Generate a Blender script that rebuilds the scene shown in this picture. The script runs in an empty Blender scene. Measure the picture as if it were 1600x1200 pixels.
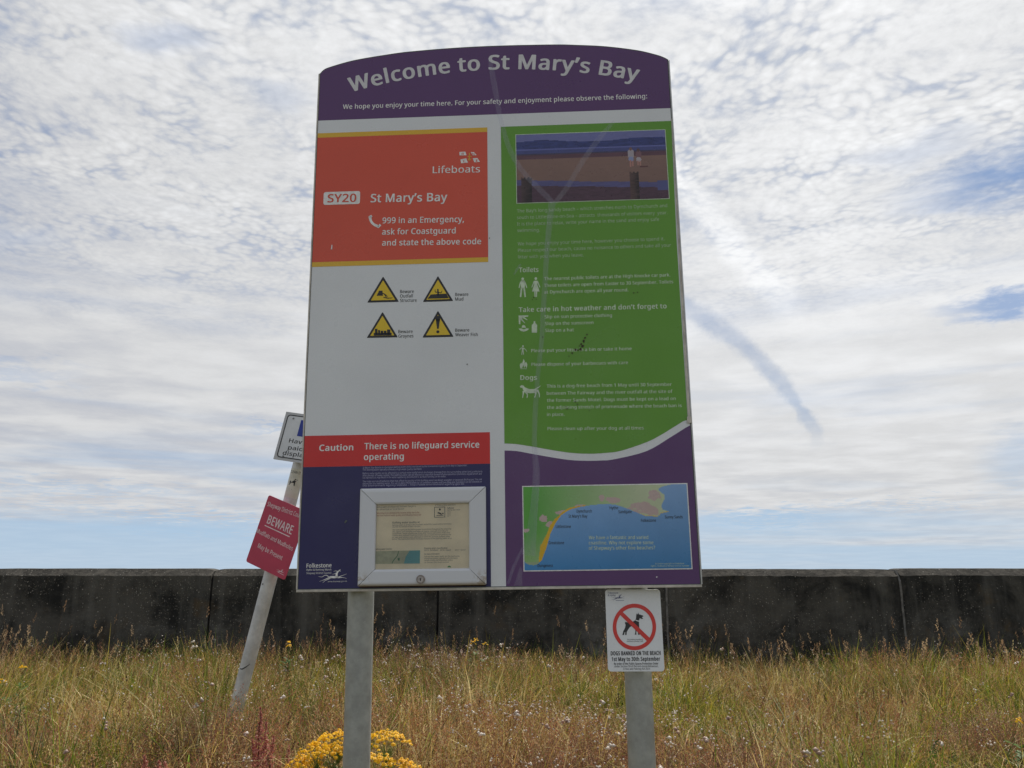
import bpy, math, random
import numpy as np
from mathutils import Matrix, Vector

# ------------------------------------------------------------------ camera, world, sun
S = bpy.context.scene
FPX = 1300.0                      # focal length in pixels of the 1600 px wide photograph
PITCH = math.atan(293 / FPX)
EYE = np.array([0.0, 0.0, 1.5])
cam_d = bpy.data.cameras.new('camera')
cam = bpy.data.objects.new('camera', cam_d)
S.collection.objects.link(cam)
cam.location = EYE
cam.rotation_euler = (math.pi / 2 + PITCH, 0, 0)
cam_d.sensor_width = 36.0
cam_d.lens = 36.0 * FPX / 1600
cam_d.clip_start = 0.05
cam_d.clip_end = 20000
S.camera = cam
FW = np.array([0, math.cos(PITCH), math.sin(PITCH)])
UP = np.array([0, -math.sin(PITCH), math.cos(PITCH)])


def ray(px, py):
    return FW * FPX + np.array([1.0, 0, 0]) * (px - 800) + UP * (600 - py)


def azel(px, py):
    d = ray(px, py)
    d = d / np.linalg.norm(d)
    return math.atan2(d[0], d[1]), math.asin(d[2])


S.view_settings.view_transform = 'Standard'
S.view_settings.look = 'None'
S.view_settings.exposure = 0.0
S.view_settings.gamma = 1.0
S.view_settings.use_curve_mapping = False

SUN_EL, SUN_AZ = math.radians(55), math.radians(19)
SUN_DIR = Vector((math.sin(SUN_AZ) * math.cos(SUN_EL), math.cos(SUN_AZ) * math.cos(SUN_EL), math.sin(SUN_EL)))
sun_d = bpy.data.lights.new('sun', 'SUN')
sun_d.energy = 4.7
sun_d.angle = math.radians(0.9)
sun_d.color = (1.0, 0.95, 0.87)
sun = bpy.data.objects.new('sun', sun_d)
S.collection.objects.link(sun)
sun.rotation_euler = SUN_DIR.to_track_quat('Z', 'Y').to_euler()

W = bpy.data.worlds.new('World')
S.world = W
W.use_nodes = True
wt = W.node_tree
wt.nodes.clear()


class NT:
    """tiny helper round a node tree"""
    def __init__(s, t): s.t = t

    def n(s, kind, **kw):
        nd = s.t.nodes.new(kind)
        for k, v in kw.items():
            setattr(nd, k, v)
        return nd

    def put(s, sock, v):
        if hasattr(v, 'is_linked') or isinstance(v, bpy.types.NodeSocket):
            s.t.links.new(v, sock)
        elif v is not None:
            sock.default_value = v

    def m(s, op, a, b=None, c=None, clamp=False):
        nd = s.n('ShaderNodeMath', operation=op, use_clamp=clamp)
        for i, v in enumerate((a, b, c)):
            if v is not None:
                s.put(nd.inputs[i], v)
        return nd.outputs[0]

    def vm(s, op, a, b=None, scale=None):
        nd = s.n('ShaderNodeVectorMath', operation=op)
        s.put(nd.inputs[0], a)
        if b is not None: s.put(nd.inputs[1], b)
        if scale is not None: s.put(nd.inputs['Scale'], scale)
        return nd.outputs['Value'] if op in ('DOT_PRODUCT', 'LENGTH', 'DISTANCE') else nd.outputs[0]

    def noise(s, vec, scale, detail=4, rough=0.55, dist=0.0, dims='3D'):
        nd = s.n('ShaderNodeTexNoise', noise_dimensions=dims)
        if vec is not None: s.put(nd.inputs['Vector'], vec)
        nd.inputs['Scale'].default_value = scale
        nd.inputs['Detail'].default_value = detail
        nd.inputs['Roughness'].default_value = rough
        nd.inputs['Distortion'].default_value = dist
        return nd.outputs[0]

    def ramp(s, v, lo, hi, a=0.0, b=1.0, smooth=True):
        nd = s.n('ShaderNodeMapRange', interpolation_type='SMOOTHSTEP' if smooth else 'LINEAR')
        nd.clamp = True
        s.put(nd.inputs[0], v)
        for i, q in enumerate((lo, hi, a, b)):
            s.put(nd.inputs[1 + i], q)
        return nd.outputs[0]

    def mix(s, f, a, b, blend='MIX'):
        nd = s.n('ShaderNodeMix', data_type='RGBA', blend_type=blend)
        s.put(nd.inputs[0], f)
        s.put(nd.inputs[6], a if not isinstance(a, tuple) else (*a[:3], 1))
        s.put(nd.inputs[7], b if not isinstance(b, tuple) else (*b[:3], 1))
        return nd.outputs[2]

    def comb(s, x, y, z=0.0):
        nd = s.n('ShaderNodeCombineXYZ')
        for i, v in enumerate((x, y, z)): s.put(nd.inputs[i], v)
        return nd.outputs[0]


def build_sky():
    g = NT(wt)
    sky = g.n('ShaderNodeTexSky', sky_type='NISHITA', sun_disc=False)
    sky.sun_elevation = SUN_EL
    sky.sun_rotation = SUN_AZ
    sky.air_density = 1.0
    sky.dust_density = 0.0
    sky.ozone_density = 2.0
    tc = g.n('ShaderNodeTexCoord').outputs['Generated']
    d = g.vm('NORMALIZE', tc)
    sep = g.n('ShaderNodeSeparateXYZ'); g.put(sep.inputs[0], d)
    x, y, z = sep.outputs
    az = g.m('ARCTAN2', x, y)
    el = g.m('ARCSINE', z)
    zz = g.m('ADD', g.m('MAXIMUM', z, 0.0), 0.05)
    p = g.comb(g.m('DIVIDE', x, zz), g.m('DIVIDE', y, zz))
    # slow warp shared by all layers
    wv = g.n('ShaderNodeTexNoise'); g.put(wv.inputs['Vector'], p)
    wv.inputs['Scale'].default_value = 2.3; wv.inputs['Detail'].default_value = 3
    warp = g.vm('SCALE', g.vm('SUBTRACT', wv.outputs['Color'], (0.5, 0.5, 0.5)), scale=0.16)
    pw = g.vm('ADD', p, warp)
    # altocumulus puffs: cells with soft dark seams, in two sizes
    def puffs(scale, rnd):
        nd = g.n('ShaderNodeTexVoronoi', feature='SMOOTH_F1', voronoi_dimensions='2D')
        g.put(nd.inputs['Vector'], g.vm('ADD', pw, g.vm('SCALE', g.vm('SUBTRACT', fine_col, (0.5, 0.5, 0.5)), scale=0.5 / scale * 1.6)))
        nd.inputs['Scale'].default_value = scale
        nd.inputs['Smoothness'].default_value = 0.55
        nd.inputs['Randomness'].default_value = rnd
        return nd.outputs['Distance']
    fn = g.n('ShaderNodeTexNoise'); g.put(fn.inputs['Vector'], p)
    fn.inputs['Scale'].default_value = 14; fn.inputs['Detail'].default_value = 4
    fine_col = fn.outputs['Color']
    c1 = g.ramp(puffs(19, 0.9), 0.10, 0.66)
    c2 = g.ramp(puffs(43, 1.0), 0.10, 0.68)
    seam = g.m('ADD', g.m('MULTIPLY', c1, 0.52), g.m('MULTIPLY', c2, 0.48))
    amp = g.ramp(g.noise(p, 3.1, 3, 0.5), 0.36, 0.64, 0.25, 1.15)
    seam = g.m('ADD', 0.5, g.m('MULTIPLY', g.m('SUBTRACT', seam, 0.5), amp))
    fine = g.noise(pw, 60, 6, 0.6)
    big = g.noise(pw, 1.9, 4, 0.55)
    mid = g.noise(pw, 6.5, 5, 0.6)
    # horizontal streaks far out
    st = g.comb(g.m('MULTIPLY', az, 1.5), g.m('MULTIPLY', el, 19.0), 3.7)
    streak = g.noise(st, 1.0, 5, 0.55, 0.35)
    st2 = g.comb(g.m('MULTIPLY', az, 3.6), g.m('MULTIPLY', el, 46.0), 9.1)
    streak2 = g.noise(st2, 1.0, 3, 0.5, 0.3)
    puffy = g.ramp(el, 0.22, 0.46)                       # puffs only up high
    # cloud optical cover
    t_high = g.m('SUBTRACT', g.m('ADD', g.m('MULTIPLY', big, 0.9), g.m('MULTIPLY', mid, 0.75)), g.m('MULTIPLY', seam, 0.44))
    t_high = g.m('ADD', t_high, g.m('MULTIPLY', g.m('SUBTRACT', fine, 0.5), 0.22))
    cov_high = g.ramp(t_high, 0.08, 0.66, 0.46, 1.0)
    t_low = g.m('ADD', g.m('MULTIPLY', streak, 0.7), g.m('MULTIPLY', streak2, 0.3))
    cov_low = g.ramp(t_low, 0.30, 0.52, 0.70, 1.0)
    cov = g.n('ShaderNodeMix', data_type='FLOAT')
    g.put(cov.inputs[0], puffy); g.put(cov.inputs[2], cov_low); g.put(cov.inputs[3], cov_high)
    cov = cov.outputs[0]
    # clearing towards the horizon, in ragged bands
    hz = g.ramp(g.m('ADD', el, g.m('MULTIPLY', g.m('SUBTRACT', streak, 0.5), 0.34)), 0.015, 0.105, 0.22, 1.0)
    cov = g.m('MULTIPLY', cov, hz)
    # gaps where the blue shows (azimuth, elevation ellipses broken up by noise)
    def gap(px, py, hw, hh, amt, edge=0.9):
        nonlocal cov
        a, e = azel(px, py)
        dx = g.m('DIVIDE', g.m('SUBTRACT', g.m('ADD', az, g.m('MULTIPLY', g.m('SUBTRACT', streak, 0.5), 0.10)), a), hw / FPX)
        dy = g.m('DIVIDE', g.m('SUBTRACT', g.m('ADD', el, g.m('MULTIPLY', g.m('SUBTRACT', mid, 0.5), 0.07)), e), hh / FPX)
        r = g.m('SQRT', g.m('ADD', g.m('MULTIPLY', dx, dx), g.m('MULTIPLY', dy, dy)))
        r = g.m('ADD', r, g.m('MULTIPLY', g.m('SUBTRACT', streak2, 0.5), 1.1))
        k = g.ramp(r, 0.1, 1.25, 1 - amt, 1.0)
        cov = g.m('MULTIPLY', cov, k)
    gap(1600, 268, 170, 40, 0.85)
    gap(1590, 470, 90, 24, 0.75)
    gap(1430, 235, 120, 28, 0.25)
    gap(265, 60, 75, 26, 0.35)
    gap(440, 150, 60, 26, 0.25)
    gap(340, 822, 200, 17, 0.75)
    gap(80, 800, 180, 12, 0.35)
    gap(1190, 812, 130, 15, 0.75)
    gap(1420, 790, 160, 7, 0.35)
    gap(440, 668, 80, 8, 0.40)
    gap(1600, 715, 55, 50, 0.40)
    gap(130, 765, 230, 12, 0.40)
    gap(20, 580, 120, 16, 0.28)
    gap(10, 370, 90, 22, 0.25)
    # the dark trail cut in the cloud sheet, and a brighter trail above it
    def trail(pts, w0, w1):
        best = None
        P = [azel(*q) for q in pts]
        wob = g.m('MULTIPLY', g.m('SUBTRACT', g.noise(g.comb(az, el, 0.0), 34, 5, 0.65), 0.5), 0.024)
        for i in range(len(P) - 1):
            (ax, ay), (bx, by) = P[i], P[i + 1]
            L2 = (bx - ax) ** 2 + (by - ay) ** 2
            ux = g.m('SUBTRACT', az, ax); uy = g.m('SUBTRACT', el, ay)
            t = g.m('DIVIDE', g.m('ADD', g.m('MULTIPLY', ux, bx - ax), g.m('MULTIPLY', uy, by - ay)), L2, clamp=True)
            qx = g.m('SUBTRACT', ux, g.m('MULTIPLY', t, bx - ax)); qy = g.m('SUBTRACT', uy, g.m('MULTIPLY', t, by - ay))
            r = g.m('SQRT', g.m('ADD', g.m('MULTIPLY', qx, qx), g.m('MULTIPLY', qy, qy)))
            f0 = i / (len(P) - 1); f1 = (i + 1) / (len(P) - 1)
            wid = g.m('ADD', g.m('MULTIPLY', t, (w1 - w0) * (f1 - f0) / FPX), (w0 + (w1 - w0) * f0) / FPX)
            q = g.m('DIVIDE', g.m('ADD', r, wob), wid)
            best = q if best is None else g.m('MINIMUM', best, q)
        return g.ramp(best, 0.25, 1.25, 1.0, 0.0)
    dark = trail([(1030, 462), (1085, 490), (1140, 524), (1185, 560), (1224, 600), (1256, 645), (1274, 676), (1272, 700)], 21, 9)
    dark = g.m('MULTIPLY', dark, g.ramp(el, azel(1272, 712)[1], azel(1260, 640)[1], 0.0, 1.0))
    dark = g.m('MULTIPLY', dark, g.ramp(g.noise(g.comb(az, el, 5.0), 26, 4, 0.6), 0.25, 0.7, 0.55, 1.0))
    bright = trail([(1045, 260), (1110, 340), (1175, 420), (1230, 470)], 26, 30)
    # cloud brightness: forward scattering round the sun, grey lilac bellies
    sd = g.vm('DOT_PRODUCT', d, tuple(SUN_DIR))
    glow = g.m('ADD', g.m('MULTIPLY', g.ramp(sd, 0.50, 0.97), 0.30), g.ramp(sd, 0.93, 1.0, 0.0, 0.60))
    base = g.m('ADD', g.ramp(big, 0.35, 0.68, 0.47, 0.58), glow)
    body = g.m('ADD', g.m('MULTIPLY', g.m('SUBTRACT', 0.55, seam), g.m('MULTIPLY', puffy, 0.15)),
               g.m('MULTIPLY', g.m('ADD', g.m('MULTIPLY', g.m('SUBTRACT', mid, 0.5), 0.24), g.m('MULTIPLY', g.m('SUBTRACT', fine, 0.5), 0.20)), g.m('ADD', g.m('MULTIPLY', puffy, 0.75), 0.25)))
    low_b = g.m('MULTIPLY', g.m('SUBTRACT', streak2, 0.5), 0.12)
    lum = g.m('ADD', base, g.m('ADD', body, low_b))
    lum = g.m('ADD', lum, g.m('MULTIPLY', bright, 0.12))
    lum = g.m('ADD', lum, g.m('MULTIPLY', g.m('SUBTRACT', 1.0, puffy), 0.12))
    lum = g.m('MULTIPLY', lum, g.m('SUBTRACT', 1.0, g.m('MULTIPLY', dark, 0.15)))
    tint = g.mix(g.ramp(lum, 0.42, 0.72), (0.85, 0.91, 1.07), (0.985, 0.995, 1.01))
    ccol = g.vm('SCALE', tint, scale=lum)
    cov = g.m('MULTIPLY', cov, g.m('SUBTRACT', 1.0, g.m('MULTIPLY', dark, 0.36)))
    # below the horizon: dim sea-grey
    clear = g.mix(g.ramp(el, 0.0, 0.45, 0.90, 0.55), g.vm('SCALE', sky.outputs[0], scale=0.085), g.mix(g.ramp(el, 0.0, 0.30), (0.40, 0.57, 0.77), (0.18, 0.32, 0.62)))
    bg1 = g.n('ShaderNodeBackground'); g.put(bg1.inputs[0], clear); bg1.inputs[1].default_value = 1.0
    bg2 = g.n('ShaderNodeBackground'); g.put(bg2.inputs[0], ccol); bg2.inputs[1].default_value = 1.0
    ms = g.n('ShaderNodeMixShader'); g.put(ms.inputs[0], cov)
    wt.links.new(bg1.outputs[0], ms.inputs[1]); wt.links.new(bg2.outputs[0], ms.inputs[2])
    out = g.n('ShaderNodeOutputWorld'); wt.links.new(ms.outputs[0], out.inputs[0])


build_sky()

# ------------------------------------------------------------------ helpers
COL = S.collection
rng = np.random.default_rng(7)
random.seed(7)


def lin(c):
    return tuple((v / 12.92 if v <= 0.04045 else ((v + 0.055) / 1.055) ** 2.4) for v in (q / 255 for q in c))


def new_mat(name):
    m = bpy.data.materials.new(name)
    m.use_nodes = True
    m.node_tree.nodes.clear()
    g = NT(m.node_tree)
    out = g.n('ShaderNodeOutputMaterial')
    return m, g, out


def pmat(name, rgb, rough=0.5, metal=0.0, var=0.08, vscale=9.0, grain=0.0, gscale=180, bump=0.0, bscale=60, spec=0.5, attr=None, coat=0.0):
    """painted / printed / metal surface: base colour with slight mottling and grain"""
    m, g, out = new_mat(name)
    b = g.n('ShaderNodeBsdfPrincipled')
    oc = g.n('ShaderNodeTexCoord').outputs['Object']
    if attr:
        col = g.n('ShaderNodeAttribute', attribute_name=attr).outputs['Color']
    else:
        rg = g.n('ShaderNodeRGB'); rg.outputs[0].default_value = (*rgb, 1); col = rg.outputs[0]
    if var:
        f = g.ramp(g.noise(oc, vscale, 5, 0.6), 0.3, 0.7, 1 - var, 1 + var)
        if grain:
            f = g.m('MULTIPLY', f, g.ramp(g.noise(oc, gscale, 2, 0.6), 0.3, 0.7, 1 - grain, 1 + grain))
        col = g.vm('SCALE', col, scale=f)
    g.put(b.inputs['Base Color'], col)
    b.inputs['Metallic'].default_value = metal
    b.inputs['Specular IOR Level'].default_value = spec
    b.inputs['Coat Weight'].default_value = coat
    g.put(b.inputs['Roughness'], g.ramp(g.noise(oc, vscale * 2.3, 4, 0.6), 0.3, 0.7, max(rough - 0.08, 0.02), min(rough + 0.08, 1)))
    if bump:
        bp = g.n('ShaderNodeBump'); bp.inputs['Strength'].default_value = bump; bp.inputs['Distance'].default_value = 0.002
        g.put(bp.inputs['Height'], g.noise(oc, bscale, 4, 0.6)); g.put(b.inputs['Normal'], bp.outputs[0])
    m.node_tree.links.new(b.outputs[0], out.inputs[0])
    return m


def link(name, me, mat=None, parent=None, M=None):
    o = bpy.data.objects.new(name, me)
    COL.objects.link(o)
    if mat is not None and not me.materials:
        me.materials.append(mat)
    if parent is not None: o.parent = parent
    if M is not None: o.matrix_world = M
    return o


def mesh(name, V, F, smooth=False):
    me = bpy.data.meshes.new(name)
    me.from_pydata([tuple(v) for v in V], [], F)
    if smooth:
        for p in me.polygons: p.use_smooth = True
    me.update()
    return me


def tag(o, label=None, cat=None, group=None, kind=None):
    if label: o['label'] = label
    if cat: o['category'] = cat
    if group: o['group'] = group
    if kind: o['kind'] = kind
    return o


def Rz(a): return np.array([[math.cos(a), -math.sin(a), 0], [math.sin(a), math.cos(a), 0], [0, 0, 1]])
def Rx(a): return np.array([[1, 0, 0], [0, math.cos(a), -math.sin(a)], [0, math.sin(a), math.cos(a)]])
def Ry(a): return np.array([[math.cos(a), 0, math.sin(a)], [0, 1, 0], [-math.sin(a), 0, math.cos(a)]])


class Frame:
    """A flat sign's own axes: u across, v up, depth w towards the viewer (local -y)."""
    def __init__(s, rx, ry, rz, O, drop=0.0):
        s.M = Rz(rz) @ Rx(rx) @ Ry(ry)
        s.O = np.array(O, float)
        s.drop = drop                          # the thing's base lies this far below O

    def empty(s, name):
        e = bpy.data.objects.new(name, None); COL.objects.link(e)
        base = s.O - s.M[:, 2] * s.drop
        e.matrix_world = Matrix.Translation(Vector(base)) @ Matrix(s.M.tolist()).to_4x4()
        return e

    def uv(s, px, py, w=0.0):
        n = s.M[:, 1]
        o = s.O - n * w
        d = ray(px, py)
        P = EYE + d * ((o - EYE) @ n / (d @ n)) - o
        return float(P @ s.M[:, 0]), float(P @ s.M[:, 2])

    def loc(s, u, v, w=0.0):
        return (u, -w, v + s.drop)


def flat(fr, name, polys, mat, w, parent, holes=False):
    """thin printed sheet(s) lying w metres proud of the face"""
    V, F = [], []
    for poly in polys:
        n = len(V)
        a = sum(poly[i][0] * poly[(i + 1) % len(poly)][1] - poly[(i + 1) % len(poly)][0] * poly[i][1] for i in range(len(poly)))
        if a < 0: poly = poly[::-1]
        V += [fr.loc(u, v, w) for u, v in poly]
        F.append(list(range(n, n + len(poly))))
    return link(name, mesh(name, V, F), mat, parent)


def prism(fr, name, poly, w0, w1, mat, parent, bevel=0.0):
    """solid plate with outline poly from depth w0 (back) to w1 (front), optional bevelled front edge"""
    a = sum(poly[i][0] * poly[(i + 1) % len(poly)][1] - poly[(i + 1) % len(poly)][0] * poly[i][1] for i in range(len(poly)))
    if a < 0: poly = poly[::-1]
    n = len(poly)
    P = np.array(poly)
    rings = [(P, w0), (P, w1 - bevel)]
    if bevel:
        d1 = np.roll(P, -1, 0) - P; d1 /= np.linalg.norm(d1, axis=1)[:, None] + 1e-9
        d0 = np.roll(d1, 1, 0)
        nn = np.stack([-(d1 + d0)[:, 1], (d1 + d0)[:, 0]], 1); nn /= np.linalg.norm(nn, axis=1)[:, None] + 1e-9
        rings.append((P + nn * bevel, w1))
    V = [fr.loc(u, v, w) for R_, w in rings for u, v in R_]
    F = [list(range(n))[::-1]]
    for k in range(len(rings) - 1):
        for i in range(n):
            j = (i + 1) % n
            F.append([k * n + i, k * n + j, (k + 1) * n + j, (k + 1) * n + i])
    F.append([(len(rings) - 1) * n + i for i in range(n)])
    return link(name, mesh(name, V, F), mat, parent)


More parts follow.
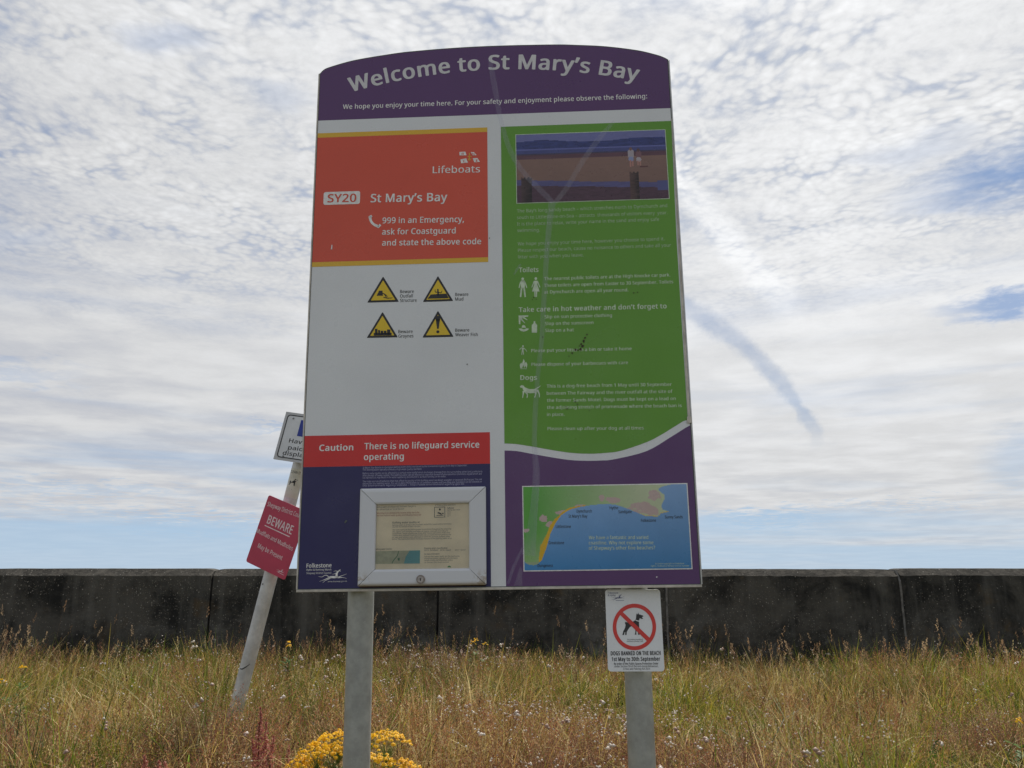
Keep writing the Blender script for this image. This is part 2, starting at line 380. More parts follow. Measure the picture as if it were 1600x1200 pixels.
# letter shapes of a plain sans, as bezier outlines: character, advance, then contours of
# x y, left handle dx dy, right handle dx dy   (400 units to the em)
LETTERS = """
&235:98 233 -13 0 11 0;127 227 -8 4 8 -4;146 210 -4 7 5 -7;153 183 0 11 0 -13;140 149 9 9 -9 -10;107 123 13 8 21 -20;169 64 -21 19 6 6;183 86 -4 -8 3 9;191 115 -2 -11 10 0;220 115 -9 0 -3 -14;207 76 5 12 -5 -11;187 46 8 8 16 -16;234 0 -15 15 -13 0;196 0 13 0 -9 9;168 27 9 -9 -7 -6;147 11 7 5 -8 -4;121 1 9 2 -9 -3;89 -3 12 0 -15 0;51 4 11 -5 -11 5;26 25 6 -9 -6 10;17 60 0 -14 0 11;23 88 -4 -8 4 8;40 109 -7 -6 8 6;66 127 -10 -6 -4 5;53 143 5 -5 -4 6;43 161 2 -6 -3 7;38 183 0 -8 0 10;46 209 -5 -7 4 8;66 227 -9 -4 9 4|83 109 23 -21 -7 -4;64 96 5 4 -6 -5;51 81 3 5 -3 -6;47 61 0 7 0 -12;58 32 -8 7 8 -7;90 22 -13 0 14 0;125 29 -9 -5 10 4;150 45 -7 -7 -22 21|97 209 8 0 -9 0;75 202 5 5 -6 -4;66 183 0 8 0 -8;72 162 -4 6 4 -7;90 140 -8 8 12 7;117 161 -6 -7 5 6;125 183 0 -8 0 8;117 202 6 -5 -5 5
(96:13 88 0 -17 0 17;18 139 -4 -16 3 17;33 187 -7 -15 7 15;60 229 -11 -13 9 0;87 229 -9 0 -15 -20;53 163 7 24 -8 -25;41 88 0 26 0 -16;47 39 -4 16 3 -16;62 -8 -7 15 6 -15;86 -51 -10 14 -8 0;60 -51 9 0 -11 13;33 -9 7 -15 -7 14;18 38 3 -17 -4 16
)96:83 88 0 17 0 -17;78 38 4 16 -3 -17;63 -9 7 14 -7 -15;36 -51 11 13 -9 0;10 -51 9 0 10 14;35 -8 -7 -15 6 15;50 39 -4 -16 3 16;55 88 0 -16 0 17;50 138 3 -16 -4 17;35 186 6 -15 -7 15;10 229 10 -13 8 0;36 229 -9 0 11 -13;63 187 -7 15 7 -15;78 139 -3 17 4 -16
,86:62 34 -1 1 -2 -8;54 9 3 9 -3 -8;44 -17 4 9 -3 -9;34 -41 3 7 -7 0;13 -41 7 0 2 8;19 -15 -2 -10 2 9;25 12 -2 -9 2 9;29 37 -1 -7 10 0;59 37 -10 0 1 -1
-103:13 73 26 0 0 9;13 98 0 -8 26 0;90 98 -25 0 0 -8;90 73 0 9 -25 0
.86:23 17 0 -7 0 8;29 34 -4 -3 4 3;43 39 -6 0 5 0;57 34 -4 3 4 -3;63 17 0 8 0 -7;57 1 4 3 -4 -4;43 -4 5 0 -6 0;29 1 4 -4 -4 3
/119:116 229 -9 0 -28 -76;31 0 28 76 -9 0;3 0 9 0 29 76;89 229 -29 -76 9 0
0183:168 115 0 25 0 -19;164 65 2 15 -3 -14;150 28 6 10 -6 -10;127 5 9 5 -10 -6;91 -3 14 0 -17 0;49 11 11 -10 -11 9;24 51 5 -17 -6 18;16 115 0 -25 0 25;23 178 -5 -17 5 18;47 219 -11 -10 12 9;91 233 -18 0 18 0;134 219 -11 9 11 -10;159 178 -5 18 6 -17|44 115 0 21 0 -21;49 63 -4 13 3 -14;64 31 -7 7 7 -7;91 21 -11 0 12 0;119 31 -7 -7 7 7;134 62 -3 -14 4 14;139 115 0 -21 0 21;134 167 4 -14 -3 14;119 198 7 -7 -7 7;91 209 12 0 -11 0;64 198 7 7 -7 -7;49 167 3 14 -4 -14
1183:114 0 0 76 -9 0;86 0 9 0 0 53;86 160 0 -53 0 6;86 176 0 -4 1 4;87 188 0 -4 0 4;88 200 -1 -5 -4 -4;78 191 3 2 -3 -2;68 182 4 4 -8 -7;43 162 8 7 -5 6;29 181 4 -6 20 16;90 229 -20 -16 8 0;114 229 -8 0 0 -76
2183:167 0 0 9 -51 0;15 0 51 0 0 8;15 23 0 -7 20 21;75 84 -20 -20 12 12;105 115 -8 -9 7 9;123 141 -5 -8 4 9;129 170 0 -11 0 12;117 198 8 -6 -7 7;88 208 12 0 -11 0;59 202 8 4 -9 -3;33 186 9 7 -5 7;18 205 5 -6 6 5;38 219 -7 -4 7 4;61 229 -8 -3 9 2;88 232 -9 0 15 0;125 225 -10 5 10 -5;149 204 -6 9 6 -9;157 171 0 13 0 -12;150 138 5 10 -5 -11;130 107 8 10 -9 -11;99 74 12 12 -16 -16;51 27 16 16 0 0;51 26 0 0 39 0;167 26 -39 0 0 -9
3183:158 175 0 17 0 -10;152 149 4 7 -3 -8;136 131 7 4 -7 -5;111 121 9 2 0 -1;111 119 0 1 18 -2;152 102 -9 9 9 -9;165 65 0 15 0 -13;156 30 6 10 -6 -11;127 5 13 6 -13 -5;77 -3 21 0 -12 0;44 0 10 -2 -10 1;14 9 10 -4 0 9;14 36 0 -9 10 -5;46 25 -12 2 11 -3;78 21 -11 0 20 0;122 33 -9 -8 9 8;136 66 0 -14 0 9;128 89 5 -6 -5 6;106 102 10 -3 -9 3;72 106 13 0 -8 0;49 106 8 0 0 8;49 130 0 -8 8 0;72 130 -8 0 12 0;103 136 -8 -4 9 3;123 151 -5 -7 4 6;129 174 0 -9 0 11;118 199 8 -6 -7 6;88 209 12 0 -9 0;65 206 7 2 -6 -2;47 199 6 3 -6 -3;30 189 6 4 -5 7;16 209 4 -7 8 6;46 225 -12 -5 12 5;87 232 -15 0 24 0;141 216 -12 11 11 -10
4183:177 52 0 8 -11 0;144 52 11 0 0 -17;144 0 0 17 -9 0;116 0 10 0 0 17;116 52 0 -17 -36 0;7 52 36 0 0 8;7 76 0 -8 36 51;115 230 -36 -51 9 0;144 230 -10 0 0 -51;144 77 0 51 11 0;177 77 -11 0 0 -8|116 149 0 -24 0 6;117 165 -1 -5 0 4;117 178 0 -4 0 4;118 189 -1 -3 0 4;118 200 0 -3 0 0;117 200 0 0 -2 -4;110 187 3 5 -2 -5;103 175 2 3 -23 -32;34 77 23 33 28 0;116 77 -27 0 0 24
5183:88 140 -7 0 16 0;129 132 -12 6 11 -5;156 110 -7 9 6 -10;165 73 0 14 0 -16;155 32 7 12 -7 -11;126 6 12 6 -13 -6;80 -3 18 0 -12 0;46 0 11 -2 -10 2;20 9 7 -4 0 9;20 36 0 -9 8 -5;48 25 -11 3 11 -3;80 21 -10 0 11 0;110 26 -9 -3 8 4;129 43 -4 -8 5 7;136 70 0 -11 0 15;123 105 9 -8 -10 8;79 117 20 0 -6 0;58 115 8 1 -7 -1;40 112 4 1 -5 3;26 121 4 -3 3 36;34 229 -3 -36 39 0;149 229 -38 0 0 -9;149 203 0 9 -30 0;58 203 31 0 -1 -22;53 137 2 22 4 1;68 139 -7 -1 6 1
6183:18 98 0 -17 0 13;20 137 -1 -13 2 13;30 173 -5 -11 4 12;48 204 -7 -9 8 9;78 225 -12 -5 13 5;123 232 -18 0 4 0;137 232 -5 0 6 -1;151 229 -4 1 0 -8;151 205 0 8 -4 2;138 208 5 0 -5 1;123 209 5 0 -15 0;86 202 10 5 -10 -5;63 182 6 8 -6 -9;51 152 2 11 -3 -11;46 116 1 13 1 0;48 116 -1 0 3 6;60 130 -5 -4 5 4;78 140 -7 -2 7 2;102 143 -9 0 13 0;137 135 -10 6 10 -5;160 111 -5 11 6 -10;168 74 0 15 0 -16;159 33 6 11 -6 -12;134 6 11 6 -11 -6;96 -3 15 0 -11 0;65 3 10 -4 -9 4;40 21 7 -8 -7 9;24 53 4 -13 -4 13|95 21 -8 0 14 0;128 34 -8 -9 8 8;140 74 0 -18 0 14;129 108 8 -8 -7 9;96 121 15 0 -10 0;70 115 7 4 -8 -4;52 99 5 7 -4 -6;46 79 0 7 0 -7;49 58 -2 7 2 -6;59 39 -5 6 4 -5;74 26 -6 3 6 -4
7183:44 0 10 0 31 68;138 203 -32 -67 -42 0;14 203 41 0 0 9;14 229 0 -9 51 0;168 229 -51 0 0 -7;168 207 0 7 -31 -69;75 0 31 69 -11 0
8183:91 232 -13 0 14 0;127 226 -10 4 10 -4;151 208 -6 8 6 -9;160 177 0 12 0 -9;154 153 4 7 -4 -7;138 135 7 5 -6 -5;116 121 8 4 10 -4;142 106 -8 6 8 -6;161 86 -5 8 4 -7;167 59 0 11 0 -12;158 26 6 9 -6 -9;132 4 11 6 -11 -5;92 -3 16 0 -16 0;51 4 11 -5 -12 5;25 25 5 -9 -6 9;16 58 0 -13 0 11;22 86 -4 -8 5 7;40 106 -7 -6 7 5;63 120 -8 -4 -7 4;43 134 6 -5 -6 6;28 153 4 -7 -3 7;23 178 0 -10 0 11;32 207 -6 -8 6 8;56 226 -10 -4 11 4|43 58 0 8 0 -11;55 30 -8 8 8 -7;92 19 -17 0 15 0;128 30 -9 -7 8 8;140 59 0 -12 0 8;134 79 4 -6 -4 5;117 94 7 -5 -7 4;92 106 10 -3 -2 1;87 108 1 -1 -10 -4;63 95 6 5 -7 -5;48 79 4 6 -3 -6|91 209 13 0 -12 0;62 201 8 6 -8 -6;51 176 0 11 0 -7;56 157 -3 5 4 -6;72 143 -7 4 6 -4;93 132 -8 4 7 3;113 143 -6 -4 6 4;127 157 -4 -6 3 5;132 176 0 -7 0 11;121 201 7 -6 -8 6
9183:167 131 0 17 0 -13;164 92 2 13 -2 -13;155 56 4 11 -5 -12;136 25 8 9 -8 -9;106 4 12 5 -12 -5;62 -3 17 0 -5 0;47 -2 5 -1 -6 0;33 0 3 -1 0 8;33 24 0 -8 4 -1;46 21 -5 1 5 -1;61 20 -5 0 15 0;98 27 -10 -5 10 5;121 47 -6 -8 6 9;134 77 -3 -11 2 11;138 112 0 -12 0 0;136 112 1 0 -3 -5;124 99 5 4 -5 -4;106 89 7 3 -7 -2;82 86 9 0 -13 0;47 94 10 -6 -10 5;24 117 6 -10 -5 11;16 155 0 -15 0 16;25 196 -6 -11 6 12;51 223 -11 -6 11 6;89 232 -15 0 11 0;120 226 -10 4 9 -4;144 207 -7 9 7 -8;161 176 -4 12 4 -13|89 209 8 0 -13 0;57 195 8 9 -9 -8;44 155 0 18 0 -15;55 120 -7 9 7 -8;88 108 -15 0 10 0;115 114 -8 -4 7 4;132 130 -4 -7 4 6;138 150 0 -7 0 7;135 170 2 -6 -2 7;126 190 4 -6 -4 5;111 203 6 -3 -7 4
:86:23 17 0 -7 0 8;29 34 -4 -3 4 3;43 39 -6 0 5 0;57 34 -4 3 4 -3;63 17 0 8 0 -7;57 1 4 3 -4 -4;43 -4 5 0 -6 0;29 1 4 -4 -4 3|23 155 0 -8 0 8;29 172 -4 -4 4 3;43 176 -6 0 5 0;57 172 -4 3 4 -4;63 155 0 8 0 -8;57 138 4 3 -4 -3;43 133 5 0 -6 0;29 138 4 -3 -4 3
?139:45 73 0 -3 0 8;47 94 -1 -6 2 6;56 111 -4 -5 4 5;72 128 -7 -6 8 7;91 145 -4 -4 5 5;101 159 -2 -4 2 5;104 175 0 -6 0 11;94 199 7 -5 -7 6;65 208 13 0 -10 0;37 204 8 2 -8 -3;14 194 7 4 -4 8;4 217 3 -8 8 4;32 228 -10 -3 11 3;67 232 -13 0 20 0;114 217 -11 10 11 -10;131 176 0 17 0 -10;126 152 3 6 -3 -7;113 133 6 6 -6 -6;93 115 8 6 -7 -6;77 99 4 5 -4 -4;69 86 2 4 -1 -5;67 70 0 6 0 -2;67 64 0 2 -7 0;45 64 7 0 0 3|38 17 0 -7 0 8;43 34 -4 -3 4 3;57 39 -5 0 6 0;71 34 -4 3 4 -3;77 17 0 8 0 -7;71 1 4 3 -4 -4;57 -4 6 0 -5 0;43 1 4 -4 -4 3
A205:175 0 10 0 -9 24;147 71 9 -24 -30 0;56 71 31 0 -9 -24;29 0 9 24 -10 0;0 0 10 0 30 77;89 230 -29 -77 9 0;115 230 -8 0 30 -77;205 0 -30 77 -10 0|113 166 8 -23 -1 2;110 175 1 -4 -2 5;105 189 2 -5 -1 5;102 200 1 -2 -1 -4;99 187 1 5 -2 -4;95 175 1 4 -1 -3;92 166 1 2 -9 -23;66 97 9 23 24 0;139 97 -25 0 -9 23
B209:97 229 -22 0 28 0;162 216 -15 9 14 -8;183 172 0 21 0 -9;179 148 3 7 -4 -7;164 131 6 5 -7 -5;140 122 9 1 0 -1;140 120 0 1 9 -2;166 112 -8 4 8 -4;184 94 -4 8 5 -7;191 65 0 12 0 -14;182 30 6 9 -7 -10;154 8 12 5 -12 -5;112 0 16 0 -27 0;31 0 27 0 0 76;31 229 0 -76 22 0|102 132 -14 0 20 0;143 141 -8 -6 7 6;154 169 0 -12 0 13;140 196 9 -5 -9 6;98 204 19 0 -13 0;60 204 13 0 0 -24;60 132 0 24 14 0|60 107 15 0 0 -27;60 24 0 28 15 0;106 24 -15 0 20 0;149 36 -8 -8 7 8;160 67 0 -12 0 8;155 89 4 -6 -3 6;137 102 9 -3 -8 4;104 107 14 0 -15 0
C203:129 207 11 0 -12 0;96 201 10 4 -10 -5;71 182 7 8 -7 -8;55 153 4 12 -3 -11;50 115 0 14 0 -19;59 65 -6 14 6 -13;85 33 -11 8 12 -7;129 22 -18 0 10 0;157 25 -8 -2 9 1;184 31 -9 -2 0 -8;184 6 0 8 -9 -3;157 -1 9 2 -9 -1;125 -3 12 0 -24 0;66 11 16 -9 -15 10;31 52 8 -17 -8 18;20 115 0 -24 0 17;27 162 -5 -14 5 15;48 200 -9 -11 9 10;82 224 -13 -6 14 5;130 232 -18 0 11 0;164 229 -11 2 10 -3;193 219 -9 4 -4 -8;181 194 4 9 -7 4;158 203 8 -3 -9 3
D234:215 117 0 24 0 -26;200 52 10 18 -9 -17;159 13 18 9 -17 -9;95 0 25 0 -21 0;31 0 21 0 0 76;31 229 0 -76 24 0;102 229 -24 0 23 0;162 216 -17 9 17 -8;201 179 -9 16 9 -17|184 116 0 -30 0 20;174 166 7 -13 -7 13;145 195 12 -6 -13 6;98 204 18 0 -13 0;60 204 12 0 0 -60;60 25 0 60 10 0;91 25 -10 0 31 0;161 48 -16 -16 15 15
E178:159 0 0 8 -43 0;31 0 43 0 0 76;31 229 0 -76 43 0;159 229 -43 0 0 -8;159 204 0 8 -33 0;60 204 33 0 0 -24;60 132 0 24 31 0;153 132 -31 0 0 -8;153 107 0 8 -31 0;60 107 31 0 0 -27;60 25 0 28 33 0;159 25 -33 0 0 -8
F166:60 0 0 32 -10 0;31 0 10 0 0 76;31 229 0 -76 43 0;159 229 -43 0 0 -8;159 204 0 8 -33 0;60 204 33 0 0 -27;60 123 0 27 31 0;153 123 -31 0 0 -9;153 97 0 9 -31 0;60 97 31 0 0 -32
G234:131 121 0 -9 26 0;210 121 -27 0 0 -37;210 9 0 37 -13 -4;172 0 13 2 -12 -2;129 -3 16 0 -23 0;69 11 17 -9 -16 10;32 52 9 -18 -8 17;20 115 0 -25 0 23;34 177 -10 -18 9 17;74 218 -17 -10 18 9;138 232 -25 0 13 0;175 229 -12 2 11 -3;207 219 -10 4 -4 -9;196 194 3 8 -8 3;168 203 10 -3 -10 3;137 207 11 0 -19 0;90 196 13 7 -13 -8;60 164 7 14 -7 -14;50 115 0 19 0 -19;59 66 -6 14 5 -14;86 34 -12 7 13 -8;136 22 -21 0 10 0;162 23 -7 -1 7 1;181 27 -6 -1 0 23;181 95 0 -22 -17 0;131 95 16 0 0 9
H238:206 0 0 76 -9 0;177 0 10 0 0 36;177 107 0 -36 -39 0;60 107 39 0 0 -36;60 0 0 36 -10 0;31 0 10 0 0 76;31 229 0 -76 10 0;60 229 -10 0 0 -32;60 132 0 32 39 0;177 132 -39 0 0 32;177 229 0 -32 10 0;206 229 -9 0 0 -76
I109:96 0 0 6 -28 0;13 0 27 0 0 6;13 17 0 -6 9 2;40 23 -9 -2 0 61;40 206 0 -61 -9 2;13 212 9 -2 0 6;13 229 0 -6 27 0;96 229 -28 0 0 -6;96 212 0 6 -9 -2;69 206 9 2 0 -61;69 23 0 61 9 -2;96 17 -9 2 0 -6
J88:-1 -61 12 0 -5 0;-15 -60 4 -1 -4 1;-25 -57 3 -1 0 8;-25 -32 0 -9 3 -1;-14 -35 -4 1 4 0;-2 -36 -4 0 5 0;13 -32 -4 -3 5 2;25 -21 -3 -6 3 5;30 1 0 -9 0 76;30 229 0 -76 9 0;58 229 -9 0 0 -75;58 4 0 75 0 -15;51 -33 5 10 -5 -9;30 -54 9 5 -9 -5
K199:199 0 -32 43 -12 0;165 0 11 0 -27 36;83 109 27 -36 -7 -6;60 89 8 7 0 -30;60 0 0 30 -10 0;31 0 10 0 0 76;31 229 0 -76 10 0;60 229 -10 0 0 -38;60 116 0 38 6 7;80 138 -7 -7 6 7;99 160 -6 -8 21 23;161 229 -20 -23 12 0;195 229 -11 0 -30 -33;104 129 31 34 32 -43
L168:31 0 43 0 0 76;31 229 0 -76 10 0;60 229 -10 0 0 -68;60 26 0 67 33 0;160 26 -33 0 0 -9;160 0 0 9 -43 0
M291:132 0 8 0 -25 67;57 201 25 -67 -1 0;55 201 1 0 1 -4;57 184 -1 7 0 -6;57 163 0 8 1 -8;58 139 0 8 0 -46;58 0 0 46 -9 0;31 0 9 0 0 76;31 229 0 -76 14 0;74 229 -14 0 23 -63;144 41 -23 63 1 0;146 41 -1 0 24 63;217 229 -23 -63 15 0;260 229 -14 0 0 -76;260 0 0 76 -10 0;231 0 10 0 0 47;231 141 0 -47 0 7;232 163 -1 -7 0 7;233 184 -1 -7 0 6;234 200 -1 -4 -1 0;232 200 1 0 -25 -66;156 0 25 67 -8 0
N244:213 0 0 76 -12 0;179 0 11 0 -41 63;56 190 41 -63 0 0;55 190 1 0 1 -5;56 173 0 6 1 -7;57 151 0 8 1 -7;58 128 0 8 0 -43;58 0 0 43 -9 0;31 0 9 0 0 76;31 229 0 -76 11 0;64 229 -11 0 41 -63;187 39 -41 64 0 0;188 39 0 0 0 4;187 55 0 -7 0 7;186 77 1 -8 0 8;186 100 0 -7 0 43;186 229 0 -43 9 0;213 229 -9 0 0 -76
O251:231 115 0 24 0 -18;224 67 5 14 -4 -15;204 29 9 11 -9 -10;171 5 13 6 -13 -5;125 -3 18 0 -18 0;79 5 13 -5 -14 6;46 29 8 -10 -9 11;26 67 4 -15 -4 14;20 115 0 -18 0 24;31 177 -8 -18 8 17;66 218 -15 -10 16 10;126 233 -24 0 23 0;183 218 -15 10 16 -10;219 177 -8 18 8 -18|50 115 0 19 0 -19;58 65 -5 14 5 -14;83 33 -11 8 11 -7;125 22 -17 0 18 0;168 33 -11 -7 11 8;192 65 -5 -14 6 14;200 115 0 -19 0 29;183 183 11 -17 -12 16;126 207 26 0 -18 0;83 196 11 8 -11 -7;58 164 5 14 -5 -13
P194:92 229 -20 0 30 0;157 211 -14 12 14 -11;178 162 0 21 0 -10;173 135 3 8 -3 -9;158 111 7 7 -7 -7;130 95 11 4 -12 -4;86 89 17 0 -8 0;60 89 9 0 0 -30;60 0 0 30 -10 0;31 0 10 0 0 76;31 229 0 -76 20 0|89 204 20 0 -10 0;60 204 10 0 0 -30;60 114 0 30 8 0;83 114 -8 0 15 0;119 119 -9 -4 10 3;141 133 -5 -6 5 7;148 160 0 -11 0 15;134 193 9 -7 -10 8
R200:94 229 -21 0 19 0;141 222 -12 5 13 -5;169 200 -6 10 6 -9;178 164 0 14 0 -12;171 133 4 9 -5 -8;154 114 7 5 -7 -5;132 103 8 2 21 -35;195 0 -21 34 -12 0;161 0 11 0 -18 32;106 95 18 -32 -16 0;60 95 15 0 0 -32;60 0 0 32 -10 0;31 0 10 0 0 76;31 229 0 -76 21 0|93 204 12 0 -11 0;60 204 11 0 0 -28;60 119 0 28 11 0;94 119 -11 0 19 0;135 130 -9 -7 9 7;148 163 0 -15 0 10;142 187 4 -6 -4 6;124 200 8 -3 -8 3
S176:161 61 0 12 0 -13;151 26 7 10 -7 -9;123 4 12 6 -13 -5;79 -3 17 0 -8 0;55 -2 7 -1 -8 1;33 2 7 -2 -6 1;16 8 5 -3 0 9;16 35 0 -9 8 -3;45 26 -11 3 12 -3;81 22 -13 0 11 0;109 26 -8 -3 8 3;126 39 -3 -5 4 6;132 59 0 -8 0 7;127 78 4 -6 -3 5;111 92 8 -4 -8 4;78 106 14 -5 -10 3;52 118 8 -5 -7 4;34 132 5 -6 -5 5;23 150 2 -7 -3 7;19 174 0 -9 0 12;29 205 -7 -9 6 9;54 225 -11 -5 11 5;92 232 -14 0 13 0;127 229 -10 2 11 -3;156 219 -9 4 -3 -8;147 195 3 8 -8 3;121 203 9 -2 -10 3;92 207 10 0 -10 0;68 203 6 3 -7 -3;53 191 3 5 -3 -5;48 174 0 6 0 -8;53 154 -3 5 3 -5;69 140 -7 5 7 -4;98 127 -12 5 14 -5;133 111 -10 6 9 -5;154 91 -5 8 5 -8
T178:104 0 0 68 -10 0;75 0 9 0 0 68;75 204 0 -68 -24 0;3 204 24 0 0 8;3 229 0 -8 57 0;175 229 -57 0 0 -8;175 204 0 8 -24 0;104 204 23 0 0 -68
U234:205 81 0 49 0 -16;196 38 6 13 -7 -13;166 8 13 7 -13 -8;116 -3 20 0 -28 0;51 20 15 -15 -15 16;29 81 0 -25 0 50;29 229 0 -49 9 0;58 229 -10 0 0 -49;58 81 0 49 0 -19;73 37 -10 10 10 -10;118 22 -20 0 14 0;152 29 -9 -5 8 5;171 50 -4 -9 4 9;177 81 0 -12 0 49;177 229 0 -49 9 0;205 229 -9 0 0 -49
W298:294 229 -10 0 -20 -76;233 0 21 76 -10 0;204 0 10 0 -15 50;159 150 15 -50 -1 5;156 164 1 -5 -2 5;152 177 1 -4 -1 5;149 188 1 -3 0 4;148 195 0 -1 0 -1;147 188 0 4 -1 -3;144 177 1 5 -1 -4;141 164 1 5 -1 -5;137 149 1 5 -14 -50;94 0 14 50 -10 0;64 0 10 0 -20 76;4 229 20 -76 10 0;34 229 -10 0 12 -47;70 89 -12 47 1 -5;73 75 -1 4 1 -5;76 60 -1 5 1 -4;79 47 -1 4 0 -4;81 35 -1 4 0 4;83 48 -1 -5 0 4;85 62 -1 -5 1 5;89 76 -1 -5 1 5;93 91 -2 -5 13 46;133 229 -13 -46 10 0;163 229 -10 0 14 -46;205 90 -14 46 1 -5;209 75 -1 5 1 -5;213 60 -1 5 1 -4;215 47 0 4 1 -5;217 35 0 3 1 5;220 51 -1 -5 1 6;224 70 -2 -6 1 6;229 89 -2 -6 11 47;264 229 -12 -46 10 0
Y182:91 116 -20 38 20 38;150 229 -19 -38 11 0;182 229 -11 0 -26 -47;105 89 26 47 0 -30;105 0 0 30 -9 0;76 0 10 0 0 29;76 88 0 -30 -25 47;0 229 25 -47 10 0;31 229 -10 0 20 -38
a180:92 175 -11 0 21 0;139 161 -10 9 10 -9;154 117 0 20 0 -39;154 0 0 39 -7 0;133 0 7 0 -1 8;128 24 2 -8 0 0;127 24 0 0 -5 -6;111 9 6 4 -5 -4;94 0 6 2 -7 -2;69 -3 10 0 -10 0;41 2 8 -3 -8 4;22 19 5 -8 -5 8;15 48 0 -12 0 17;35 87 -14 -9 13 10;97 103 -28 -1 10 0;126 104 -9 -1 0 3;126 114 0 -4 0 14;117 144 6 -6 -6 5;91 152 11 0 -9 0;65 148 8 3 -8 -3;42 139 7 3 -3 7;34 160 3 -7 7 4;60 170 -10 -2 11 3|101 83 8 0 -22 -1;56 73 9 6 -8 -6;44 47 0 11 0 -9;53 26 -6 5 6 -4;75 20 -9 0 15 0;112 32 -10 -8 9 8;126 69 0 -17 0 5;126 84 0 -5 -8 0
b197:55 184 0 20 0 -7;55 164 0 6 0 -6;54 149 0 4 0 0;55 149 0 0 5 7;76 167 -9 -4 8 5;109 175 -14 0 21 0;160 153 -13 14 13 -15;180 86 0 29 0 -20;171 37 6 13 -6 -14;146 7 11 6 -11 -7;109 -3 14 0 -14 0;76 4 8 -5 -9 5;55 22 5 -7 0 0;53 22 1 0 -2 -7;47 0 2 7 -6 0;27 0 7 0 0 81;27 244 0 -81 10 0;55 244 -9 0 0 -20|104 151 16 0 -12 0;75 145 7 4 -7 -5;60 123 3 10 -3 -9;55 87 0 15 0 0;55 86 0 0 0 -22;66 37 -7 11 7 -11;105 20 -19 0 15 0;139 37 -8 -11 8 12;150 86 0 -21 0 22;139 135 8 -11 -8 11
c154:96 -3 10 0 -15 0;56 6 12 -6 -12 6;28 35 6 -13 -7 13;18 85 0 -20 0 21;28 137 -7 -14 7 13;57 166 -12 -6 12 6;98 175 -15 0 9 0;123 172 -8 2 9 -1;143 166 -5 2 -3 -8;135 142 3 8 -5 2;117 148 7 -2 -7 2;98 150 6 0 -12 0;69 143 7 5 -8 -5;52 121 4 10 -3 -9;47 85 0 15 0 -13;52 50 -3 10 4 -9;69 29 -8 4 7 -5;96 21 -11 0 9 0;121 24 -7 -2 7 2;140 31 -5 -3 0 -8;140 6 0 8 -5 -3;121 -1 7 2 -7 -1
d197:88 -3 9 0 -21 0;37 19 13 -15 -13 15;18 86 0 -30 0 29;37 153 -13 -16 13 15;89 175 -22 0 9 0;112 172 -7 2 7 -2;129 163 -5 3 5 -4;142 150 -4 5 0 0;144 150 -1 0 -1 3;143 162 0 -5 -1 6;142 175 0 -3 0 23;142 244 0 -23 9 0;170 244 -9 0 0 -81;170 0 0 81 -8 0;147 0 8 0 -1 8;143 23 1 -8 0 0;142 23 0 0 -4 -5;129 10 5 4 -5 -4;112 0 7 3 -7 -2|93 20 -16 0 18 0;131 35 -7 -10 7 10;142 80 0 -20 0 2;142 85 0 -1 0 22;132 135 7 -12 -8 11;92 152 19 0 -15 0;58 134 8 12 -7 -12;47 85 0 20 0 -21;58 37 -7 12 8 -11
e181:94 175 -16 0 14 0;132 166 -11 6 10 -7;156 138 -6 12 6 -11;165 98 0 15 0 -6;165 81 0 5 -40 0;47 81 39 0 0 -20;62 36 -10 10 9 -10;102 21 -17 0 11 0;131 24 -9 -2 8 2;157 33 -9 -4 0 -9;157 8 0 8 -9 -4;131 0 8 1 -9 -2;100 -3 12 0 -16 0;57 7 13 -7 -12 6;28 36 7 -13 -7 14;18 85 0 -19 0 19;27 133 -6 -13 6 14;54 164 -12 -7 11 8|93 152 10 0 -13 0;61 139 8 9 -7 -9;47 103 2 15 30 0;135 103 -29 0 0 10;131 129 3 -8 -3 7;117 146 6 -4 -6 4
f110:106 150 0 7 -14 0;63 150 15 0 0 -50;63 0 0 50 -9 0;35 0 9 0 0 50;35 150 0 -50 -10 0;5 150 10 0 0 5;5 163 0 -4 10 3;35 173 -10 -3 0 3;35 183 0 -3 0 15;42 219 -5 -9 4 9;61 239 -9 -4 8 4;91 245 -12 0 7 0;110 244 -6 1 5 -2;124 240 -4 1 -2 -8;117 217 2 8 -4 2;105 221 4 -1 -5 1;91 222 5 0 -9 0;70 213 5 6 -5 -6;63 183 0 14 0 -4;63 172 0 4 15 0;106 172 -14 0 0 -7
g197:88 175 -22 0 12 0;119 169 -9 4 9 -5;142 149 -6 9 1 0;144 149 -1 0 1 8;148 172 -2 -8 7 0;170 172 -7 0 0 -58;170 -3 0 58 0 -16;162 -44 5 11 -6 -11;136 -69 12 6 -11 -5;93 -77 18 0 -12 0;59 -74 10 -2 -11 2;31 -66 8 -4 0 9;31 -40 0 -9 8 -4;60 -50 -11 2 11 -2;95 -54 -13 0 14 0;129 -41 -8 -8 9 9;142 -5 0 -15 0 2;142 2 0 -3 0 2;142 13 0 -5 1 4;143 23 0 -2 0 0;142 23 0 0 -6 -9;119 3 9 4 -8 -4;89 -3 11 0 -23 0;36 20 13 -15 -12 16;18 86 0 -28 0 27;36 151 -12 -16 13 16|92 151 12 0 -10 0;68 144 6 5 -7 -5;52 121 4 10 -3 -10;47 85 0 14 0 -21;59 37 -8 11 7 -11;93 20 -15 0 8 0;115 23 -6 -2 6 3;131 34 -5 -5 4 5;140 52 -2 -7 1 8;142 79 0 -10 0 2;142 86 0 -3 0 15;137 123 4 -9 -3 10;121 145 7 -5 -8 4
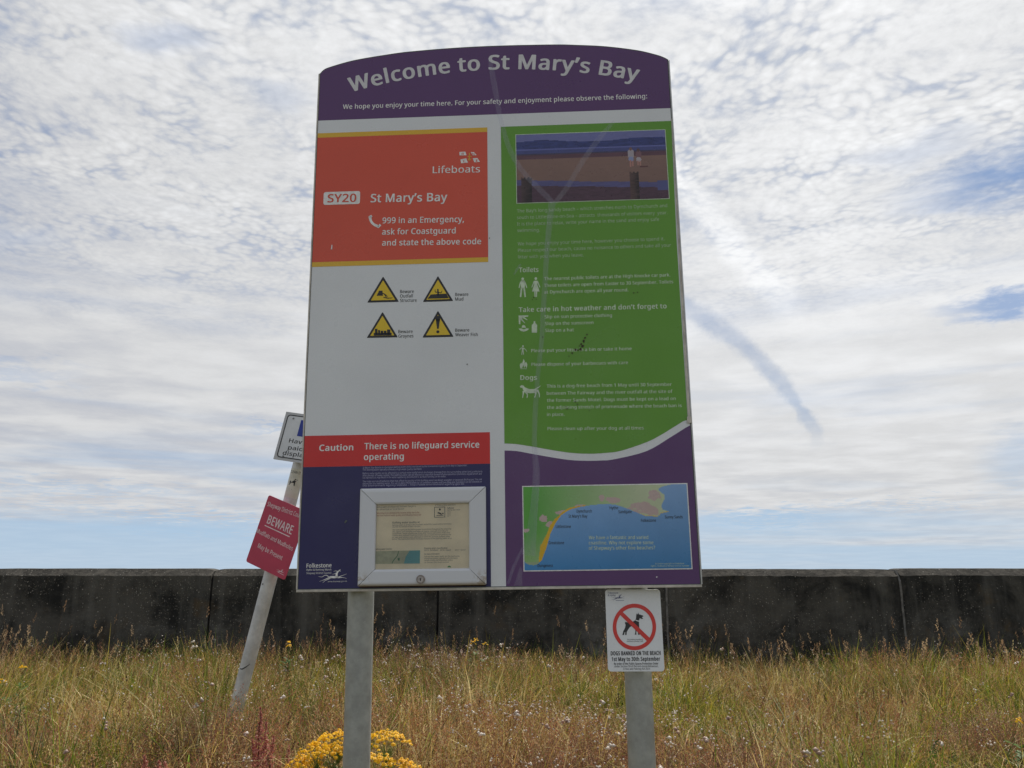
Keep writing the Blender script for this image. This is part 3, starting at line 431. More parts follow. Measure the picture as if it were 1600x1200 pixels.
h198:55 172 0 24 0 -4;55 160 0 4 0 -5;54 148 0 4 1 0;56 148 -1 0 3 6;70 163 -6 -4 5 4;88 172 -7 -2 7 2;109 175 -7 0 14 0;144 168 -9 5 9 -4;165 148 -5 9 5 -9;172 112 0 15 0 -37;172 0 0 37 -9 0;144 0 10 0 0 37;144 110 0 -37 0 14;135 141 6 -7 -6 7;106 151 13 0 -13 0;76 144 7 5 -8 -5;60 123 3 9 -3 -9;55 89 0 13 0 -30;55 0 0 30 -9 0;27 0 10 0 0 81;27 244 0 -81 10 0;55 244 -9 0 0 -24
i83:55 172 -9 0 0 -57;55 0 0 57 -9 0;27 0 10 0 0 57;27 172 0 -57 10 0|42 236 -5 0 4 0;53 232 -3 3 3 -3;58 218 0 7 0 -6;53 205 3 3 -3 -3;42 200 4 0 -5 0;30 205 3 -3 -3 3;25 218 0 -6 0 7;30 232 -3 -3 3 3
j83:7 -77 11 0 -5 0;-7 -76 4 -1 -4 1;-18 -73 3 -1 0 7;-18 -50 0 -8 4 -1;-8 -53 -3 1 4 0;4 -54 -5 0 6 0;21 -48 -5 -4 4 4;27 -27 0 -10 0 67;27 172 0 -66 10 0;55 172 -9 0 0 -66;55 -26 0 66 0 -10;50 -53 4 7 -3 -8;35 -71 7 4 -7 -4|25 218 0 -6 0 7;30 232 -3 -3 3 3;42 236 -5 0 4 0;53 232 -3 3 3 -3;58 218 0 7 0 -6;53 205 3 3 -3 -3;42 200 4 0 -5 0;30 205 3 -3 -3 3
k171:55 116 0 43 0 -3;55 103 0 6 -1 -6;54 89 0 4 0 0;55 89 0 0 1 1;61 96 -3 -3 3 3;69 106 -3 -4 2 3;76 114 -2 -2 18 19;131 172 -19 -19 11 0;164 172 -11 0 -24 -25;94 98 23 25 25 -32;168 0 -24 33 -11 0;134 0 12 0 -19 27;75 80 20 -27 -7 -5;55 63 7 6 0 -21;55 0 0 21 -9 0;27 0 10 0 0 81;27 244 0 -81 10 0;55 244 -9 0 0 -43
l83:55 0 0 81 -9 0;27 0 10 0 0 81;27 244 0 -81 10 0;55 244 -9 0 0 -81
m300:216 175 -11 0 19 0;260 160 -10 10 9 -10;274 112 0 22 0 -37;274 0 0 37 -9 0;246 0 9 0 0 37;246 111 0 -37 0 13;238 141 5 -7 -6 7;211 151 12 0 -17 0;175 137 7 10 -7 -10;165 95 0 18 0 -32;165 0 0 32 -10 0;137 0 9 0 0 37;137 111 0 -37 0 9;133 133 2 -6 -3 6;121 147 5 -3 -5 3;101 151 8 0 -11 0;74 144 7 5 -7 -5;60 123 3 9 -3 -9;55 89 0 14 0 -30;55 0 0 30 -9 0;27 0 10 0 0 57;27 172 0 -57 8 0;50 172 -8 0 1 -8;54 149 -1 7 1 0;56 149 -1 0 3 6;69 163 -5 -4 5 4;87 172 -7 -2 6 2;106 175 -6 0 14 0;140 168 -9 5 9 -5;159 146 -4 10 1 0;161 146 -1 0 5 10;184 168 -10 -5 10 5
n198:110 175 -7 0 21 0;157 160 -11 10 10 -10;172 112 0 22 0 -37;172 0 0 37 -9 0;144 0 10 0 0 37;144 110 0 -37 0 14;135 141 6 -7 -6 7;106 151 13 0 -19 0;66 135 8 11 -7 -10;55 89 0 20 0 -30;55 0 0 30 -9 0;27 0 10 0 0 57;27 172 0 -57 8 0;50 172 -8 0 1 -8;54 149 -1 7 1 0;56 149 -1 0 4 6;70 163 -6 -4 6 4;89 172 -7 -2 7 2
o194:177 86 0 19 0 -14;171 48 4 11 -4 -11;155 20 7 8 -7 -7;130 3 10 4 -10 -4;97 -3 12 0 -12 0;65 3 10 -4 -10 4;40 20 7 -7 -7 8;24 48 4 -11 -4 11;18 86 0 -14 0 19;27 135 -6 -14 7 13;55 165 -12 -7 12 7;98 175 -17 0 15 0;139 165 -12 7 12 -7;167 135 -7 13 6 -14|47 86 0 21 0 -13;52 51 -3 10 4 -10;69 28 -8 6 7 -5;97 20 -11 0 12 0;126 28 -8 -5 7 6;142 51 -3 -10 4 10;148 86 0 -13 0 14;142 121 4 -9 -4 10;126 144 7 -6 -8 5;97 151 12 0 -18 0;59 134 8 12 -8 -11
p197:109 175 -9 0 21 0;160 153 -13 15 13 -15;180 86 0 30 0 -19;171 37 6 13 -6 -13;146 7 11 7 -10 -7;109 -3 14 0 -9 0;85 0 7 -2 -7 3;68 9 5 -3 -5 4;55 22 4 -5 0 0;54 22 0 0 0 -4;55 8 -1 6 0 -6;55 -6 0 4 0 -24;55 -77 0 24 -9 0;27 -77 10 0 0 83;27 172 0 -83 8 0;50 172 -7 0 2 -8;54 149 -1 7 1 0;55 149 0 0 4 4;68 162 -5 -4 5 4;85 172 -7 -3 7 2|104 151 16 0 -12 0;76 145 7 4 -7 -5;61 125 3 9 -4 -9;55 92 1 13 0 -2;55 86 0 2 0 -14;60 50 -3 10 3 -9;75 28 -7 5 7 -5;105 20 -13 0 10 0;130 29 -6 -6 7 6;145 52 -3 -9 4 10;150 87 0 -13 0 19;139 134 8 -12 -8 12
q197:142 -4 0 -24 0 4;142 10 0 -5 0 5;143 23 0 -4 0 0;141 23 1 0 -4 -7;121 4 9 6 -9 -5;88 -3 13 0 -21 0;37 19 13 -15 -13 15;18 86 0 -30 0 19;27 135 -6 -13 6 13;52 165 -11 -7 10 7;89 175 -14 0 13 0;122 167 -9 6 8 -5;142 149 -5 7 1 0;143 149 0 0 2 7;148 172 -2 -8 7 0;170 172 -7 0 0 -83;170 -77 0 83 -9 0;142 -77 9 0 0 25|93 20 -16 0 12 0;121 27 -7 -5 8 4;137 46 -3 -9 3 9;142 80 0 -14 0 1;142 85 0 -2 0 22;131 135 7 -11 -7 11;92 152 19 0 -15 0;58 134 8 12 -7 -12;47 85 0 20 0 -20;58 37 -7 12 8 -11
r132:107 175 -7 0 4 0;118 175 -4 0 4 -1;128 173 -3 1 -2 -8;124 147 1 9 -3 1;115 149 3 -1 -3 0;106 149 3 0 -7 0;87 145 6 3 -6 -2;71 134 4 5 -5 -5;60 115 2 8 -3 -7;55 92 0 9 0 -31;55 0 0 31 -9 0;27 0 10 0 0 57;27 172 0 -57 8 0;50 172 -7 0 1 -11;54 140 -2 11 0 0;55 140 -1 0 3 7;68 158 -5 -5 5 5;86 170 -7 -3 6 4
s154:139 47 0 10 0 -11;131 20 5 7 -6 -8;107 3 10 3 -10 -4;71 -3 14 0 -12 0;40 0 8 -2 -9 2;17 8 6 -4 0 8;17 33 0 -8 7 -3;42 24 -10 3 9 -3;71 20 -10 0 15 0;102 26 -6 -4 7 5;112 45 0 -8 0 4;108 56 3 -3 -2 4;96 67 6 -4 -6 3;70 78 11 -4 -12 5;41 91 8 -4 -8 4;23 106 4 -5 -5 6;16 130 0 -10 0 14;34 163 -12 -8 12 8;81 175 -19 0 10 0;110 172 -9 2 9 -2;136 164 -8 3 -4 -8;126 141 3 8 -7 3;103 149 8 -2 -8 2;79 152 8 0 -12 0;52 146 7 4 -6 -3;43 131 0 7 0 -5;47 119 -2 3 3 -3;61 110 -6 3 7 -4;88 98 -11 5 10 -4;115 86 -7 4 8 -4;133 70 -4 7 4 -6
t116:85 20 -8 0 4 0;98 21 -5 -1 4 1;109 23 -3 0 0 -7;109 2 0 7 -3 -2;96 -2 5 1 -6 -1;80 -3 5 0 -9 0;55 1 8 -3 -8 4;37 18 4 -8 -5 7;30 50 0 -14 0 33;30 150 0 -33 -9 0;5 150 8 0 0 5;5 164 0 -5 8 3;30 175 -8 -4 4 12;41 211 -4 -12 6 0;58 211 -6 0 0 -13;58 172 0 13 16 0;107 172 -16 0 0 -7;107 150 0 7 -16 0;58 150 16 0 0 -33;58 51 0 33 0 -11;65 27 -5 5 5 -5
u198:171 172 -9 0 0 -57;171 0 0 57 -8 0;148 0 8 0 -2 8;144 23 1 -8 -1 0;142 23 1 0 -3 -6;128 8 6 4 -5 -4;109 0 7 1 -6 -2;88 -3 7 0 -14 0;53 3 10 -4 -9 5;32 24 5 -9 -4 9;25 59 0 -14 0 38;25 172 0 -38 10 0;54 172 -10 0 0 -37;54 61 0 37 0 -13;63 30 -6 7 6 -6;92 20 -13 0 13 0;122 27 -7 -4 8 5;138 49 -3 -10 3 9;143 82 0 -13 0 30;143 172 0 -30 9 0
v163:65 0 11 0 -22 57;0 172 22 -57 10 0;30 172 -10 0 12 -34;67 71 -12 33 1 -5;72 55 -2 6 2 -6;77 38 -1 6 2 -5;81 25 -1 4 0 0;82 25 -1 0 1 4;85 38 -1 -5 2 6;91 55 -2 -6 2 6;96 71 -1 -5 12 33;133 172 -12 -34 10 0;163 172 -10 0 -22 -57;98 0 21 57 -11 0
w252:138 97 10 -32 -1 5;134 111 2 -5 -1 4;131 123 1 -4 -1 4;128 134 1 -3 -1 4;126 143 1 -3 0 0;125 143 1 0 0 -3;123 134 1 4 0 -3;121 123 1 4 -1 -4;118 110 1 5 -2 -4;114 97 1 4 -11 -32;83 0 10 33 -11 0;51 0 10 0 -16 58;4 172 15 -57 9 0;33 172 -10 0 8 -30;56 81 -7 30 2 -7;61 62 -1 6 2 -7;65 44 -1 5 1 -6;68 29 -1 4 0 0;69 29 0 0 1 3;71 39 -1 -4 1 4;74 51 -1 -4 1 4;77 64 -1 -4 1 4;81 75 -2 -3 10 33;111 172 -10 -32 10 0;142 172 -10 0 10 -32;171 75 -10 33 2 -5;176 60 -2 5 2 -6;180 43 -1 6 2 -5;183 30 -1 4 0 0;184 30 0 0 1 3;187 43 -2 -5 1 6;191 61 -2 -6 1 7;196 81 -2 -7 8 30;220 172 -8 -30 9 0;249 172 -10 0 -16 -57;201 0 16 58 -11 0;168 0 11 0 -10 33
x170:68 88 -21 -29 -20 28;9 172 19 -28 10 0;41 172 -11 0 14 -22;85 107 -15 22 15 22;129 172 -15 -22 11 0;161 172 -11 0 -20 -28;101 88 20 28 21 -29;164 0 -21 29 -11 0;132 0 11 0 -16 23;85 69 16 -23 -16 -23;38 0 15 23 -11 0;6 0 10 0 21 29
y164:0 172 23 -58 10 0;30 172 -10 0 13 -33;68 74 -13 33 2 -6;74 57 -2 6 1 -5;79 42 -2 5 1 -5;82 27 -1 5 1 0;83 27 0 0 2 6;89 48 -2 -8 3 9;98 74 -3 -8 12 33;133 172 -12 -33 10 0;164 172 -11 0 -25 -65;89 -24 25 65 -4 -10;75 -52 6 8 -5 -8;55 -70 8 4 -7 -5;27 -77 11 0 -5 0;13 -76 4 -1 -3 0;4 -74 2 -1 0 7;4 -52 0 -7 2 0;12 -53 -3 0 3 -1;22 -54 -3 0 7 0;40 -50 -5 -3 4 2;52 -40 -3 -4 3 5;61 -23 -3 -7 3 7;70 -1 -3 -7 -23 58
z151:138 0 0 7 -42 0;13 0 41 0 0 6;13 19 0 -7 30 43;105 150 -31 -44 -29 0;18 150 29 0 0 7;18 172 0 -7 39 0;136 172 -39 0 0 -7;136 151 0 7 -30 -43;45 22 30 43 31 0;138 22 -31 0 0 -7
©267:138 43 8 0 -21 0;91 62 10 -13 -11 14;75 115 0 -22 0 13;82 152 -4 -11 5 10;104 177 -9 -6 10 6;140 186 -14 0 6 0;160 183 -7 2 7 -1;179 176 -6 3 -3 -6;170 157 3 6 -6 3;154 163 5 -1 -5 2;140 165 4 0 -13 0;111 152 6 9 -7 -9;100 115 0 15 0 -17;109 77 -6 9 6 -9;140 64 -15 0 4 0;156 66 -6 -2 6 1;173 71 -5 -2 0 -7;173 50 0 7 -5 -2;157 45 6 1 -5 -2|133 -3 18 0 -17 0;86 5 15 -5 -14 6;49 30 11 -11 -11 11;24 67 6 -14 -5 15;16 115 0 -18 0 17;24 162 -5 -15 6 14;49 199 -11 -11 11 11;86 224 -14 -6 15 5;133 232 -17 0 17 0;179 224 -14 5 14 -6;217 199 -11 11 10 -11;242 162 -6 14 6 -15;251 115 0 17 0 -18;243 67 5 15 -6 -14;218 30 11 11 -11 -11;181 5 14 6 -15 -5|133 14 -14 0 14 0;172 21 -12 -5 12 5;204 42 -10 -9 9 9;225 74 -5 -12 5 12;233 115 0 -15 0 13;226 154 4 -13 -5 12;205 186 9 -9 -9 9;173 207 12 -5 -12 6;133 215 15 0 -14 0;93 208 13 5 -12 -5;62 187 9 9 -9 -9;41 155 5 12 -5 -12;34 115 0 14 0 -14;41 75 -5 13 5 -12;62 43 -9 9 9 -9;93 22 -12 5 13 -6
–160:13 73 45 0 0 9;13 98 0 -8 45 0;148 98 -45 0 0 -8;148 73 0 9 -45 0
’56:52 226 0 1 -2 -8;45 201 3 9 -3 -9;35 175 4 9 -3 -9;25 150 3 8 -7 0;4 150 7 0 1 6;9 170 -2 -7 1 7;13 190 -1 -7 1 7;17 211 -1 -7 1 6;20 229 -1 -6 10 0;50 229 -10 0 1 -1
"""
_shape = {}
for _row in LETTERS.strip('\n').split('\n'):
    _adv, _pts = _row[1:].split(':', 1)
    _shape[_row[0]] = (int(_adv) / 400, [[[int(q) / 400 for q in p.split()] for p in cont.split(';')] for cont in _pts.split('|')])
_gcache = {}


def glyph(ch, res):
    key = (ch, res)
    if key not in _gcache:
        c = bpy.data.curves.new('lettering', 'CURVE'); c.dimensions = '2D'; c.fill_mode = 'BOTH'; c.resolution_u = res
        for cont in _shape[ch][1]:
            sp = c.splines.new('BEZIER'); sp.bezier_points.add(len(cont) - 1); sp.use_cyclic_u = True
            for p, (x, y, lx, ly, rx, ry) in zip(sp.bezier_points, cont):
                p.handle_left_type = p.handle_right_type = 'FREE'
                p.co = (x, y, 0); p.handle_left = (x + lx, y + ly, 0); p.handle_right = (x + rx, y + ry, 0)
        o = bpy.data.objects.new('lettering', c)
        me = bpy.data.meshes.new_from_object(o)
        v = np.empty(len(me.vertices) * 3); me.vertices.foreach_get('co', v); v = v.reshape(-1, 3)[:, :2]
        F = [tuple(p.vertices) for p in me.polygons]
        bpy.data.objects.remove(o); bpy.data.curves.remove(c); bpy.data.meshes.remove(me)
        _gcache[key] = (v, F)
    return _gcache[key]


def glyphs(s, bold, res=2):
    """outline fills of a line of letters; bold strokes are struck several times, each strike 0.03 mm
    above the one before so that no two faces share a plane.  returns x, y, lift and faces"""
    V, F, x, n = [], [], 0.0, 0
    b = bold
    if b < 0.008: sh = [(0, 0)]
    elif b < 0.016 or res == 1: sh = [(-b, 0), (b, 0)]
    else: sh = [(-b, 0), (b, 0), (0, -b * .55), (0, b * .55), (-b * .75, b * .4), (b * .75, -b * .4), (-b * .75, -b * .4), (b * .75, b * .4)]
    for ch in s:
        if ch == ' ':
            x += 0.2085 + b; continue
        v, f = glyph(ch, res)
        for k, (dx, dy) in enumerate(sh):
            V.append(np.column_stack([v[:, 0] + x + dx, v[:, 1] + dy, np.full(len(v), 0.00003 * k)])); F += [tuple(i + n for i in q) for q in f]; n += len(v)
        x += _shape[ch][0] + b * 1.6
    return np.concatenate(V), F


CAP = 0.5726


def text_geo(fr, s, p0, p1, cap, bold=0.012, w=0.0, res=2):
    """one line from pixel p0 to p1 (baseline ends), capital height cap pixels -> local verts + faces"""
    v, F = glyphs(s, bold, res)
    a = np.array(fr.uv(*p0, w)); b = np.array(fr.uv(*p1, w))
    d = b - a; L = np.linalg.norm(d); d /= L; nrm = np.array([-d[1], d[0]])
    q = np.array(fr.uv(p0[0], p0[1] - cap, w)); h = abs((q - a) @ nrm)
    x0, x1 = v[:, 0].min(), v[:, 0].max()
    sx = L / (x1 - x0); sy = h / CAP
    P = a + np.outer((v[:, 0] - x0) * sx, d) + np.outer(v[:, 1] * sy, nrm)
    P = np.column_stack([P, v[:, 2]])
    return P, F


def lettering(fr, lines, mat, w, parent, name='lettering'):
    """each printed line is an object of its own"""
    o = None
    for ln in lines:
        P, F = text_geo(fr, *ln[:4], **(ln[4] if len(ln) > 4 else {}), w=w)
        o = link(name, mesh(name, [fr.loc(u, v, w + q) for u, v, q in P], [list(f) for f in F]), mat, parent)
    return o


def stroke(pts, ws):
    """tapered ribbon polygon along a polyline"""
    P = np.array(pts, float); n = len(P)
    # resample smoothly
    t = np.arange(n); tt = np.linspace(0, n - 1, (n - 1) * 4 + 1)
    Q = []
    for q in tt:
        i = min(int(q), n - 2); f = q - i
        p0, p1, p2, p3 = P[max(i - 1, 0)], P[i], P[i + 1], P[min(i + 2, n - 1)]
        Q.append(0.5 * ((2 * p1) + (-p0 + p2) * f + (2 * p0 - 5 * p1 + 4 * p2 - p3) * f * f + (-p0 + 3 * p1 - 3 * p2 + p3) * f ** 3))
    Q = np.array(Q); wq = np.interp(tt, t, ws)
    d = np.gradient(Q, axis=0); d /= np.linalg.norm(d, axis=1)[:, None] + 1e-9
    nn = np.stack([-d[:, 1], d[:, 0]], 1) * wq[:, None] / 2
    return [[tuple(Q[i] + nn[i]), tuple(Q[i + 1] + nn[i + 1]), tuple(Q[i + 1] - nn[i + 1]), tuple(Q[i] - nn[i])] for i in range(len(Q) - 1)]


def circle(cx, cy, rx, ry=None, n=28, a0=0, a1=2 * math.pi):
    ry = ry or rx
    k = n if abs(a1 - a0) > 6.28 else n + 1
    return [(cx + rx * math.cos(a0 + (a1 - a0) * i / n), cy + ry * math.sin(a0 + (a1 - a0) * i / n)) for i in range(k)]


def ring(cx, cy, rx, ry, ix, iy, n=40):
    o, i = circle(cx, cy, rx, ry, n), circle(cx, cy, ix, iy, n)
    return [[o[k], o[(k + 1) % n], i[(k + 1) % n], i[k]] for k in range(n)]


def rrect(x0, y0, x1, y1, r, n=5):
    out = []
    for cx, cy, a in ((x1 - r, y1 - r, 0), (x0 + r, y1 - r, 90), (x0 + r, y0 + r, 180), (x1 - r, y0 + r, 270)):
        for i in range(n + 1):
            t = math.radians(a + 90 * i / n); out.append((cx + r * math.cos(t), cy + r * math.sin(t)))
    return out


def horse():
    """leaping horse emblem, y down, about 360 x 170 units"""
    o = []
    o += stroke([(425, 982), (455, 974), (500, 974), (545, 972)], [16, 26, 28, 20])
    o += stroke([(535, 982), (528, 945), (540, 912), (560, 893), (577, 877)], [34, 26, 18, 12, 3])
    o += stroke([(556, 893), (575, 898), (580, 904)], [8, 6, 2])
    o += stroke([(488, 905), (515, 896), (540, 903)], [1, 5, 8])
    o += stroke([(470, 938), (500, 934), (525, 922)], [1, 5, 9])
    o += stroke([(540, 978), (590, 958), (655, 934)], [14, 6, 2])
    o += stroke([(545, 982), (600, 978), (655, 990)], [12, 6, 2])
    o += stroke([(435, 980), (395, 998), (360, 1012), (315, 1028)], [14, 8, 5, 2])
    o += stroke([(450, 986), (415, 1004), (385, 1018), (355, 1045)], [14, 8, 5, 2])
    o += stroke([(432, 972), (405, 951), (375, 955), (345, 972), (300, 964)], [10, 8, 7, 5, 2])
    return o


def mapped(fr, polys, sx, sy, ox, oy, k=1.0, w=0.0):
    """zoomed-drawing coordinates -> photo pixels -> local"""
    return [[fr.uv(ox + x * sx, oy + y * sy, w) for x, y in p] for p in polys]


def cyl(name, a, b, r, mat, parent, n=40, smooth=True, cap=True, rings=1):
    """tube between local points a, b"""
    a, b = Vector(a), Vector(b)
    q = (b - a).to_track_quat('Z', 'Y')
    V, F = [], []
    for k in range(rings + 1):
        for i in range(n):
            t = 2 * math.pi * i / n
            V.append(a + (b - a) * (k / rings) + q @ Vector((r * math.cos(t), r * math.sin(t), 0)))
    for k in range(rings):
        for i in range(n):
            j = (i + 1) % n
            F.append([k * n + i, k * n + j, (k + 1) * n + j, (k + 1) * n + i])
    me_f = len(F)
    if cap:
        F.append(list(range(n))[::-1]); F.append([rings * n + i for i in range(n)])
    me = mesh(name, V, F)
    if smooth:
        for p in me.polygons[:me_f]: p.use_smooth = True
    return link(name, me, mat, parent)


def print_grid(fr, name, u0, u1, v0, v1, nx, ny, fn, mat, w, parent):
    """flat printed picture: a grid of small coloured cells (s right, t up, both 0..1)"""
    us, vs = np.linspace(u0, u1, nx + 1), np.linspace(v0, v1, ny + 1)
    UU, VV = np.meshgrid(us, vs)
    co = np.stack([UU.ravel(), np.full(UU.size, -w), VV.ravel() + fr.drop], 1)
    i, j = np.meshgrid(np.arange(nx), np.arange(ny)); a = (j * (nx + 1) + i).ravel()
    F = np.stack([a, a + 1, a + nx + 2, a + nx + 1], 1)
    me = bpy.data.meshes.new(name)
    me.vertices.add(len(co)); me.vertices.foreach_set('co', co.ravel())
    me.loops.add(F.size); me.loops.foreach_set('vertex_index', F.ravel())
    me.polygons.add(len(F)); me.polygons.foreach_set('loop_start', np.arange(0, F.size, 4)); me.polygons.foreach_set('loop_total', np.full(len(F), 4))
    me.update()
    s = ((us[:-1] + us[1:]) / 2 - u0) / (u1 - u0); t = ((vs[:-1] + vs[1:]) / 2 - v0) / (v1 - v0)
    SS, TT = np.meshgrid(s, t)
    c = fn(SS.ravel(), TT.ravel())
    at = me.attributes.new('col', 'FLOAT_COLOR', 'FACE')
    at.data.foreach_set('color', np.concatenate([c, np.ones((len(c), 1))], 1).ravel())
    return link(name, me, mat, parent)


def vnoise(x, y, seed=0):
    """smooth value noise, arrays in"""
    r = np.random.default_rng(seed).random((64, 64))
    xi, yi = np.floor(x).astype(int), np.floor(y).astype(int)
    fx, fy = x - xi, y - yi; fx = fx * fx * (3 - 2 * fx); fy = fy * fy * (3 - 2 * fy)
    g = lambda a, b: r[a % 64, b % 64]
    return (g(xi, yi) * (1 - fx) + g(xi + 1, yi) * fx) * (1 - fy) + (g(xi, yi + 1) * (1 - fx) + g(xi + 1, yi + 1) * fx) * fy


def fbm(x, y, seed=0, oc=4):
    return sum(vnoise(x * 2 ** k, y * 2 ** k, seed + k) * 0.5 ** k for k in range(oc)) / sum(0.5 ** k for k in range(oc))


# ------------------------------------------------------------------ ground, beach, sea
def ground_z(x, y):
    t = np.clip((y - 1.1) / 2.2, 0, 1); t = t * t * (3 - 2 * t)
    return 0.50 * t + 0.04 * np.clip((y - 3.3) / 4.2, 0, 1) + (fbm(x * 0.6 + 9, y * 0.6, 3, 3) - 0.5) * 0.10 * np.clip(y - 1, 0, 1)


WALL_Y = 7.5


def build_ground():
    m, g, out = new_mat('turf_soil')
    b = g.n('ShaderNodeBsdfPrincipled'); oc = g.n('ShaderNodeTexCoord').outputs['Object']
    c = g.mix(g.ramp(g.noise(oc, 1.3, 5), 0.35, 0.65), (0.085, 0.068, 0.032), (0.065, 0.075, 0.022))
    c = g.mix(g.ramp(g.noise(oc, 45, 4, 0.7), 0.4, 0.75), c, (0.16, 0.12, 0.06))
    g.put(b.inputs['Base Color'], c); b.inputs['Roughness'].default_value = 0.95
    bp = g.n('ShaderNodeBump'); bp.inputs['Distance'].default_value = 0.03; g.put(bp.inputs['Height'], g.noise(oc, 30, 6, 0.7)); g.put(b.inputs['Normal'], bp.outputs[0])
    m.node_tree.links.new(b.outputs[0], out.inputs[0])
    xs = np.concatenate([-np.geomspace(3000, 14, 16), np.linspace(-13, 13, 105), np.geomspace(14, 3000, 16)])
    ys = np.concatenate([-np.geomspace(3000, 3, 18), np.linspace(-2.5, WALL_Y + 0.2, 50)])
    X, Y = np.meshgrid(xs, ys); Z = ground_z(X, Y)
    V = np.stack([X.ravel(), Y.ravel(), Z.ravel()], 1); nx = len(xs)
    F = [[j * nx + i, j * nx + i + 1, (j + 1) * nx + i + 1, (j + 1) * nx + i] for j in range(len(ys) - 1) for i in range(nx - 1)]
    tag(link('ground', mesh('ground', V, F, True), m), kind='structure')
    sand = pmat('wet_sand', (0.20, 0.15, 0.10), 0.7, var=0.2, vscale=0.3, bump=0.4, bscale=5)
    y0 = WALL_Y + 0.2
    V = [(-3000, y0, -0.6), (3000, y0, -0.6), (3000, 75, -3.2), (-3000, 75, -3.2)]
    tag(link('beach', mesh('beach', V, [[0, 1, 2, 3]]), sand), kind='structure')
    m, g, out = new_mat('sea_water')
    b = g.n('ShaderNodeBsdfPrincipled'); oc = g.n('ShaderNodeTexCoord').outputs['Object']
    b.inputs['Base Color'].default_value = (0.06, 0.09, 0.09, 1); b.inputs['Roughness'].default_value = 0.12
    bp = g.n('ShaderNodeBump'); bp.inputs['Strength'].default_value = 0.5; bp.inputs['Distance'].default_value = 0.3
    g.put(bp.inputs['Height'], g.noise(oc, 0.6, 6, 0.65)); g.put(b.inputs['Normal'], bp.outputs[0])
    m.node_tree.links.new(b.outputs[0], out.inputs[0])
    V = [(-9000, 55, -2.9), (9000, 55, -2.9), (9000, 9000, -2.9), (-9000, 9000, -2.9)]
    tag(link('sea', mesh('sea', V, [[0, 1, 2, 3]]), m), kind='structure')


build_ground()


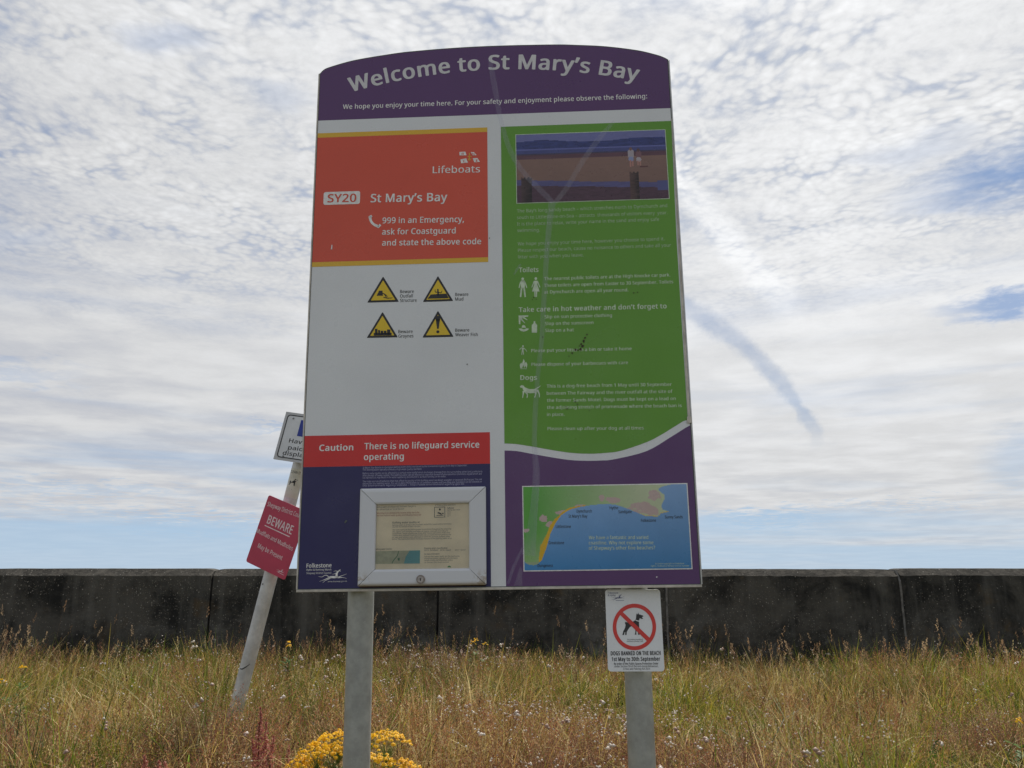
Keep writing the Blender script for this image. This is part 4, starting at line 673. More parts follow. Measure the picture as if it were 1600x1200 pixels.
# ------------------------------------------------------------------ sea wall
def build_wall():
    m, g, out = new_mat('weathered_concrete')
    b = g.n('ShaderNodeBsdfPrincipled')
    geo = g.n('ShaderNodeNewGeometry')
    P = geo.outputs['Position']
    sep = g.n('ShaderNodeSeparateXYZ'); g.put(sep.inputs[0], P)
    ns = g.n('ShaderNodeSeparateXYZ'); g.put(ns.inputs[0], geo.outputs['True Normal'])
    blot = g.noise(P, 2.1, 8, 0.70, 0.3)
    stv = g.vm('MULTIPLY', P, (7.0, 7.0, 0.7))
    streak = g.noise(stv, 1.0, 5, 0.65)
    col = g.mix(g.ramp(blot, 0.38, 0.62), (0.015, 0.015, 0.014), (0.074, 0.070, 0.060))
    col = g.mix(g.m('MULTIPLY', g.ramp(streak, 0.45, 0.75), 0.6), col, (0.115, 0.112, 0.100))
    # paler bare patches towards the foot
    low = g.ramp(sep.outputs[2], 1.32, 0.85, 0.0, 1.0)
    pt = g.m('MULTIPLY', g.ramp(g.noise(P, 2.6, 7, 0.68, 0.4), 0.50, 0.72), low)
    col = g.mix(g.m('MULTIPLY', pt, 0.85), col, (0.17, 0.168, 0.155))
    # brown lichen hints
    col = g.mix(g.m('MULTIPLY', g.ramp(g.noise(P, 3.7, 5, 0.6), 0.58, 0.75), 0.6), col, (0.090, 0.062, 0.032))
    # the up-facing top chamfer takes a mottled, paler grey-brown
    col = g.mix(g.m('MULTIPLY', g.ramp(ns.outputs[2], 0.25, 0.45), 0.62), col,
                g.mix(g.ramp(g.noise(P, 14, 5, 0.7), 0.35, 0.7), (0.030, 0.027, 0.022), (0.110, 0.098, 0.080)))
    # exposed aggregate: pale pebbles of different sizes
    def specks(scale, r0, r1, keep, seed):
        nonlocal col
        vo = g.n('ShaderNodeTexVoronoi', feature='F1'); g.put(vo.inputs['Vector'], g.vm('ADD', P, (seed, seed, seed)))
        vo.inputs['Scale'].default_value = scale
        cs = g.n('ShaderNodeSeparateColor'); g.put(cs.inputs[0], vo.outputs['Color'])
        on = g.m('MULTIPLY', g.ramp(vo.outputs['Distance'], r0, r1, 1.0, 0.0), g.m('LESS_THAN', cs.outputs[0], g.ramp(g.noise(P, 1.3, 3), 0.35, 0.65, keep * 0.1, keep * 1.9)))
        tone = g.mix(cs.outputs[1], (0.07, 0.063, 0.052), (0.36, 0.34, 0.30) if scale < 70 else (0.26, 0.24, 0.20))
        col = g.mix(g.m('MULTIPLY', on, 0.85), col, tone)
    specks(55, 0.14, 0.34, 0.15, 0.0)
    specks(38, 0.08, 0.26, 0.045, 3.0)
    specks(19, 0.05, 0.20, 0.09, 5.0)
    specks(110, 0.2, 0.42, 0.12, 7.0)
    g.put(b.inputs['Base Color'], col); b.inputs['Roughness'].default_value = 0.93; b.inputs['Specular IOR Level'].default_value = 0.25
    bp = g.n('ShaderNodeBump'); bp.inputs['Strength'].default_value = 0.7; bp.inputs['Distance'].default_value = 0.012
    g.put(bp.inputs['Height'], g.noise(P, 38, 6, 0.7)); g.put(b.inputs['Normal'], bp.outputs[0])
    m.node_tree.links.new(b.outputs[0], out.inputs[0])
    mortar = pmat('joint_sealant', (0.14, 0.135, 0.125), 0.9, var=0.35, vscale=20)
    tar = pmat('dark_joint_filler', (0.012, 0.012, 0.012), 0.9, var=0.2)

    root = bpy.data.objects.new('sea_wall', None); COL.objects.link(root); root.location = (0, WALL_Y, 0.5)
    tag(root, 'long low blackened concrete sea wall behind the grass, cast in sections', 'wall')
    pitch = 357 / FPX * WALL_Y / math.cos(PITCH) * 1.0
    # joint positions read at the top edge
    def xat(px): d = ray(px, 893); return d[0] / d[1] * WALL_Y
    jx = [xat(px) for px in (-25, 332, 685, 1040, 1405)]
    step = (jx[-1] - jx[0]) / 4
    while jx[0] > -14: jx.insert(0, jx[0] - step)
    while jx[-1] < 14: jx.append(jx[-1] + step)
    tops = {}
    for k in range(len(jx) - 1):
        x0, x1 = jx[k] + 0.009, jx[k + 1] - 0.009
        n = 56; xs = np.linspace(x0, x1, n + 1)
        dz = (np.random.default_rng(k).random() - 0.5) * 0.010
        ja = (fbm(xs * 3, xs * 0, 11, 3) - 0.5) * 0.008 + (fbm(xs * 22, xs * 0, 17, 2) - 0.5) * 0.005
        chip = np.exp(-((xs - x0) / 0.03) ** 2) * 0.014 + np.exp(-((xs - x1) / 0.04) ** 2) * 0.018
        prof = []
        for i, x in enumerate(xs):
            top = 1.522 + dz + ja[i] * 0.5 - chip[i]
            prof += [(x, 0.0, 0.1), (x, -0.004, 1.0), (x, 0.010, 1.462 + ja[i] * 1.6 + dz), (x, 0.075, top), (x, 0.27, top + 0.003), (x, 0.34, 1.45 + dz), (x, 0.36, -1.2)]
        q = 7
        F = [[i * q + j, (i + 1) * q + j, (i + 1) * q + j + 1, i * q + j + 1] for i in range(n) for j in range(q - 1)]
        F += [list(range(q))[::-1], [n * q + j for j in range(q)]]
        V = [(a, b2, c - 0.5) for a, b2, c in prof]
        link('wall_section', mesh('wall_section', V, F), m, root)
    for k, x in enumerate(jx[1:-1], 1):
        px = 800 + x / WALL_Y * FPX * math.cos(PITCH)
        pale = abs(px - 1405) < 40 or abs(px - 1040) < 40
        wd = 0.0075
        dpt = -0.004 if pale else 0.02
        hw = 0.0085 if pale else wd
        ztop = 1.518 if pale else 1.47
        V = []; F = []
        zs = np.linspace(0.2, ztop, 14)
        for i, z in enumerate(zs):
            j = (random.random() - 0.5) * 0.006
            yb = dpt + max(0, z - 1.45) * 0.9
            V += [(x - hw + j, yb, z - 0.5), (x + hw + j, yb, z - 0.5), (x + hw + j, yb + 0.2, z - 0.5), (x - hw + j, yb + 0.2, z - 0.5)]
            if i: 
                o = 4 * i
                F += [[o - 4 + a, o - 4 + (a + 1) % 4, o + (a + 1) % 4, o + a] for a in range(4)]
        F.append([4 * 13 + a for a in range(4)])
        j = link('joint_strip', mesh('joint_strip', V, F), mortar if pale else tar, root)
        if pale: j['label'] = 'pale mortar strip filling a wall joint'


build_wall()

# ------------------------------------------------------------------ the welcome sign
ALU = pmat('brushed_aluminium', (0.50, 0.50, 0.48), 0.42, metal=0.55, var=0.10, vscale=14)
BODY = pmat('dull_grey_green_rim', (0.11, 0.125, 0.115), 0.7, var=0.15, vscale=14, spec=0.25)
EDGE = pmat('weathered_edge_trim', (0.52, 0.49, 0.43), 0.55, metal=0.2, var=0.22, vscale=18)
GALV = None


def galv(name, rgb):
    m, g, out = new_mat(name)
    b = g.n('ShaderNodeBsdfPrincipled'); oc = g.n('ShaderNodeTexCoord').outputs['Object']
    st = g.vm('MULTIPLY', oc, (9, 9, 1.1))
    c = g.mix(g.ramp(g.noise(oc, 16, 5, 0.65), 0.3, 0.72), tuple(0.80 * v for v in rgb), tuple(1.15 * v for v in rgb))
    c = g.mix(g.m('MULTIPLY', g.ramp(g.noise(st, 1.0, 5, 0.6), 0.45, 0.75), 0.35), c, (rgb[0] * 0.62, rgb[1] * 0.64, rgb[2] * 0.58))
    c = g.mix(g.m('MULTIPLY', g.ramp(g.noise(oc, 130, 3, 0.7), 0.62, 0.75), 0.35), c, (0.62, 0.63, 0.60))
    g.put(b.inputs['Base Color'], c); b.inputs['Metallic'].default_value = 0.25
    g.put(b.inputs['Roughness'], g.ramp(g.noise(oc, 22, 4), 0.3, 0.7, 0.38, 0.62))
    bp = g.n('ShaderNodeBump'); bp.inputs['Strength'].default_value = 0.25; bp.inputs['Distance'].default_value = 0.001
    g.put(bp.inputs['Height'], g.noise(oc, 90, 4, 0.6)); g.put(b.inputs['Normal'], bp.outputs[0])
    m.node_tree.links.new(b.outputs[0], out.inputs[0])
    return m


GALV = galv('galvanised_steel', (0.38, 0.39, 0.36))
GALV2 = galv('pale_painted_steel', (0.56, 0.57, 0.56))

LAM = dict(rough=0.33, var=0.035, vscale=2.2, grain=0.03, gscale=300, spec=0.5)
WHITE = pmat('white_laminate', (0.70, 0.725, 0.74), **LAM)
PURPLE = pmat('faded_purple_laminate', (0.100, 0.038, 0.142), **LAM)
ORANGE = pmat('faded_orange_red_laminate', (0.66, 0.085, 0.040), **LAM)
YELLOW = pmat('golden_yellow_laminate', (0.72, 0.44, 0.03), **LAM)
RED = pmat('red_laminate', (0.60, 0.022, 0.018), **LAM)
NAVY = pmat('navy_laminate', (0.016, 0.013, 0.092), **LAM)
GREEN = pmat('grass_green_laminate', (0.115, 0.31, 0.020), **LAM)
INKW = pmat('white_ink', (0.78, 0.78, 0.76), 0.45, var=0.12, vscale=60)
TITLEINK = pmat('greyed_white_ink', (0.62, 0.62, 0.63), 0.45, var=0.08, vscale=30)
INKF = pmat('faded_pale_green_ink', (0.42, 0.56, 0.36), 0.45, var=0.16, vscale=50)
INKG = pmat('pale_green_ink', (0.56, 0.68, 0.50), 0.45, var=0.14, vscale=50)
INKP = pmat('pale_lilac_ink', (0.42, 0.42, 0.58), 0.45, var=0.15, vscale=60)
BLACK = pmat('black_ink', (0.018, 0.018, 0.018), 0.45, var=0.1)
GREYINK = pmat('grey_ink', (0.16, 0.155, 0.13), 0.6, var=0.2, vscale=80)
PRINT = pmat('photo_print', (1, 1, 1), 0.33, var=0.04, attr='col')

DROP = 1.05
BF = Frame(-0.00443657, -0.01345836, -0.04359938, (0, 2.9, 1.48), DROP)
B = BF.uv
VV = lambda *pts: sum(B(*p)[1] for p in pts) / len(pts)
UU = lambda *pts: sum(B(*p)[0] for p in pts) / len(pts)
U_L, U_R, V_B = -0.737, 0.6355, -0.0355
sign = BF.empty('welcome_sign')
tag(sign, 'large purple, white and green beach welcome board with curved top on two grey posts', 'sign')
LAY = 0.0005


def catmull(P, k=6):
    P = np.array(P, float); out = []
    n = len(P)
    for i in range(n - 1):
        p0, p1, p2, p3 = P[max(i - 1, 0)], P[i], P[i + 1], P[min(i + 2, n - 1)]
        for j in range(k):
            f = j / k
            out.append(tuple(0.5 * ((2 * p1) + (-p0 + p2) * f + (2 * p0 - 5 * p1 + 4 * p2 - p3) * f * f + (-p0 + 3 * p1 - 3 * p2 + p3) * f ** 3)))
    out.append(tuple(P[-1]))
    return out


arch_px = [(499.8, 115), (505, 109.5), (514.7, 104.8), (552, 94.2), (602, 85.5), (640, 80.4), (710, 74.6), (780, 71.2), (864, 69.4), (905, 70.2), (948, 72.4), (995, 78.2), (1023, 84.6), (1037, 89.2), (1045.2, 93.8)]
arch = catmull([B(*q) for q in arch_px], 5)
arch[0] = (U_L, arch[0][1]); arch[-1] = (U_R, arch[-1][1])
outline = [(U_L, V_B)] + arch + [(U_R, V_B)]
prism(BF, 'board_body', outline, -0.034, 0.0, BODY, sign, bevel=0.0)
# folded rim pieces: sides and foot, slightly proud
def bar(name, u0, v0, u1, v1, w0, w1, mat, par=None, bevel=0.001):
    return prism(BF, name, [(u0, v0), (u1, v0), (u1, v1), (u0, v1)], w0, w1, mat, par or sign, bevel)
bar('bottom_rim', U_L - 0.0015, V_B - 0.004, U_R + 0.0015, V_B + 0.0045, -0.036, 0.004, EDGE)
bar('side_rim', U_L - 0.003, V_B + 0.005, U_L + 0.002, arch[0][1] - 0.002, -0.035, 0.003, EDGE)
bar('side_rim', U_R - 0.001, V_B + 0.005, U_R + 0.004, arch[-1][1] - 0.002, -0.035, 0.003, ALU)
e = 0.004
# print areas
v_hdr = 1.7457
uL, uR = U_L + 0.004, U_R - 0.004
white = [(uL, V_B + 0.007), (uL, v_hdr), (uR, v_hdr), (uR, V_B + 0.007)]
flat(BF, 'white_panel', [white[::-1]], WHITE, LAY, sign)
_a = np.array(arch); _d = np.gradient(_a, axis=0); _d /= np.linalg.norm(_d, axis=1)[:, None]
arch_in = [(min(max(u, uL), uR), v) for u, v in (_a + np.stack([_d[:, 1], -_d[:, 0]], 1) * 0.0042)]
arch_in = [q for i, q in enumerate(arch_in) if i == 0 or q[0] > arch_in[i - 1][0] + 1e-5]
flat(BF, 'header_panel', [[(uL, v_hdr + 0.0003)] + arch_in + [(uR, v_hdr + 0.0003)]], PURPLE, LAY, sign)
# lifeboats block
u_o = -0.0730; v_y1 = 1.6910; v_y2 = VV((497, 214.9), (760.7, 206.8)); v_y3 = VV((489.4, 408.4), (763.1, 403.4)); v_y4 = VV((488.8, 415.5), (763.7, 411.2))
rc = lambda u0, v0, u1, v1: [(u0, v0), (u1, v0), (u1, v1), (u0, v1)]
flat(BF, 'yellow_stripe', [rc(uL, v_y2, u_o, v_y1)], YELLOW, 2 * LAY, sign)
flat(BF, 'orange_panel', [rc(uL, v_y3, u_o, v_y2 - 0.0002)], ORANGE, 2 * LAY, sign)
flat(BF, 'yellow_stripe', [rc(uL, v_y4, u_o, v_y3 - 0.0002)], YELLOW, 2 * LAY, sign)
# caution block
v_c1 = VV((475.9, 681.6), (760, 675)); v_c2 = VV((474.6, 730.7), (760, 723.8))
flat(BF, 'red_panel', [rc(uL, v_c2, u_o + 0.0015, v_c1)], RED, 2 * LAY, sign)
flat(BF, 'navy_panel', [rc(uL, V_B + 0.007, u_o + 0.0015, v_c2 - 0.0002)], NAVY, 2 * LAY, sign)
# green panel with the wave
u_g = -0.0205
v_gt = 1.6915
wave_g = [B(*q) for q in [(789.5, 693), (806, 693.8), (830, 697.5), (870, 704.5), (895, 707.8), (920, 709), (945, 707.8), (970, 704.4), (1010, 691), (1032, 680), (1050, 669), (1071, 656)]]
wave_p = [B(*q) for q in [(790, 704), (808, 705), (830, 709), (870, 716), (893, 719), (916, 720), (938, 719.6), (960, 717.6), (1010, 705), (1048, 683), (1077, 664.7)]]
wave_g = catmull(wave_g, 4); wave_p = catmull(wave_p, 4)
wave_g[0] = (u_g, wave_g[0][1]); wave_p[0] = (u_g, wave_p[0][1]); wave_p[-1] = (uR, wave_p[-1][1])
u_gr0, u_gr1 = B(1047.5, 190)[0], B(1071, 655)[0]
gs = 0.627
wave_g[-1] = (gs - 0.003, wave_g[-1][1])
flat(BF, 'green_panel', [[(u_g, v_gt)] + wave_g + [(gs - 0.003, 1.2), (uR, v_gt)]], GREEN, 2 * LAY, sign)
flat(BF, 'purple_panel', [[(u_g, V_B + 0.007), (uR, V_B + 0.007)] + wave_p[::-1]], PURPLE, 2 * LAY, sign)
# exposed metal strip down the green panel's right edge
prism(BF, 'exposed_edge_strip', [(gs - 0.002, wave_g[-1][1] - 0.004), (U_R - 0.0015, wave_g[-1][1] - 0.004), (U_R - 0.0015, 1.70), (U_R - 0.004, 1.70)], 0.0012, 0.003, EDGE, sign, 0.0004)
prism(BF, 'edge_clip', rc(gs - 0.006, wave_g[-1][1] - 0.012, U_R + 0.002, wave_g[-1][1] + 0.010), 0.003, 0.006, EDGE, sign, 0.0005)

# curved title
def title():
    v, F = glyphs('Welcome to St Mary\u2019s Bay', 0.027, 4)
    pts = [(546, 144.4), (555, 142), (588, 134), (618, 127), (640, 122.5), (682, 116), (724, 111.3), (772, 108.6), (800, 107.9), (837, 108.7), (867, 110), (914, 114), (937, 116.4), (957, 119.3), (971, 121.6), (991, 125.8)]
    uv = np.array([B(*q) for q in pts]); pf = np.polyfit(uv[:, 0], uv[:, 1], 4); dp = np.polyder(pf)
    us = np.linspace(uv[0, 0] - 0.02, uv[-1, 0] + 0.05, 600); vs = np.polyval(pf, us)
    s = np.concatenate([[0], np.cumsum(np.hypot(np.diff(us), np.diff(vs)))])
    s0 = np.interp(B(548, 143.5)[0], us, s); s1 = np.interp(B(996.5, 127.0)[0], us, s)
    x0, x1 = v[:, 0].min(), v[:, 0].max()
    sc = (s1 - s0) / (x1 - x0)
    h = (B(825, 86)[1] - B(825, 108)[1]) / CAP
    ss = s0 + (v[:, 0] - x0) * sc
    bu = np.interp(ss, s, us); bv = np.polyval(pf, bu); sl = np.polyval(dp, bu); L = np.sqrt(1 + sl ** 2)
    P = np.stack([bu - sl / L * v[:, 1] * h, bv + v[:, 1] * h / L], 1)
    # one object per word
    xs = np.sort(v[:, 0]); gaps = np.where(np.diff(xs) > 0.15)[0]; cut = [(xs[i] + xs[i + 1]) / 2 for i in gaps]
    word = np.searchsorted(cut, v[:, 0])
    for k in range(len(cut) + 1):
        idx = np.where(word == k)[0]; new = {int(j): i for i, j in enumerate(idx)}
        link('title_lettering', mesh('title_lettering', [BF.loc(P[j, 0], P[j, 1], 2 * LAY + v[j, 2]) for j in idx], [[new[i] for i in f] for f in F if word[f[0]] == k]), TITLEINK, sign)
title()
T3 = 3 * LAY
lettering(BF, [('We hope you enjoy your time here. For your safety and enjoyment please observe the following:', (535.7, 170.4), (1011.3, 153.6), 7.0, dict(bold=0.016))], INKW, 2 * LAY, sign)
lettering(BF, [('Lifeboats', (676, 270.6), (750, 269.2), 10.6, dict(bold=0.010)),
               ('St Mary\u2019s Bay', (578.8, 316), (698.8, 314), 12.6, dict(bold=0.022)),
               ('999 in an Emergency,', (597.4, 349), (725, 346.8), 9, dict(bold=0.018)),
               ('ask for Coastguard', (596.8, 366.6), (712, 364.6), 9, dict(bold=0.018)),
               ('and state the above code', (596.8, 383.8), (751.8, 381.4), 9, dict(bold=0.018))], INKW, T3, sign)
a, b = B(505.3, 320.5), B(563, 298.3)
badge = flat(BF, 'code_badge', [rrect(a[0], a[1], b[0], b[1] - 0.001, 0.008)], INKW, T3, sign)
lettering(BF, [('SY20', (511.5, 316), (556.5, 315.2), 12.4, dict(bold=0.018))], ORANGE, 4 * LAY, badge)
# handset
hs = stroke([(524, 312), (530, 345), (552, 375), (598, 398)], [26, 20, 20, 24]) + stroke([(519, 318), (540, 306)], [20, 18]) + stroke([(588, 402), (612, 380)], [18, 20])
flat(BF, 'handset_symbol', mapped(BF, hs, 1 / 5.333, 1 / 5.333, 480, 280), INKW, T3, sign)
# lifeboat emblem: four flags round a small cross
def emblem():
    fl = [[(1268, 948), (1318, 945), (1328, 975), (1270, 977)], [(1363, 948), (1392, 950), (1412, 974), (1378, 976)],
          [(1278, 1010), (1325, 1000), (1340, 1036), (1282, 1042)], [(1380, 1000), (1418, 998), (1440, 1030), (1392, 1034)]]
    f = flat(BF, 'flag_emblem', mapped(BF, fl, 1 / 5.333, 1 / 5.333, 480, 60), INKW, T3, sign)
    lettering(BF, [(c, (480 + x / 5.333, 60 + y / 5.333), (480 + (x + 20) / 5.333, 60 + y / 5.333), 3.4, dict(bold=0.01)) for c, x, y in (('R', 1287, 971), ('N', 1374, 971), ('L', 1301, 1032), ('I', 1402, 1027))], ORANGE, 4 * LAY, f)
    cr = stroke([(1352, 955), (1352, 1018)], [7, 7]) + stroke([(1338, 985), (1368, 985)], [7, 7]) + stroke([(1340, 1002), (1352, 1018), (1366, 1002)], [4, 6, 4])
    flat(BF, 'anchor_emblem', mapped(BF, cr, 1 / 5.333, 1 / 5.333, 480, 60), YELLOW, T3, sign)
emblem()


def warning(apex, bl, br, syms, light=None):
    c = ((apex[0] + bl[0] + br[0]) / 3, (apex[1] + bl[1] + br[1]) / 3)
    def shrink(k, r=0.10):
        P = [np.array(c) + (np.array(q) - c) * k for q in (apex, bl, br)]
        out = []
        for i in range(3):
            p, q0, q1 = P[i], P[i - 1], P[(i + 1) % 3]
            out += [tuple(p + (q0 - p) * r * .5), tuple(p + ((q0 - p) + (q1 - p)) * r * 0.10), tuple(p + (q1 - p) * r * .5)]
        return [B(*q) for q in out]
    t = flat(BF, 'warning_triangle', [shrink(1.04, 0.07)], BLACK, 2 * LAY, sign)
    flat(BF, 'yellow_field', [shrink(0.80, 0.05)], YELLOW2, 3 * LAY, t)
    flat(BF, 'hazard_symbol', syms, BLACK, 4 * LAY, t)


YELLOW2 = pmat('warning_yellow_laminate', (0.74, 0.52, 0.015), **LAM)
Z3 = lambda polys: mapped(BF, polys, 1 / 5.333, 1 / 5.333, 480, 280)
warning((598.7, 433), (574.8, 472.4), (622.5, 471.2), Z3([[(600, 930), (628, 930), (632, 972), (580, 972)]] + stroke([(630, 950), (645, 960), (655, 975), (662, 985)], [5, 9, 8, 4]) + stroke([(636, 985), (670, 992), (712, 990)], [6, 8, 4]) + stroke([(646, 958), (660, 968), (672, 982)], [3, 4, 3])))
warning((684.4, 432.2), (661.6, 471.4), (707.4, 469.9), Z3([[(1030, 962), (1160, 955), (1180, 993), (1003, 997)]] + stroke([(1090, 925), (1092, 972)], [10, 16]) + stroke([(1092, 940), (1070, 942), (1066, 920)], [7, 6, 4]) + stroke([(1092, 942), (1115, 948), (1124, 930)], [7, 6, 4]) + [circle(1089, 922, 7, 7, 10)]))
warning((597.8, 488.4), (574, 527.6), (620.8, 526.6), [[B(*q) for q in p] for p in ([(586, 514), (590, 514), (590, 523), (586, 523)], [(591, 516), (594, 516), (594, 523), (591, 523)], [(595, 517), (599, 517), (599, 523), (595, 523)], [(600, 517), (604, 517), (604, 523), (600, 523)], [(605, 515), (610, 515), (610, 523), (605, 523)], [(584, 520.5), (612, 520), (612, 524), (584, 524.5)])])
warning((684.4, 486.6), (661, 527), (708, 525.8), [[B(*q) for q in circle(684.3, 498, 3.6, 4.6, 14)], [B(*q) for q in ((681, 499), (687.6, 499), (685.6, 514), (683, 514))], [B(*q) for q in circle(684.3, 518.6, 2.5, 2.3, 12)]])
lettering(BF, [(s, (x0, y0), (x1, y0 - 0.4), 5.0, dict(bold=0.014)) for s, x0, x1, y0 in (
    ('Beware', 625, 646.5, 458), ('Outfall', 625, 645, 465), ('Structure', 625, 651, 471.8), ('Beware', 711.2, 731.8, 462.6), ('Mud', 711.2, 724, 469.8),
    ('Beware', 622.3, 644.8, 520.6), ('Groynes', 622.3, 646, 527.6), ('Beware', 711.3, 733.2, 518.4), ('Weaver Fish', 711.3, 746.4, 525.4))], BLACK, 2 * LAY, sign)
lettering(BF, [('Caution', (498.6, 704.6), (552, 703.4), 9.4, dict(bold=0.028)), ('There is no lifeguard service', (569, 702), (749, 699.2), 9.6, dict(bold=0.022)),
               ('operating', (568.4, 718.8), (631, 717.6), 9.6, dict(bold=0.022))], INKW, T3, sign)
small = [("St Mary\u2019s Bay (Beach) is a European bathing water and is monitored by the Environment Agency from May to September.", 567, 730, 732.2, 728.4),
         ("This bathing water typically achieves a high water quality standard.", 566.6, 659, 735.4, 734),
         ("Bathing water quality can be affected by a surface water outfall which discharges drainage from the surrounding urban land, particularly", 566.6, 753.6, 741, 737.8),
         ("after periods of heavy rainfall. This bathing water can be affected by seasonal blooms of phytoplankton (harmless algae) which are", 566.6, 752.6, 744.4, 741.4),
         ("not harmful but may result in the water appearing discoloured or as foam forming on the water.", 566.6, 697.4, 747.8, 745.6),
         ("The main sources of pollution that may affect the quality of this bathing water are direct seawater or seasonal discharges. The risk", 566.6, 753, 753.6, 750.2),
         ("shown for this bathing water. For up-to-date information on all pollution issues and how they are managed can be viewed on", 566.6, 752.6, 757, 753.8),
         ("the Environment Agency website \u2013 http://www.environment-agency.gov.uk", 566.6, 725.4, 760.2, 757.2)]
lettering(BF, [(s, (x0, y0), (x1, y1), 2.7, dict(bold=0.006, res=1)) for s, x0, x1, y0, y1 in small], INKP, T3, sign, 'small_print')
lettering(BF, [('Folkestone', (478.8, 887), (517.9, 886.2), 6.2, dict(bold=0.02)), ('Hythe & Romney Marsh', (478.8, 891.8), (517.6, 891.2), 2.9, dict(bold=0.01, res=1)),
               ('Shepway District Council', (478.8, 897), (517.4, 896.5), 2.9, dict(bold=0.006, res=1)), ('www.shepway.gov.uk', (512, 909.6), (542, 909), 2.0, dict(bold=0.006, res=1))], INKW, T3, sign)
flat(BF, 'horse_emblem', mapped(BF, horse(), 1 / 8, 1 / 8, 460, 780), INKW, T3, sign)

# beach photograph
def srgb(*c): return np.array(lin(c))
def beach_photo(s, t):
    n = fbm(s * 30, t * 70, 5, 3); n2 = fbm(s * 6, t * 40, 8, 4); sp = rng.random(len(s))
    c = np.zeros((len(s), 3))
    def put(mask, col, am=0.0, base=None):
        c[mask] = np.asarray(col) * (1 + am * (n[mask][:, None] - 0.5))
    sky_ = srgb(112, 116, 170); hill = srgb(54, 64, 122); sea1 = srgb(72, 78, 134); sea2 = srgb(70, 64, 92); sand = srgb(132, 104, 94); wet = srgb(88, 86, 134); dark = srgb(80, 56, 70)
    put(t > 0.86, sky_, 0.2)
    hh = 0.885 + 0.02 * np.sin(s * 9) + 0.015 * (n2 - 0.5)
    put((t < hh) & (t > 0.76), hill, 0.9)
    put((t <= 0.77) & (t > 0.69), sea1, 0.3)
    put((t <= 0.775) & (t > 0.762), srgb(100, 106, 170))
    put((t <= 0.715), sea2, 0.5)
    lay = (t <= 0.69) & (t > 0.60)
    c[lay] = (srgb(96, 66, 78) * (0.6 + 0.9 * n2[lay])[:, None])
    put((t <= 0.625), sand, 0.12)
    c[(t <= 0.625)] *= (0.85 + 0.35 * (t[t <= 0.625][:, None]))
    bw = 0.33 - 0.10 * s + 0.02 * (n2 - 0.5)
    put((t < bw) & (t > bw - 0.075), wet, 0.5)
    dk = t <= bw - 0.075
    c[dk] = dark * (0.65 + 0.7 * n[dk] + 0.25 * (sp[dk] > 0.93))[:, None]
    gr = (s > 0.93) & (t < 0.26) & (t > 0.12); c[gr] = srgb(84, 88, 140)
    # groyne posts
    def post(x0, x1, top, colr):
        m = (s > x0) & (s < x1) & (t < top + 0.01 * np.sin(s * 260))
        k = (s[m] - x0) / (x1 - x0)
        c[m] = (np.asarray(colr) * (1.15 - 0.8 * k + 1.1 * (n[m] - 0.5))[:, None])
    post(0.03, 0.10, 0.36, srgb(70, 54, 54)); post(0.75, 0.812, 0.39, srgb(84, 64, 60))
    # two walkers
    def blob(cx, cy, rx, ry, colr):
        m = ((s - cx) / rx) ** 2 + ((t - cy) / ry) ** 2 < 1; c[m] = colr
    blob(0.765, 0.66, 0.022, 0.075, srgb(168, 160, 168)); blob(0.765, 0.735, 0.010, 0.026, srgb(120, 90, 88)); blob(0.765, 0.585, 0.018, 0.04, srgb(140, 150, 190))
    blob(0.760, 0.52, 0.006, 0.05, srgb(180, 130, 120)); blob(0.776, 0.52, 0.006, 0.045, srgb(180, 130, 120))
    blob(0.816, 0.65, 0.019, 0.06, srgb(126, 92, 100)); blob(0.816, 0.715, 0.010, 0.024, srgb(90, 66, 72)); blob(0.816, 0.575, 0.017, 0.035, srgb(176, 168, 176))
    blob(0.811, 0.525, 0.006, 0.04, srgb(176, 130, 120)); blob(0.824, 0.52, 0.006, 0.04, srgb(176, 130, 120))
    m = (abs(t - 0.475) < 0.010) & (s > 0.82) & (s < 0.875); c[m] = srgb(96, 60, 62)
    return np.clip(c * 0.95, 0.002, 0.8)
u0, u1, v0, v1 = 0.0350, 0.6075, 1.3695, 1.6565
pf_ = flat(BF, 'beach_photograph', [rc(u0, v0, u1, v1)], INKG, 3 * LAY, sign)
print_grid(BF, 'picture_area', u0 + 0.0025, u1 - 0.0025, v0 + 0.0025, v1 - 0.0025, 200, 100, beach_photo, PRINT, 4 * LAY, pf_)

